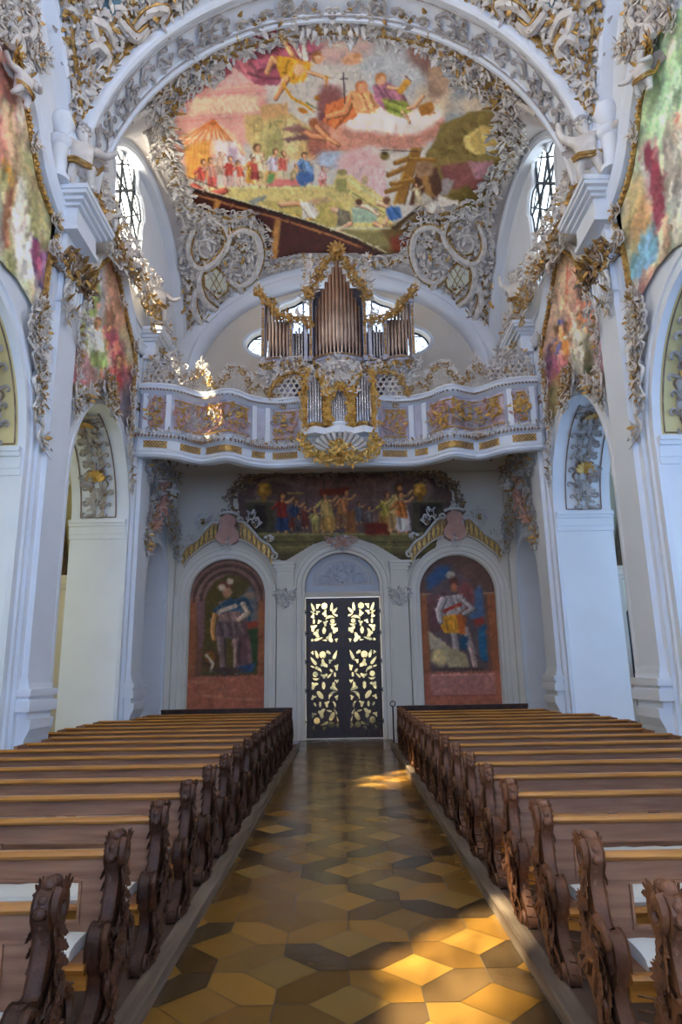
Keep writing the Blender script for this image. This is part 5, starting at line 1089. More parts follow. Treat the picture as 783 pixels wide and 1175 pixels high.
# ============================================================ ORGANS
def pipe(root, x, y, z0, z1, r, m='tin', tilt=0):
    h = z1-z0; ft = min(.45, h*.22)
    mb = MB(); mb.lathe([(r*.22, z0), (r*.95, z0+ft), (r, z0+ft+.02), (r, z1-.02), (r*.9, z1), (0.001, z1)], (x, y, 0), 12)
    # mouth: raised shield lips
    mb.prism([(-r*.55, z0+ft-.12), (0, z0+ft-.22), (r*.55, z0+ft-.12), (r*.5, z0+ft+.0), (-r*.5, z0+ft)], lambda a, b, d: (x+a, y+d, b), -r*1.06, -r*.7)
    mb.prism([(-r*.5, z0+ft+.03), (r*.5, z0+ft+.03), (r*.35, z0+ft+.16), (0, z0+ft+.26), (-r*.35, z0+ft+.16)], lambda a, b, d: (x+a, y+d, b), -r*1.08, -r*.7)
    return mb.build('pipe', m, root)
OY = 18.0
org = empty('pipe_organ', (0, OY, 8.42)); tag(org, 'tall silver-grey and gold pipe organ with towering middle pipes before the window', 'organ')
bd = MB(); bd.bb(-1.5, 1.5, OY+.15, OY+1.0, 8.43, 10.4); bd.bb(-2.1, 2.1, OY+.2, OY+1.0, 10.4, 11.9); bd.bb(-.78, .78, OY+.2, OY+1.0, 11.9, 13.4); bd.bb(-2.15, -1.45, OY+.2, OY+1., 11.9, 12.3); bd.bb(1.45, 2.15, OY+.2, OY+1., 11.9, 12.3); bd.build('case', 'case_dark', org, smooth=False)
for i in range(-6, 7):
    x = i*.108; pipe(org, x, OY-.28+abs(i)**1.6*.022, 10.92, 14.02-abs(i)*.215, .058 if abs(i) < 6 else .04, 'tin_warm')
for s in (-1, 1):
    for i in range(7): pipe(org, s*(1.50+i*.105), OY-.12+abs(i-3)*.03, 10.92, 12.05+i*.10+(.05*i if i > 3 else 0), .046, 'tin_warm')
    for i in range(5): pipe(org, s*(.98+i*.085), OY-.05+abs(i-2)*.02, 10.9, 11.95-abs(i-2)*.12, .032, 'tin')
    for i in range(3): pipe(org, s*(1.36-.02*i), OY+.05+i*.05, 10.95, 11.7, .025, 'tin')
for s in (-1, 1):
    for x, z1 in ((.80, 13.05), (1.40, 12.15), (2.22, 12.75), (.95, 12.1)): pp = MB(); pp.bb(s*x-.05, s*x+.05, OY-.16, OY+.2, 10.85, z1); pp.bb(s*x-.075, s*x+.075, OY-.2, OY+.2, z1-.08, z1); pp.bb(s*x-.07, s*x+.07, OY-.2, OY+.2, 10.8, 10.95); pp.build('case_post', 'case_grey', org, smooth=False)
pg = MB()
for s in (-1, 1):
    for x, z1 in ((.80, 13.0), (1.40, 12.1), (2.22, 12.7)):
        n_ = int((z1-11.0)/.3)
        for k in range(n_): pg.bb(s*x-.025, s*x+.025, OY-.185, OY-.16, 11.05+k*.3, 11.25+k*.3)
        for k in range(n_+1): pg.stamp(FLOWG, (s*x, OY-.18, 11.0+k*.3), (0, -1, 0), (1, 0, 0), .3, {0: 0, 1: 0})
pg.build('gilt_strip', 'gold', org)
def bowl(root, x, y, z, r, name='tower_base', sy=1.0):
    b = MB(); b.lathe([(r*1.05, z+.05), (r*1.1, z), (r*1.02, z-.05), (r*1.06, z-.1), (r*.95, z-.16), (r*.9, z-.3), (r*.65, z-.45), (r*.4, z-.52), (r*.3, z-.6), (.02, z-.72)], (x, y, 0), 24, sy=sy); b.lathe([(0.01, z+.05), (r*1.05, z+.05)], (x, y, 0), 24, sy=sy)
    b.build(name, 'case_grey', root)
    g = MB()
    for k in range(9):
        a = pi+pi*(k+.5)/9; nn = (cos(a), sin(a), -.2); g.stamp(FANG if k % 2 else FLOWG, (x+r*.97*cos(a), y+r*.97*sy*sin(a), z-.22), nn, (-sin(a), cos(a), 0), .3, {0: 0, 1: 0})
    g.tube([(x+r*1.1*cos(a), y+r*1.1*sy*sin(a), z) for a in np.linspace(pi, 2*pi, 20)], .022, 5); g.build('gilt_swag', 'gold', root)
bowl(org, 0, OY+.1, 10.85, .78, sy=.75)
for s in (-1, 1): bowl(org, s*1.82, OY+.12, 10.82, .46); bowl(org, s*1.12, OY+.1, 10.78, .3)
# crowns: carved shades and volutes
rs = np.random.RandomState(77)
cr = MB(); cg = MB()
for s in (-1, 1):
    path = smooth_path(np.array([(s*.88, 12.85), (s*.80, 13.15), (s*.62, 13.35), (s*.5, 13.65), (s*.36, 13.95), (s*.2, 14.12), (0.0, 14.22)]), 5)
    P3 = np.array([(a, OY-.22, b) for a, b in path]); cg.tube(P3, .045, 6, nrm=(0, 1, 0)); garnish(cg, P3, lambda p: np.array([0, -1., 0]), .3, .13, CLG, rs, .3, mats={0: 0, 1: 0, 2: 0})
    P3 = np.array([(a+s*.1, OY-.1, b-.05) for a, b in path[:26]]); garnish(cr, P3, lambda p: np.array([0, -1., 0]), .34, .2, CLW, rs, .3)
    P3 = np.array([(s*.86, OY-.1, 12.9), (s*.92, OY-.1, 13.3), (s*.86, OY-.1, 13.8), (s*.9, OY-.1, 14.2)]); garnish(cr, P3, lambda p: np.array([0, -1., 0]), .34, .2, CL, rs, .2)
    path = smooth_path(np.array([(s*1.38, 12.1), (s*1.55, 12.25), (s*1.75, 12.3), (s*1.9, 12.5), (s*2.05, 12.75), (s*2.2, 12.9), (s*2.36, 13.1)]), 5)
    P3 = np.array([(a, OY-.2, b) for a, b in path]); cg.tube(P3, .06, 6, nrm=(0, 1, 0)); garnish(cg, P3, lambda p: np.array([0, -1., 0]), .28, .13, CLG, rs, .25, mats={0: 0, 1: 0, 2: 0})
    V = vol(s*2.32, 13.2, .17, 1.3, pi/2, d=-s, w0=.06, w1=.02); cr.tube([(a[1], OY-.2, a[2]) for a in V[0]], V[1], 6, nrm=(0, 1, 0))
    garnish(cr, np.array([(s*1.5, OY-.1, 12.2), (s*2.3, OY-.1, 13.0)]), lambda p: np.array([0, -1., 0]), .25, .2, CLW, rs, .2)
    garnish(cg, np.array([(s*.84, OY-.15, 12.0), (s*1.0, OY-.15, 12.15), (s*1.15, OY-.15, 12.08), (s*1.38, OY-.15, 12.1)]), lambda p: np.array([0, -1., 0]), .28, .13, CLG, rs, .2, mats={0: 0, 1: 0, 2: 0})
    garnish(cr, np.array([(s*1.12, OY-.1, 12.1), (s*1.12, OY-.1, 12.4)]), lambda p: np.array([0, -1., 0]), .3, .15, CLW, rs, .2)
    for zz in (10.7, 10.45): garnish(cr, np.array([(s*.3, OY-.35, zz-.25), (s*1.1, OY-.25, zz-.1), (s*2.2, OY-.2, zz)]), lambda p: np.array([0, -1., -.2]), .42, .24, CL, rs, .3)
    garnish(cg, np.array([(s*.3, OY-.4, 10.3), (s*1.1, OY-.3, 10.5), (s*2.1, OY-.3, 10.62)]), lambda p: np.array([0, -1., -.2]), .25, .3, CLG, rs, .3, mats={0: 0, 1: 0, 2: 0})
    for sc_ in range(2):
        garnish(cr, np.array([(s*2.15, OY-.15, 10.55), (s*2.0, OY-.15, 10.3), (s*1.75, OY-.15, 10.15)]), lambda p: np.array([0, -1., -.2]), .4, .2, CLW, rs, .2)
cr.build('rocaille_crown', STM, org); 
for V, Fq, _ in ball(.15, 0, 0, 12, 8): cg.add(V+np.array([0, OY-.3, 14.38]), Fq)
for k in range(12): cg.stamp(LEAFG, (.12*cos(k*pi/6), OY-.3, 14.38+.12*sin(k*pi/6)), (0, -1, 0), (cos(k*pi/6), 0, sin(k*pi/6)), .32, {0: 0, 1: 0, 2: 0})
cg.build('gilt_crown', 'gold', org)
# trumpet side brackets carrying the case
for s in (-1, 1):
    b = MB(); b.prism([(2.15, 10.45), (1.4, 10.2), (1.15, 9.3), (1.55, 9.3)], lambda a, z, d: (s*a, d, z), OY-.05, OY+.7); b.build('bracket', 'case_grey', org, smooth=False)
    b = MB(); b.tube(smooth_path(np.array([(s*2.2, OY-.12, 10.5), (s*1.9, OY-.12, 10.2), (s*1.5, OY-.12, 9.95), (s*1.4, OY-.12, 9.6), (s*1.55, OY-.12, 9.4)]), 5), .06, 6, nrm=(0, 1, 0)); b.build('bracket_scroll', 'case_grey', org)
# openwork lattice beside the small organ
for s in (-1, 1):
    root = empty('lattice_screen', (s*1.35, 17.4, 9.48)); tag(root, 'white and gold openwork lattice on the parapet, %s of the small organ' % ('left' if s < 0 else 'right'), 'lattice')
    l = MB()
    for i in range(5):
        for j in range(4):
            cx_, cz_ = s*(1.02+i*.17+(j % 2)*.085), 9.56+j*.145
            l.tube([(cx_+.075*cos(a), 17.42, cz_+.075*sin(a)) for a in np.linspace(0, 2*pi, 10, endpoint=False)], .018, 5, closed=True, nrm=(0, 1, 0))
    l.build('openwork', 'stucco', root)
    g = MB(); P = smooth_path(np.array([(s*.95, 17.4, 9.5), (s*.95, 17.4, 10.05), (s*1.3, 17.4, 10.25), (s*1.7, 17.4, 10.05), (s*1.9, 17.4, 9.75), (s*1.95, 17.4, 9.5)]), 4); g.tube(P, .04, 5, nrm=(0, 1, 0)); garnish(g, P, lambda p: np.array([0, -1., 0]), .22, .2, CLG, rs, .2, mats={0: 0, 1: 0, 2: 0}); g.build('gilt_rim', 'gold', root)
# small organ set into the parapet
PY = 16.95
rp = empty('pipe_organ', (0, PY, 7.9)); tag(rp, 'small three-towered organ in the middle of the gallery parapet, gold carved', 'organ')
bd = MB(); bd.bb(-.9, .9, PY+.12, PY+.55, 8.2, 9.95); bd.build('case', 'case_grey', rp, smooth=False)
for i in range(-4, 5): pipe(rp, i*.062, PY-.02+abs(i)*.025, 8.52, 9.42-abs(i)*.10, .030)
for s in (-1, 1):
    for i in range(-3, 4): pipe(rp, s*.64+i*.072, PY-.05+abs(i)*.03, 8.42, 10.0-abs(i)*.13, .034)
    for i in range(3): pipe(rp, s*(.33+i*.03), PY+.1, 8.5, 8.95-.05*i, .016)
b = MB()
for s in (-1, 1):
    for x, z1 in ((.36, 9.2), (.42, 9.6), (.90, 9.65), (.27, 9.15)): b.bb(s*x-.025, s*x+.025, PY-.03, PY+.15, 8.4, z1)
b.build('gilt_post', 'gold', rp, smooth=False)
b = MB(); b.prism([(-1.0, PY+.3), (-.95, PY-.05), (-.65, PY-.25), (-.38, PY-.08), (-.2, PY-.2), (0, PY-.28), (.2, PY-.2), (.38, PY-.08), (.65, PY-.25), (.95, PY-.05), (1.0, PY+.3)], lambda a, y, d: (a, y, d), 8.22, 8.36); b.prism([(-1.05, PY+.3), (-1.0, PY-.1), (-.65, PY-.30), (-.38, PY-.13), (0, PY-.33), (.38, PY-.13), (.65, PY-.30), (1.0, PY-.1), (1.05, PY+.3)], lambda a, y, d: (a, y, d), 8.16, 8.23); b.build('shelf', 'plaster_white', rp, smooth=False)
for x, r in ((-.64, .2), (.64, .2), (0, .24)):
    b = MB(); b.lathe([(r, 8.5), (r*1.05, 8.45), (r*.9, 8.40), (r*.95, 8.36)], (x, PY+.02, 0), 16); b.lathe([(.01, 8.5), (r, 8.5)], (x, PY+.02, 0), 16); b.build('tower_foot', 'gold' if x else 'plaster_white', rp)
g = MB(); w_ = MB()
def gpath(mb, pts, sz, st, lib=CLG, gm={0: 0, 1: 0, 2: 0}, r=.035):
    P = smooth_path(np.array([(a, PY-.1, z) for a, z in pts]), 5); mb.tube(P, r, 6, nrm=(0, 1, 0)); garnish(mb, P, lambda p: np.array([0, -1., 0]), sz, st, lib, rs, .2, mats=gm)
for s in (-1, 1):
    gpath(g, [(s*.28, 8.5), (s*.3, 9.1), (s*.2, 9.35), (0, 9.6)], .22, .11); gpath(g, [(s*.95, 8.4), (s*.97, 9.3), (s*.93, 9.75), (s*.86, 10.0)], .2, .13); gpath(g, [(s*.38, 9.3), (s*.42, 9.7), (s*.5, 9.95)], .24, .12); gpath(g, [(s*.38, 8.45), (s*.4, 9.0)], .14, .12)
    gpath(w_, [(s*.36, 9.5), (s*.25, 9.75), (0, 9.95)], .36, .16, CL, None, .05); gpath(w_, [(s*.45, 9.9), (s*.3, 10.15), (0, 10.3)], .42, .2, CLW, None, .06)
g.build('gilt_frame', 'gold_bright', rp); w_.build('rocaille_crest', STM, rp)
# shell corbel under the small organ
sh = MB()
for k in range(15):
    a = pi*(k+.5)/15; P = [(x_*cos(a)*1.0, PY-.12+.28*(1-q)-.1*sin(pi*q), 7.58+.60*q*sin(a)*1.05) for q, x_ in ((t, t*.86) for t in np.linspace(.08, 1, 8))]
    P = [(p[0], PY+.12-.34*((abs(p[0])/.86)**2*0+1)*max(.15, (p[2]-7.5)/.65), p[2]) for p in P]; sh.tube(P, [.02+.05*q for q in np.linspace(0, 1, 8)], 6)
sh.prism([(-.9, 8.18), (.9, 8.18), (.5, 7.6), (0, 7.5), (-.5, 7.6)], lambda a, z, d: (a, d, z), PY+.1, PY+.5)
sh.build('shell_corbel', 'stucco', rp)
g = MB()
for s in (-1, 1):
    P = smooth_path(np.array([(s*.95, PY-.15, 8.15), (s*.98, PY-.12, 7.9), (s*.8, PY-.08, 7.7), (s*.5, PY, 7.55), (s*.2, PY, 7.52), (0, PY, 7.5)]), 5); g.tube(P, .05, 6, nrm=(0, 1, 0)); garnish(g, P, lambda p: np.array([0, -1., -.3]), .3, .1, CLG, rs, .3, mats={0: 0, 1: 0, 2: 0})
garnish(g, np.array([(-.25, PY-.15, 7.6), (0, PY-.2, 7.75), (.25, PY-.15, 7.6)]), lambda p: np.array([0, -1., -.3]), .35, .12, CLG, rs, .3, mats={0: 0, 1: 0, 2: 0})
g.build('gilt_shell_rim', 'gold_bright', rp)
# ============================================================ STUCCO WORK
rs = np.random.RandomState(2024)
def A_(p): p = np.array(p, float); return p[:, 0], p[:, 1]
def VL(pts, bay=0): x, y = A_(pts); return onV(x, y, bay)[0]
def XL(pts, X): x, y = A_(pts); return onX(x, y, X)
def YL(pts, Y): x, y = A_(pts); return onY(x, y, Y)
def nV(bay): return lambda p: vnormal(p[0], p[1], bay)
def nC(v): v = np.array(v, float); return lambda p: v
BR = {0: 0, 1: 1, 2: 2}
SIDES = {'left': 'left', 'right': 'right'}
def both(build, name, label_l, label_r, cat, loc, group=None):
    root = empty(name, loc); build(root); tag(root, label_l, cat, group); o = mirror_tree(root); tag(o, label_r, cat, group); return root, o
def fill(mb, pts3, nrmf, size, lib, mats=None, tvec=None):
    for p in pts3:
        n = nrmf(p); a = rs.uniform(0, 2*pi) if tvec is None else tvec+rs.uniform(-.5, .5)
        t = np.cross(n, [0.3, 1, .2]); t /= np.linalg.norm(t); b = np.cross(n, t)
        mb.stamp(lib[rs.randint(len(lib))], p+n*.02, n, t*cos(a)+b*sin(a), size*rs.uniform(.75, 1.2), mats, flip=rs.rand() < .5)

# -- frame of the great ceiling painting
root = empty('rocaille_border', (0, 16, 14)); tag(root, 'white and gold rocaille frame running around the large ceiling fresco', 'stucco frame')
mb = MB(); fr = smooth_path(np.array(FR_POLY, float), 3, closed=True); fr = np.array([391, 165.])+(fr-np.array([391, 165.]))*np.array([1.03, 1.045]); P = VL(fr); P[:, 1] = np.maximum(P[:, 1], 12.28); P[:, 2] = vaultz(P[:, 0], P[:, 1]); P = np.concatenate([P, P[:1]]); garnish(mb, P, nV(0), .46, .30, CL, rs, .10)
mb.build('rocaille', STM, root)
mb = MB(); garnish(mb, P, nV(0), .36, .30, CLW+CL, rs, .25); 
Q = resample(P, .3)
for i in range(0, len(Q)-1):
    n = vnormal(Q[i][0], Q[i][1]); t = Q[i+1]-Q[i]; mb.stamp(LEAF, Q[i]+n*.05, n, t+np.cross(n, t)*rs.uniform(-1, 1), .36, {0: 0})
mb.build('acanthus_leaves', STM, root)
mb = MB(); mb.tube(P+np.array([vnormal(p[0], p[1]) for p in P])*.05, .045, 6); mb.build('gilt_moulding', 'gold', root)
def f(root):
    px = fillpts([(190, 140), (206, 110), (245, 82), (262, 48), (290, 30), (348, 24), (388, 22), (388, 16), (340, 17), (285, 26), (240, 46), (205, 76), (178, 104), (166, 128), (176, 150), (184, 190), (206, 235), (214, 230), (205, 200)], 9.5, rs, 2500)
    mb = MB(); fill(mb, VL(px), nV(0), .60, CL+CLW); mb.build('rocaille', STM, root)
    mb = MB(); px = fillpts([(186, 120), (240, 80), (262, 46), (290, 28), (285, 24), (240, 46), (205, 76), (178, 104)], 16, rs); fill(mb, VL(px), nV(0), .5, CLG); mb.build('gilt_leaves', STM, root)
    # smooth white bands with a shell edge between frame and clerestory arch
    mb = MB()
    for pth in ([(166, 150), (176, 185), (190, 215), (205, 240), (212, 262), (206, 290)], [(150, 138), (165, 128), (182, 118)], [(214, 250), (232, 256), (236, 270), (226, 284)]): Pm = VL(smooth_path(np.array(pth, float), 5)); mb.tube(Pm+np.array([vnormal(p[0], p[1]) for p in Pm])*.02, .075, 6)
    mb.build('white_moulding', 'stucco', root)
both(f, 'stucco_spray', 'dense white stucco foliage on the vault left of the great ceiling fresco', 'dense white stucco foliage on the vault right of the great ceiling fresco', 'stucco ornament', (-4, 13, 14))

# -- pendentive cartouches above the organ
def f(root):
    mb = MB(); poly = [(208, 240), (228, 236), (248, 247), (285, 246), (302, 262), (310, 300), (300, 312), (276, 328), (258, 350), (240, 376), (228, 384), (220, 370), (212, 340), (207, 300), (212, 268)]
    panels = [((237, 284), 9), ((273, 306), 8), ((247, 322), 14)]
    px = [p for p in fillpts(poly, 9.5, rs, 2500) if all((p[0]-c[0][0])**2+(p[1]-c[0][1])**2 > (c[1]+2)**2 for c in panels)]
    fill(mb, VL(px), nV(0), .56, CL+CLW); mb.build('rocaille', STM, root)
    mb = MB(); GL = []
    for (cx, cy), r in panels[:2]:
        for k in range(13):
            a = 2*pi*k/13; q = VL([(cx+(r+2)*cos(a), cy+(r+2)*sin(a)*1.15)])[0]; n = vnormal(q[0], q[1]); c0 = VL([(cx, cy)])[0]; mb.stamp(LEAF, q+n*.03, n, q-c0, .42, {0: 0})
        Pm = VL([(cx+r*cos(a), cy+r*sin(a)*1.15) for a in np.linspace(0, 2*pi, 20)]); mb.tube(Pm+np.array([vnormal(p[0], p[1]) for p in Pm])*.06, .05, 6)
    for pth in ([(222, 262), (216, 285), (224, 305), (240, 304), (254, 290), (262, 272), (256, 256)], [(262, 270), (276, 262), (292, 268), (298, 290), (290, 316), (272, 326), (260, 318)], [(226, 330), (222, 350), (230, 372), (240, 360)], [(268, 322), (276, 336), (262, 350)], [(236, 300), (228, 320), (234, 345), (252, 356), (266, 345)]):
        Pm = VL(smooth_path(np.array(pth, float), 5)); rr = .07+.05*np.sin(np.linspace(0, pi, len(Pm))); nn = np.array([vnormal(p[0], p[1]) for p in Pm]); mb.tube(Pm+nn*.10, rr, 6); tt = np.gradient(Pm, axis=0); tt /= np.linalg.norm(tt, axis=1)[:, None]; GL.append(Pm+nn*.13+np.cross(nn, tt)*(rr[:, None]+.015))
    mb.build('shell_scrolls', 'stucco', root)
    mb = MB(); [mb.tube(g_, .028, 5) for g_ in GL]; mb.build('gilt_edging', 'gold', root)
    mb = MB(); pts = VL([(247, 306), (262, 318), (260, 333), (249, 342), (234, 328), (233, 314)]); n = vnormal(*pts.mean(0)[:2]); mb.add(np.concatenate([pts+n*.10, pts-n*.05]), [tuple(range(6)), tuple(range(11, 5, -1))]+[(i, (i+1) % 6, 6+(i+1) % 6, 6+i) for i in range(6)]); mb.build('cartouche_panel', 'plaster_cream', root, smooth=False)
    mb = MB()
    for i in range(6): mb.tube([pts[i]+n*.11, pts[(i+1) % 6]+n*.11], .03, 5)
    for t in (.33, .66): mb.tube([pts[0]*(1-t)+pts[1]*t+n*.11, pts[4]*(1-t)+pts[3]*t+n*.11], .014, 4); mb.tube([pts[0]*(1-t)+pts[5]*t+n*.11, pts[2]*(1-t)+pts[3]*t+n*.11], .014, 4)
    for pth in ([(213, 315), (216, 335), (221, 350), (220, 372)], [(252, 350), (262, 344), (276, 338)], [(246, 268), (262, 276), (280, 286)], [(226, 296), (234, 304), (250, 306)], [(222, 360), (232, 384), (240, 374)]): garnish(mb, VL(pth), nV(0), .3, .17, CLG, rs, .3, mats={0: 0, 1: 0, 2: 0})
    mb.build('gilt_foliage', 'gold', root)
both(f, 'stucco_cartouche', 'big stucco cartouche with diamond panel in the vault corner left above the organ', 'big stucco cartouche with diamond panel in the vault corner right above the organ', 'stucco ornament', (-4, 19, 14))
# -- near bay corners
def f(root):
    px = fillpts([(78, -30), (222, -30), (214, 0), (180, 25), (150, 46), (122, 76), (104, 104), (92, 140), (88, 120), (82, 60)], 11, rs, 2500)
    mb = MB(); fill(mb, VL(px, 1), nV(1), .55, CL+CLG+CLW); mb.build('rocaille', STM, root)
    mb = MB()
    for pth in ([(94, 150), (90, 110), (86, 60), (80, 0), (76, -30)], [(96, 138), (112, 98), (136, 64), (170, 34), (210, 10)], [(98, -10), (100, 30), (112, 50), (132, 36), (146, 22), (140, 2)]):
        Pm = VL(smooth_path(np.array(pth, float), 5), 1); nn = np.array([vnormal(p[0], p[1], 1) for p in Pm]); mb.tube(Pm+nn*.05, .05, 6); garnish(mb, Pm, nV(1), .3, .26, CLG, rs, .3, mats={0: 0, 1: 0, 2: 0})
    mb.build('gilt_foliage', 'gold', root)
    mb = MB(); GL = []
    for pth in ([(126, 50), (118, 30), (104, 26), (108, 46), (120, 60)], [(98, 60), (110, 52), (118, 66), (108, 84)], [(150, 30), (166, 12), (186, 8), (180, 24)], [(132, 20), (150, 40), (166, 30)]):
        Pm = VL(smooth_path(np.array(pth, float), 5), 1); nn = np.array([vnormal(p[0], p[1], 1) for p in Pm]); mb.tube(Pm+nn*.1, .07+.05*np.sin(np.linspace(0, pi, len(Pm))), 6); tt = np.gradient(Pm, axis=0); tt /= np.linalg.norm(tt, axis=1)[:, None]; GL.append(Pm+nn*.14+np.cross(nn, tt)*.11)
    mb.build('shell_scrolls', 'stucco', root); mb = MB(); [mb.tube(g_, .03, 5) for g_ in GL]; mb.build('gilt_edging', 'gold', root)
    pts = VL([(94, -24), (128, -28), (138, -2), (132, 14), (122, 20), (104, 8)], 1); n = vnormal(*pts.mean(0)[:2], 1); mb = MB(); k_ = len(pts); mb.add(np.concatenate([pts+n*.12, pts-n*.1]), [tuple(range(k_)), tuple(range(2*k_-1, k_-1, -1))]+[(i, (i+1) % k_, k_+(i+1) % k_, k_+i) for i in range(k_)]); mb.build('blue_panel', 'panel_blue', root, smooth=False)
mat('panel_blue', (104, 140, 158), 0.5, 0.2, 2.5, rgb2=(50, 72, 84))
both(f, 'stucco_cartouche', 'gilded stucco with blue panel in the top left corner of the picture', 'gilded stucco with blue panel in the top right corner of the picture', 'stucco ornament', (-4, 9, 14))
# gold-edged painted border along the top rim between the corners
root = empty('rocaille_border', (0, 10.5, 15.8)); tag(root, 'gilded foliage rim in front of the broad arch at the top edge', 'stucco frame')
mb = MB(); P = VL([(x, y) for x, y in ((200, 2), (240, -6), (300, -20), (391, -30), (480, -20), (540, -6), (582, 2))], 1); P[:, 1] = np.minimum(P[:, 1], 10.7); P[:, 2] = vaultz(P[:, 0], P[:, 1], 1); garnish(mb, P, nV(1), .45, .3, CLG, rs, .3); mb.build('gilt_foliage', STM, root)

# -- relief on the broad transverse arch
def f(root):
    mb = MB(); bd_ = MB()
    for e in (-.30, .30): bd_.tube([(-5.03*cos(a), 11.52+e, 11.2+5.02*sin(a)) for a in np.linspace(.12*pi, .5*pi, 40)], .018, 5)
    bd_.build('border_line', 'stucco_grey', root)
    k = 0; a = .1*pi
    while a < .495*pi:
        p = np.array([-5.06*cos(a), 11.52+rs.uniform(-.08, .08), 11.2+5.05*sin(a)]); n = np.array([cos(a)*5.08, 0, -5.08*sin(a)]); t = np.array([sin(a), 0, cos(a)])
        dense = a < .36*pi
        lib = [SC[0], SC[1], CLW[k % 5], CL[k % 8]] if dense else [SC[1], FLOW, LEAF, CLW[k % 5]]
        mb.stamp(lib[k % 4], p, n, t+np.array([0, rs.uniform(-.4, .4), 0]), .46 if dense else .36, {0: 0, 1: 1, 2: 0}, flip=rs.rand() < .5)
        if dense:
            for sg in (-1, 1): mb.stamp(SC[rs.randint(3)], p+np.array([0, sg*.18, 0]), n, t*rs.choice([-1, 1])+np.array([0, sg*.6, 0]), .30, {0: 0, 1: 1, 2: 0})
        a += (.075 if dense else .10)*(1 if rs.rand() < .7 else 1.4); k += 1
    mb.build('relief', ['stucco_grey', 'stucco_brown', 'stucco'], root)
both(f, 'arch_relief', 'scrolling stucco relief on the left half of the broad arch', 'scrolling stucco relief on the right half of the broad arch', 'stucco ornament', (-4, 11.5, 14))

# -- side wall frames
def wallframe(gold, white, clusters, extra=None, gsize=.05):
    def f(root):
        P = smooth_path(XL(gold, -5.36), 4); mb = MB(); mb.tube(P, gsize, 6, nrm=(1, 0, 0)); Q = resample(P, .12)
        for q in Q:
            for V, Fq, _ in ball(gsize*1.25, 0, 0, 6, 4): mb.add(V+q+np.array([.02, 0, 0]), Fq)
        mb.build('gilt_beading', 'gold', root)
        P = smooth_path(XL(white, -5.34), 4); mb = MB()
        path = []
        for i in range(len(P)):
            t = P[min(i+1, len(P)-1)]-P[max(i-1, 0)]; t /= np.linalg.norm(t); path.append((P[i], np.array([1., 0, 0]), np.cross([1., 0, 0], t)))
        mb.sweep(path, [(-.08, -.16), (.05, -.16), (.1, -.1), (.05, -.05), (.08, .02), (.14, .08), (.12, .14), (-.08, .16)]); mb.build('white_moulding', 'plaster_white', root)
        mb = MB()
        for (x, y, sz) in clusters: 
            for _ in range(3): fill(mb, XL([(x+rs.uniform(-3, 3), y+rs.uniform(-4, 4))], -5.30), nC((1, 0, 0)), sz, CL+CLG)
        mb.build('rocaille', STM, root)
        if extra: extra(root)
    return f
def ex(root):
    mb = MB(); px = fillpts([(-10, 0), (28, -6), (40, 12), (42, 32), (36, 60), (30, 92), (18, 84), (10, 58), (-10, 40)], 6.5, rs); fill(mb, XL(px, -5.32), nC((1, 0, 0)), .34, CL+CLW)
    for pth in ([(22, 40), (26, 52), (24, 66), (30, 76), (22, 84)], [(12, 28), (20, 40), (14, 54)], [(36, 20), (40, 34), (34, 46)]): mb.tube(smooth_path(XL(pth, -5.2), 5), .06, 6, nrm=(1, 0, 0))
    px = fillpts([(30, 56), (44, 52), (56, 64), (58, 76), (46, 78), (36, 70)], 5, rs); fill(mb, XL(px, -5.25), nC((1, 0, 0)), .26, CLG+CL)
    mb.build('crest_cartouche', STM, root)
    g = MB(); garnish(g, XL([(18, 60), (22, 70), (20, 80)], -5.2), nC((1, 0, 0)), .3, .16, CLG, rs, .2, mats={0: 0, 1: 0, 2: 0}); g.build('gilt_boss', 'gold_bright', root)
both(wallframe([(16, 70), (23, 98), (31, 129), (38, 172), (46, 212), (58, 245), (66, 262), (60, 285), (55, 307), (49, 359)], [(33, 84), (40, 115), (46, 147), (50, 178), (58, 212), (68, 240), (76, 250)], [(38, 165, .3), (63, 255, .3), (60, 284, .3)], ex), 'fresco_frame', 'curved white and gold frame with crest around the wall fresco at the left edge', 'curved white and gold frame with crest around the wall fresco at the right edge', 'picture frame', (-5.4, 10, 9))
def ex2(root):
    mb = MB(); px = fillpts([(82, 300), (94, 296), (98, 316), (92, 330), (84, 340), (80, 320)], 4.5, rs); fill(mb, XL(px, -5.3), nC((1, 0, 0)), .3, CL); px = fillpts([(126, 286), (136, 284), (142, 300), (136, 312), (128, 300)], 4, rs); fill(mb, XL(px, -5.3), nC((1, 0, 0)), .32, CL+CLW); mb.tube(smooth_path(XL([(94, 312), (100, 304), (108, 306), (114, 296), (124, 290)], -5.3), 5), .09, 6, nrm=(1, 0, 0)); mb.build('crest_cartouche', STM, root)
    mb = MB(); garnish(mb, XL([(89, 404), (89, 430), (86, 456)], -5.3), nC((1, 0, 0)), .3, .24, CLG+CL, rs, .2); mb.build('garland', STM, root); mb = MB(); garnish(mb, XL([(150, 446), (149, 470), (147, 500), (148, 528), (149, 556)], -5.3), nC((1, 0, 0)), .36, .24, CLG+CL, rs, .2); mb.build('garland', STM, root)
both(wallframe([(92, 322), (100, 321), (107, 312), (116, 303), (124, 298), (132, 301), (138, 330), (145, 365), (152, 395), (155, 415), (152, 450), (149, 495)], [(130, 292), (136, 303), (142, 332), (149, 366), (157, 394), (164, 402)], [(140, 346, .26), (155, 398, .28), (153, 424, .28)], ex2), 'fresco_frame', 'slender white and gold frame around the wall fresco left of the organ gallery', 'slender white and gold frame around the wall fresco right of the organ gallery', 'picture frame', (-5.4, 14, 9))

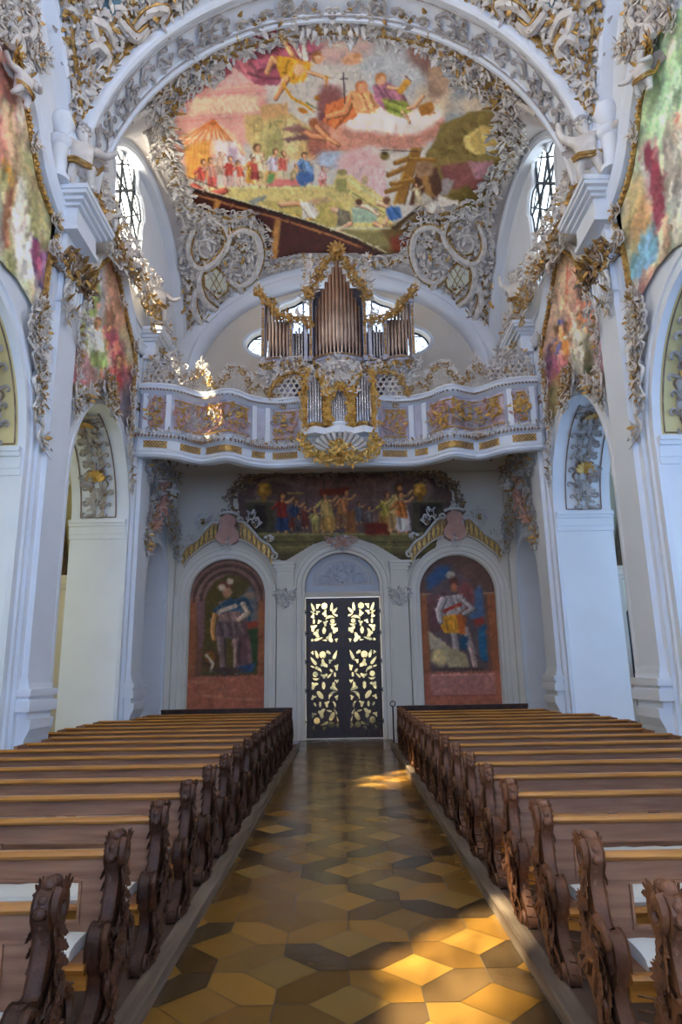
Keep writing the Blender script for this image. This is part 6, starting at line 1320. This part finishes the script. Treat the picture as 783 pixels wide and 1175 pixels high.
# -- capitals
def capital(yc, zt, k=1.0):
    def f(root):
        mb = MB(); X = -5.17
        for i in range(7): mb.tube([(X+.03, yc-.36+i*.12, zt-.62*k), (X+.05, yc-.36+i*.12, zt-.12*k)], .045, 6)
        mb.bb(-5.3, X, yc-.46, yc+.46, zt-.7*k, zt-.64*k); mb.build('fluted_bell', 'plaster_white', root)
        g = MB()
        for z, n_, sz in ((zt+.05, 5, .5), (zt+.2, 5, .42)):
            for i in range(n_):
                for dx in (0,): g.stamp(CLG[rs.randint(4)], (X+.1, yc-.46+.92*i/(n_-1), z), (1, rs.uniform(-.4, .4), -.3), (0, cos(i), sin(i)), sz*k*1.1, {0: 0, 1: 1, 2: 0})
        for sg in (-1, 1):
            g.stamp(CLG[0], (X-.02, yc+sg*.5, zt+.05), (.3, sg, 0), (0, .2, 1), .45*k, {0: 0, 1: 1, 2: 0})
        g.build('gilt_foliage', ['stucco_brown', 'gold'], root)
        w = MB()
        for (dy, dz, sz) in ((.42, -.45, .45), (-.42, -.45, .45), (.44, -.75, .42), (-.44, -.75, .42), (.3, -.95, .38), (-.3, -.95, .38), (.38, -1.12, .3), (0, -.72, .35), (.44, -.2, .4), (-.44, -.2, .4)): w.stamp((CL+CLG)[rs.randint(12)], (X+.06, yc+dy*k, zt+dz*k), (1, rs.uniform(-.3, .3), -.2), (0, cos(dz*9), sin(dz*9)), sz*k)
        w.build('volutes', STM, root)
    return f
both(capital(11.6, 9.55), 'capital', 'gilded leafy capital on the tall pilaster nearest the viewer, left wall', 'gilded leafy capital on the tall pilaster nearest the viewer, right wall', 'capital', (-5.1, 11.6, 9))
both(capital(17.0, 8.8, .8), 'capital', 'smaller gilded capital where the left wall meets the gallery parapet', 'smaller gilded capital where the right wall meets the gallery parapet', 'capital', (-5.1, 17.0, 8.4))
# -- hanging drop beside the nearest arch
def f(root):
    mb = MB(); garnish(mb, XL([(46, 352), (40, 372), (38, 396), (44, 420), (43, 450), (44, 480), (45, 508)], -5.3), nC((1, 0, 0)), .38, .2, CL+CLG, rs, .3); px = fillpts([(32, 360), (52, 350), (54, 380), (50, 420), (46, 450), (40, 420), (34, 390)], 5.5, rs); fill(mb, XL(px, -5.3), nC((1, 0, 0)), .3, CLG+CL); mb.build('festoon', STM, root)
both(f, 'stucco_drop', 'hanging stucco drop between the nearest arch and pilaster, left wall', 'hanging stucco drop between the nearest arch and pilaster, right wall', 'stucco ornament', (-5.3, 10.3, 8))
# -- crest over the second arch
def f(root):
    mb = MB(); px = fillpts([(84, 462), (88, 452), (100, 446), (115, 438), (130, 444), (134, 470), (128, 478), (122, 458), (106, 452), (92, 462), (86, 480)], 4.5, rs); fill(mb, XL(px, -5.25), nC((1, 0, 0)), .34, CL+CLG); px = fillpts([(118, 430), (128, 434), (130, 458), (122, 462)], 4, rs); fill(mb, XL(px, -5.12), nC((1, 0, 0)), .34, CLG); mb.build('rocaille', STM, root)
both(f, 'arch_crest', 'gilt rocaille crest over the second arch on the left wall', 'gilt rocaille crest over the second arch on the right wall', 'stucco ornament', (-5.3, 14, 8))
# -- relief in the arch soffits
def soffit(ci, a1, n_, col):
    def f(root):
        c, hw, zs, r = AR[ci]; mb = MB()
        xm = -5.98 if ci == 2 else -6.12
        def P(a, x=xm, e=.02): return np.array([x, c+(hw-e)*cos(a), zs+(r-e)*sin(a)])
        bl = MB()
        for x in (xm+.44, xm-.44): bl.tube([P(a, x) for a in np.linspace(.06, a1, 24)], .016, 5)
        bl.tube([P(.06, xm+.44), P(.06, xm-.44)], .016, 5); bl.build('border_line', 'stucco_brown', root)
        for k in range(n_):
            a = .14+(a1-.14)*k/n_; n = np.array([0, -cos(a), -sin(a)]); t = np.array([1., 0, 0]); u = np.array([0, -sin(a), cos(a)])
            big = k in (2, n_-2)
            mb.stamp(CLW[k % 5], P(a), n, u, .42 if not big else .6, {0: 0, 1: 0, 2: 1})
            for sg in (-1, 1): mb.stamp(SC[0], P(a, xm+sg*.24), n, u*sg+t*rs.uniform(.2, 1.2)*sg, rs.uniform(.36, .55), {0: 0, 1: 0, 2: 1}, flip=sg > 0); mb.stamp(LEAF, P(a+.08, xm+sg*.1), n, u+t*sg, .4, {0: 0})
            if big: mb.stamp(FANG, P(a+.04), n, t, .7, {0: 1, 1: 2, 2: 1})
        mb.build('relief', [col, 'stucco_brown', 'gold_lattice'], root)
        if ci == 2:
            b = MB(); path = [(P(a, -6.12, .0), np.array([1., 0, 0]), np.array([0, -cos(a), -sin(a)])) for a in np.linspace(0.02, pi*.5, 24)]; b.sweep(path, [(-.62, 0), (.62, 0), (.62, .012), (-.62, .012)]); b.build('tinted_ground', 'plaster_yellow', root)
    return f
both(soffit(3, 1.45, 9, 'stucco_grey'), 'soffit_relief', 'scrolled stucco relief inside the second arch on the left', 'scrolled stucco relief inside the second arch on the right', 'stucco ornament', (-6, 16, 7))
both(soffit(2, 1.45, 9, 'stucco_grey'), 'soffit_relief', 'scrolled stucco relief on yellow ground inside the nearest arch, left edge', 'scrolled stucco relief on yellow ground inside the nearest arch, right edge', 'stucco ornament', (-6, 10.6, 7))

# -- cascade of ornament along the ledge towards the gallery
def f(root):
    mb = MB(); px = fillpts([(104, 232), (112, 205), (122, 214), (134, 244), (148, 272), (162, 294), (176, 316), (186, 346), (194, 376), (204, 412), (205, 438), (184, 440), (180, 424), (192, 404), (184, 380), (172, 372), (162, 344), (150, 316), (134, 304), (122, 282), (112, 262)], 6.2, rs, 2500); fill(mb, XL(px, -5.05), nC((1, -.4, 0)), .36, CL+CLW); mb.build('rocaille', STM, root)
    g = MB(); px = fillpts([(108, 225), (120, 240), (140, 280), (165, 320), (185, 370), (195, 420), (188, 420), (172, 370), (150, 312), (116, 262)], 9, rs); fill(g, XL(px, -4.95), nC((1, -.4, 0)), .30, CLG, {0: 0, 1: 0, 2: 0}); g.build('gilt_foliage', 'gold', root)
    w = MB(); w.tube(smooth_path(XL([(150, 300), (158, 306), (166, 330), (176, 352), (190, 372), (198, 380)], -4.95), 5), .05, 6, nrm=(1, 0, 0)); w.build('scroll', 'stucco', root)
both(f, 'ledge_ornament', 'cascade of stucco foliage along the left ledge below the clerestory window', 'cascade of stucco foliage along the right ledge below the clerestory window', 'stucco ornament', (-5.1, 15, 11.2))
# -- under the gallery: corner garlands on the side walls
def f(root):
    mb = MB(); px = fillpts([(168, 536), (196, 530), (206, 538), (204, 552), (194, 560), (198, 590), (206, 614), (200, 640), (192, 606), (186, 598), (176, 606), (170, 636), (164, 630), (168, 596), (178, 566), (186, 552), (170, 556)], 5, rs, 2000); fill(mb, XL(px, -5.2), nC((1, -.5, 0)), .34, CL+CLG, {0: 2, 1: 1, 2: 2}); mb.build('rocaille', STM, root)
    g = MB(); garnish(g, XL([(186, 560), (182, 590), (176, 604)], -5.12), nC((1, -.4, 0)), .3, .2, CLG, rs, .2, mats={0: 0, 1: 0, 2: 0}); g.stamp(FAN, XL([(190, 582)], -5.1)[0], (1, -.5, 0), (0, 0, 1), .9, {0: 0}); g.build('pink_shield', 'stucco_pink', root)
both(f, 'wall_garland', 'brown and gold stucco garland above the small side arch under the gallery, left', 'brown and gold stucco garland above the small side arch under the gallery, right', 'stucco ornament', (-5.2, 18.5, 6.5))
# -- cartouches over the two niche arches
def f(root):
    cx = -NX; Y = YB-.12
    b = MB(); sh = smooth_path(np.array([(-.30, 5.98), (-.36, 6.2), (-.22, 6.45), (-.26, 6.6), (-.2, 6.75), (0, 6.84), (.2, 6.75), (.26, 6.6), (.22, 6.45), (.36, 6.2), (.30, 5.98), (0, 5.86)]), 3, closed=True); b.prism([tuple(q) for q in sh], lambda a, z, d: (cx+a, d, z), Y-.14, YB-.01); b.build('pink_shield', 'stucco_pink', root, smooth=False)
    w = MB(); g = MB(); l_ = MB()
    for sg in (-1, 1):
        up = smooth_path(np.array([(sg*.30, 6.62), (sg*.5, 6.6), (sg*.75, 6.35), (sg*1.0, 6.05), (sg*1.3, 5.85), (sg*1.48, 5.55)]), 5); lo = smooth_path(np.array([(sg*.34, 6.05), (sg*.5, 6.0), (sg*.75, 5.86), (sg*1.0, 5.66), (sg*1.25, 5.42), (sg*1.36, 5.2)]), 5)
        V = [(cx+a, Y, z) for a, z in up]+[(cx+a, Y, z) for a, z in lo]+[(cx+a, YB-.01, z) for a, z in up]+[(cx+a, YB-.01, z) for a, z in lo]; n = len(up)
        g.add(V, [(i, i+1, n+i+1, n+i) for i in range(n-1)]+[(i, i+1, 2*n+i+1, 2*n+i) for i in range(n-1)]+[(n+i, n+i+1, 3*n+i+1, 3*n+i) for i in range(n-1)])
        w.tube([(cx+a, Y-.03, z) for a, z in up], .045, 6, nrm=(0, 1, 0)); w.tube([(cx+a, Y-.03, z) for a, z in lo], .022, 6, nrm=(0, 1, 0))
        for i in range(0, n-2, 3): l_.tube([(cx+up[i][0], Y-.01, up[i][1]), (cx+lo[i+2][0], Y-.01, lo[i+2][1])], .014, 4, nrm=(0, 1, 0)); l_.tube([(cx+lo[i][0], Y-.01, lo[i][1]), (cx+up[i+2][0], Y-.01, up[i+2][1])], .014, 4, nrm=(0, 1, 0))
        P, R = vol(cx+sg*.36, 6.66, .11, 1.2, 0, d=sg, w0=.04); w.tube([(a[1], Y-.06, a[2]) for a in P], R, 6, nrm=(0, 1, 0)); P, R = vol(cx+sg*1.46, 5.48, .12, 1.2, 1.5, d=-sg, w0=.045); w.tube([(a[1], Y-.06, a[2]) for a in P], R, 6, nrm=(0, 1, 0))
    w.tube([(cx+a, Y-.12, 6.84+.08*cos(a*5)) for a in np.linspace(-.32, .32, 9)], .05, 6, nrm=(0, 1, 0)); w.build('white_scrolls', 'stucco', root); l_.build('lattice_bars', 'stucco_brown', root); g.build('gold_lattice_band', 'gold_lattice', root, smooth=False)
    r = MB()
    for (x, z, s_) in ((-.75, 6.75, .45), (-.9, 6.55, .4), (.75, 6.75, .4), (.9, 6.55, .36), (0, 5.9, .34), (0, 5.75, .3), (-1.45, 5.8, .3), (1.3, 6.05, .3), (0, 6.98, .3), (-1.2, 6.1, .24)): r.stamp(CL[rs.randint(8)], (cx+x, Y-.08, z), (0, -1, 0), (cos(x*5), 0, sin(x*5)), s_)
    r.build('rocaille', STM, root)
both(f, 'arch_cartouche', 'pink shield with gold lattice wings over the left painted niche', 'pink shield with gold lattice wings over the right painted niche', 'stucco ornament', (-NX, YB, 6))
# -- small capitals between the back wall arches
def f(root):
    mb = MB()
    for (x, z, s_) in ((-.2, 4.28, .34), (0, 4.3, .34), (.2, 4.28, .34), (-.16, 4.12, .3), (.16, 4.12, .3), (0, 4.0, .3), (0, 4.15, .3)): mb.stamp(CLW[rs.randint(5)], (-1.76+x, YB-.2, z), (0, -1, 0), (cos(x*8), 0, sin(x*8)), s_)
    mb.build('leaf_relief', ['stucco', 'stucco_grey', 'stucco_grey'], root)
both(f, 'pilaster_relief', 'small leafy stucco relief on the pilaster left of the door', 'small leafy stucco relief on the pilaster right of the door', 'stucco ornament', (-1.76, YB, 4.1))
# -- keystone and tympanum
root = empty('keystone_ornament', (0, YB-.2, 5.8)); tag(root, 'small pinkish stucco cartouche at the top of the door arch', 'stucco ornament')
mb = MB(); [mb.stamp(CL[i], (x, YB-.28, z), (0, -1, 0), (1, 0, x*3), s_, {0: 0, 1: 0, 2: 1}) for i, (x, z, s_) in enumerate(((0, 5.75, .4), (-.2, 5.9, .36), (.2, 5.9, .36), (-.42, 5.95, .26), (.42, 5.95, .26), (0, 5.95, .34)))]; mb.build('relief', ['stucco_pink', 'stucco_grey'], root)
root = empty('tympanum_relief', (0, YB+.18, 4.9)); tag(root, 'grey scrollwork relief in the half-round field above the door', 'stucco ornament')
mb = MB()
for r_ in (.92, .80): mb.tube([(r_*cos(a), YB+.19, 4.62+r_*.95*sin(a)) for a in np.linspace(.02, pi-.02, 30)], .018, 5, nrm=(0, 1, 0))
mb.tube([(-.92, YB+.19, 4.62), (.92, YB+.19, 4.62)], .018, 5); mb.build('border_line', 'plaster_warm', root)
mb = MB()
for i, (x, z, s_) in enumerate(((-.5, 4.8, .4), (.5, 4.8, .4), (0, 4.85, .5), (-.25, 5.08, .36), (.25, 5.08, .36), (0, 5.2, .36), (-.7, 4.74, .24), (.7, 4.74, .24))): mb.stamp(CLW[i % 5], (x, YB+.17, z), (0, -1, 0), (cos(i), 0, sin(i)), s_, {0: 0, 1: 0, 2: 0})
mb.build('relief', 'plaster_grey', root)
# -- frame of the fresco under the gallery
root = empty('rocaille_border', (0, YB, 7)); tag(root, 'brown leafy stucco border around the dark fresco under the gallery', 'stucco frame')
mb = MB(); P = YL(smooth_path(np.array([(276, 610), (268, 592), (266, 572), (276, 556), (298, 546), (340, 542), (395, 540), (450, 542), (492, 545), (512, 552), (524, 568), (522, 590), (508, 606)], float), 4), YB-.06); garnish(mb, P, nC((0, -1, 0)), .34, .15, CL, rs, .5, mats={0: 0, 1: 1, 2: 0}); mb.build('foliage', ['stucco_brown', 'gold'], root)
mb = MB(); mb.tube(P+np.array([0, .02, 0]), .05, 6, nrm=(0, 1, 0)); mb.build('moulding', 'stucco_brown', root)
root = empty('ceiling_garland', (0, 18, 8.1)); tag(root, 'dark branching stucco garlands on the ceiling edge under the gallery', 'stucco ornament')
mb = MB(); P = np.array([(x, 17.9, 8.17) for x in np.linspace(-4.9, 4.9, 30)]); P[:, 1] += .5*np.abs(np.sin(P[:, 0]*1.1)); garnish(mb, P, nC((0, -.25, -1)), .5, .3, CL, rs, .4, mats={0: 0, 1: 1, 2: 0}); mb.build('foliage', ['stucco_brown', 'gold'], root)

# -- parapet dressing
def snapY(P, off=.0):
    P = P.copy()
    for i in range(len(P)): q, t, n = par_at(P[i][0]); P[i][1] = q[1]-off
    return P
def f(root):
    top = snapY(YL(smooth_path(np.array([(206, 438), (214, 440), (224, 432), (230, 421), (237, 430), (246, 441), (258, 438), (267, 426), (277, 421), (285, 428), (288, 440), (300, 436), (312, 441), (324, 455)], float), 4), 17.0), 0.02)
    w = MB(); w.tube(top, .035, 6, nrm=(0, 1, 0)); garnish(w, top, nC((0, -1, 0)), .22, .13, CLW+CL, rs, .2, mats={0: 0, 1: 1, 2: 0})
    for q in top[::2]:
        h = q[2]-9.5
        for k in range(int(h/.16)): c_, t_, n_ = par_at(q[0]); w.tube([(q[0]+.07*cos(a), q[1], 9.58+k*.16+.07*sin(a)) for a in np.linspace(0, 2*pi, 8, endpoint=False)], .015, 4, closed=True, nrm=(0, 1, 0))
    garnish(w, np.array([top[12], top[13]])+np.array([0, 0, .05]), nC((0, -1, 0)), .4, .1, [FAN, CLW[0]], rs, .2, mats={0: 0, 1: 0, 2: 0}); w.build('openwork', STM, root)
    g = MB(); garnish(g, top-np.array([0, .05, .12]), nC((0, -1, 0)), .2, .22, CLG, rs, .3, mats={0: 0, 1: 0, 2: 0}); g.build('gilding', 'gold', root)
both(f, 'parapet_crest', 'openwork rocaille crest standing on the parapet rail, left half', 'openwork rocaille crest standing on the parapet rail, right half', 'parapet ornament', (-3, 17, 9.5))
def f(root):
    w = MB()
    for i in range(6):
        for j in range(4): x = -5.0+i*.16+(j % 2)*.08; w.tube([(x+.075*cos(a), 16.42, 9.57+j*.14+.075*sin(a)) for a in np.linspace(0, 2*pi, 8, endpoint=False)], .02, 4, closed=True, nrm=(0, 1, 0))
    w.build('openwork', 'stucco', root); g = MB(); garnish(g, np.array([(-5.1, 16.4, 9.55), (-5.05, 16.4, 10.15), (-4.4, 16.4, 10.1), (-4.1, 16.45, 9.6)]), nC((0, -1, 0)), .3, .22, CL, rs, .2); g.build('scroll_rim', STM, root)
both(f, 'lattice_screen', 'curled lattice screen at the left end of the parapet rail', 'curled lattice screen at the right end of the parapet rail', 'lattice', (-4.7, 16.4, 9.5))
root = empty('parapet_relief', (0, 16.8, 8.7)); tag(root, 'rows of gilded rocaille reliefs on the pink panels of the gallery parapet', 'parapet ornament')
for x0, x1 in SEGS+[(-1.9, -1.15), (1.15, 1.9), (-5.0, -4.6), (4.6, 5.0)]:
    mb = MB(); f0 = frames(x0+.02, x1-.02); ln = sum(np.linalg.norm(f0[i+1][0]-f0[i][0]) for i in range(len(f0)-1))
    for z in (8.30, 9.08): mb.tube([a+n*.035+np.array([0, 0, z]) for a, n, _ in f0], .022, 5)
    k = max(2, int(round(ln/.32)))
    for i in range(k):
        a, n, _ = f0[int((i+.5)/k*(len(f0)-1))]; t = np.cross([0, 0, 1.], n)
        for z, sz in ((8.68, .44), (8.46, .34), (8.92, .34)): mb.stamp((CL+CLG)[rs.randint(12)], a+n*.03+np.array([0, 0, z]), n, t*rs.choice([-1, 1])+np.array([0, 0, rs.uniform(-1, 1)]), sz*rs.uniform(.85, 1.1), {0: rs.randint(3), 1: 0, 2: 1}, flip=rs.rand() < .5)
        if i % 2 == 0 and ln > 1.5: mb.tube([a+n*.07+t*.10*cos(q)+np.array([0, 0, 8.7+.17*sin(q)]) for q in np.linspace(0, 2*pi, 12, endpoint=False)], .022, 5, closed=True)
    mb.build('relief_panel', ['gold_lattice', 'stucco_grey', 'stucco_pink'], root)
mb = MB()
for i in range(0, len(CURVE)-1, 1):
    p, n, t = np.array([*CURVE[i], 0]), np.array([*CN[i], 0]), np.array([*CT[i], 0])
    if abs(CURVE[i][0]) > 1.05:
        mb.stamp(LEAF, p+n*.15+np.array([0, 0, 9.33]), n, np.array([0, 0, -1.])+t*.5, .16, {0: 0}); mb.stamp(LEAF, p+n*.21+np.array([0, 0, 8.03]), n, np.array([0, 0, -1.])-t*.5, .20, {0: 0})
mb.build('leaf_border', 'stucco_brown', root)
mb = MB()
for i in range(0, len(CURVE)-1, 3):
    p, n, t = np.array([*CURVE[i], 0]), np.array([*CN[i], 0]), np.array([*CT[i], 0])
    if abs(CURVE[i][0]) > 1.05: mb.stamp(CL[rs.randint(8)], p+n*.2+np.array([0, 0, 8.08]), n, t, .24)
mb.build('rocaille_border', STM, root)

# ============================================================ PUTTI
def skin_mesh(verts, edges, radii, root_i=0):
    me = bpy.data.meshes.new('body'); me.from_pydata(verts, edges, []); o = bpy.data.objects.new('body', me); COL.objects.link(o)
    m = o.modifiers.new('s', 'SKIN'); m.use_smooth_shade = True
    for i, r in enumerate(radii): me.skin_vertices[0].data[i].radius = (r, r)
    me.skin_vertices[0].data[root_i].use_root = True
    sm = o.modifiers.new('d', 'SUBSURF'); sm.levels = 2; sm.render_levels = 2
    dg = bpy.context.evaluated_depsgraph_get(); out = bpy.data.meshes.new_from_object(o.evaluated_get(dg)); bpy.data.objects.remove(o); bpy.data.meshes.remove(me)
    for p in out.polygons: p.use_smooth = True
    return out
def putto(pose, wing=True):
    """chubby winged child of stucco, about 1 m tall, facing -Y, origin between the feet"""
    root = empty('putto'); root['localparts'] = 1
    if pose == 'wave': LS = (-.16, 0, .70); LE = (-.34, -.04, .84); LH = (-.36, -.06, 1.10); RE = (.32, -.10, .58); RH = (.46, -.20, .66); k1 = (-.12, -.06, .25); f1 = (-.12, .02, .04); k2 = (.12, -.12, .26); f2 = (.16, -.0, .05); hd = (-.03, -.03, .93)
    elif pose == 'sit': LS = (-.16, 0, .56); LE = (-.30, -.12, .44); LH = (-.22, -.30, .50); RE = (.30, -.06, .62); RH = (.40, -.12, .84); k1 = (-.15, -.30, .24); f1 = (-.17, -.34, -.08); k2 = (.14, -.32, .26); f2 = (.12, -.28, -.06); hd = (.02, -.05, .80)
    else: LS = (-.16, 0, .66); LE = (-.36, -.02, .62); LH = (-.54, -.10, .70); RE = (.30, -.12, .50); RH = (.14, -.26, .52); k1 = (-.10, -.14, .30); f1 = (-.2, .06, .12); k2 = (.12, -.04, .22); f2 = (.10, .02, .03); hd = (.03, -.04, .88)
    RS = (-LS[0], 0, LS[2]); pz = LS[2]-.34
    V = [(0, 0, pz), (0, -.02, pz+.14), (0, 0, LS[2]-.02), (0, -.01, LS[2]+.07), (hd[0], hd[1], hd[2]-.02), (hd[0], hd[1]-.01, hd[2]+.08), LS, LE, LH, RS, RE, RH, (-.09, 0, pz-.06), k1, f1, (.09, 0, pz-.06), k2, f2, (f1[0], f1[1]-.1, f1[2]-.02), (f2[0], f2[1]-.1, f2[2]-.02)]
    E = [(0, 1), (1, 2), (2, 3), (3, 4), (4, 5), (2, 6), (6, 7), (7, 8), (2, 9), (9, 10), (10, 11), (0, 12), (12, 13), (13, 14), (0, 15), (15, 16), (16, 17), (14, 18), (17, 19)]
    R = [.14, .145, .12, .055, .11, .09, .075, .055, .04, .075, .055, .04, .105, .075, .045, .105, .075, .045, .03, .03]
    me = skin_mesh(V, E, R); me.materials.append(M['stucco']); link('body', me, root)
    h = np.array(hd); m = MB()
    for k in range(16): a = k*2.4; z = .02+.11*(k/16); r = .11*sqrt(max(.05, 1-(k/16)**2)); q = h+np.array([r*cos(a), .02+r*sin(a)*.9, z])
    for k in range(22):
        a = k*2.4; e = .2+1.2*k/22; q = h+np.array([.105*cos(a)*cos(e*.9), .025+.10*sin(a)*cos(e*.9), .03+.10*sin(e)])
        if q[1] < h[1]-.05 and q[2] < h[2]+.06: continue
        for Vb, Fb, _ in ball(.035, 0, 0, 6, 4): m.add(Vb+q, Fb)
    m.build('curly_hair', 'stucco_grey', root)
    m = MB()
    for (x, y, z, r) in ((0, -.112, .01, .018), (-.05, -.09, -.01, .03), (.05, -.09, -.01, .03), (0, -.10, -.055, .024), (-.105, .0, 0, .025), (.105, 0, 0, .025)):
        for Vb, Fb, _ in ball(r, 0, 0, 6, 4): m.add(Vb+h+np.array([x, y, z]), Fb)
    m.build('face', 'stucco', root)
    m = MB()
    for s in (-1, 1):
        for k in range(5): m.stamp(LEAF, (s*.06, .13, LS[2]-.08+k*.03), (s*.2, 1, 0), (s*(1-.1*k), .25, .15+.28*k), .55-.04*k, {0: 0})
    m.build('wing', 'stucco_grey', root)
    m = MB()
    P = [(-.2, -.05, pz+.06), (-.1, -.17, pz+.0), (.04, -.19, pz-.05), (.18, -.1, pz-.02), (.22, .05, pz+.05), (.3, .1, pz+.2)]
    m.tube(smooth_path(np.array(P), 4), .028, 6); m.tube(smooth_path(np.array([(a*.95, b, c-.05) for a, b, c in P]), 4), .024, 6); m.build('gilt_sash', 'gold', root)
    return root
PR = {p: putto(p) for p in ('wave', 'sit', 'fly')}
used = set()
def place(pose, loc, rz, label, sc=1.0, group='cherub statues on the walls'):
    o = PR[pose] if pose not in used else copy_tree(PR[pose]); used.add(pose); o.location = loc; o.rotation_euler = (0, 0, rz); o.scale = (sc, sc, sc); tag(o, label, 'statue', group); return o
for s, nm in ((-1, 'left'), (1, 'right')):
    place('wave', (s*4.95, 11.0, 11.13), s*-.5, 'winged cherub waving on the cornice block under the broad arch, %s side' % nm, 1.35)
    place('sit', (s*4.95, 12.35, 11.2), s*-.9, 'small cherub sitting at the far end of the nearest %s cornice block' % nm, .8)
    place('fly', (s*5.05, 14.3, 11.2), s*-1.0, 'cherub among foliage on the ledge below the %s clerestory window' % nm, .9)
    place('wave', (s*5.0, 16.6, 11.5), s*-.8, 'upright cherub on the %s cornice block beside the organ gallery' % nm, 1.25)
    place('fly', (s*5.1, 8.95, 11.05), s*-1.2, 'cherub leaning from the crest of the fresco frame at the %s edge' % nm, .85)
    place('sit', (s*4.55, 16.55, 9.75), s*-.2, 'little cherub perched on the curled lattice at the %s end of the parapet' % nm, .55)
    place('sit', (s*4.9, 17.3, 10.5), s*-.6, 'small cherub seated on the stucco cascade above the %s end of the parapet' % nm, .7)
    place('fly', (s*4.98, 19.0, 6.9), s*-.7, 'stucco cherub bust over the small %s side arch under the gallery' % nm, .6)
# urn-topped plinth behind each big cherub
for s, nm in ((-1, 'left'), (1, 'right')):
    b = MB(); b.lathe([(.01, 0), (.22, 0), (.22, .1), (.15, .16), (.15, .75), (.2, .8), (.22, .9), (.18, .95), (.1, 1.0), (.24, 1.25), (.2, 1.45), (.08, 1.5), (.01, 1.6)], (s*5.28, 10.75, 11.12), 14); o = b.build('urn_pedestal', 'plaster_white'); tag(o, 'pale urn on a round pedestal behind the waving %s cherub' % nm, 'urn')
# side altar in the right aisle
al = empty('side_altar', (7.75, 16.5, 0)); tag(al, 'painted side altar figure glimpsed through the second arch on the right', 'altar')
b = MB(); b.bb(7.08, 8.4, 16.5, 17.0, 0, 1.25); b.build('altar_table', 'plaster_grey', al, smooth=False)
b = MB(); b.prism(arch_pts(7.75, .68, 1.25, 2.9, .68, 16), lambda a, z, d: (a, d, z), 16.8, 16.99); b.build('backboard', 'lead', al, smooth=False)
b = MB(); b.lathe([(.22, 1.27), (.26, 1.4), (.17, 1.7), (.2, 2.0), (.12, 2.2), (.05, 2.25), (.09, 2.35), (.09, 2.45), (.01, 2.52)], (7.28, 16.55, 0), 14); b.build('robed_figure', 'painted_red', al)
SUN_E = 230.0; EXPO = -0.98; ROLL_SIGN = -1
# ============================================================ LIGHT AND CAMERA
w = bpy.data.worlds.new('sky'); scn.world = w; w.use_nodes = True; bg = w.node_tree.nodes['Background']; bg.inputs[0].default_value = (0.75, 0.85, 1.0, 1); bg.inputs[1].default_value = 2.2
sun = bpy.data.lights.new('sun', 'SUN'); sun.energy = SUN_E; sun.color = (1.0, 0.84, 0.56); sun.angle = radians(1.2)
so = bpy.data.objects.new('sun', sun); COL.objects.link(so); so.rotation_euler = Vector((-0.475, -0.50, 1.0)).to_track_quat('Z', 'Y').to_euler()
cam = bpy.data.cameras.new('camera'); co = bpy.data.objects.new('camera', cam); COL.objects.link(co); scn.camera = co
cam.sensor_fit = 'VERTICAL'; cam.sensor_height = 36.0; cam.lens = F/1175*36.0; cam.clip_end = 200
co.matrix_world = Matrix.Translation((0, 0, 2.0)) @ Matrix.Rotation(pi/2+TH, 4, 'X') @ Matrix.Rotation(ROLL_SIGN*ROLL, 4, 'Z')
vs = scn.view_settings; vs.view_transform = 'Standard'; vs.look = 'None'; vs.exposure = EXPO; vs.gamma = 1; vs.use_curve_mapping = False
cy = scn.cycles; cy.use_denoising = True; cy.max_bounces = 7; cy.diffuse_bounces = 5; cy.glossy_bounces = 3; cy.transmission_bounces = 3; cy.transparent_max_bounces = 8; cy.sample_clamp_indirect = 6; cy.caustics_reflective = False; cy.caustics_refractive = False
try: cy.denoiser = 'OPENIMAGEDENOISE'
except Exception: pass
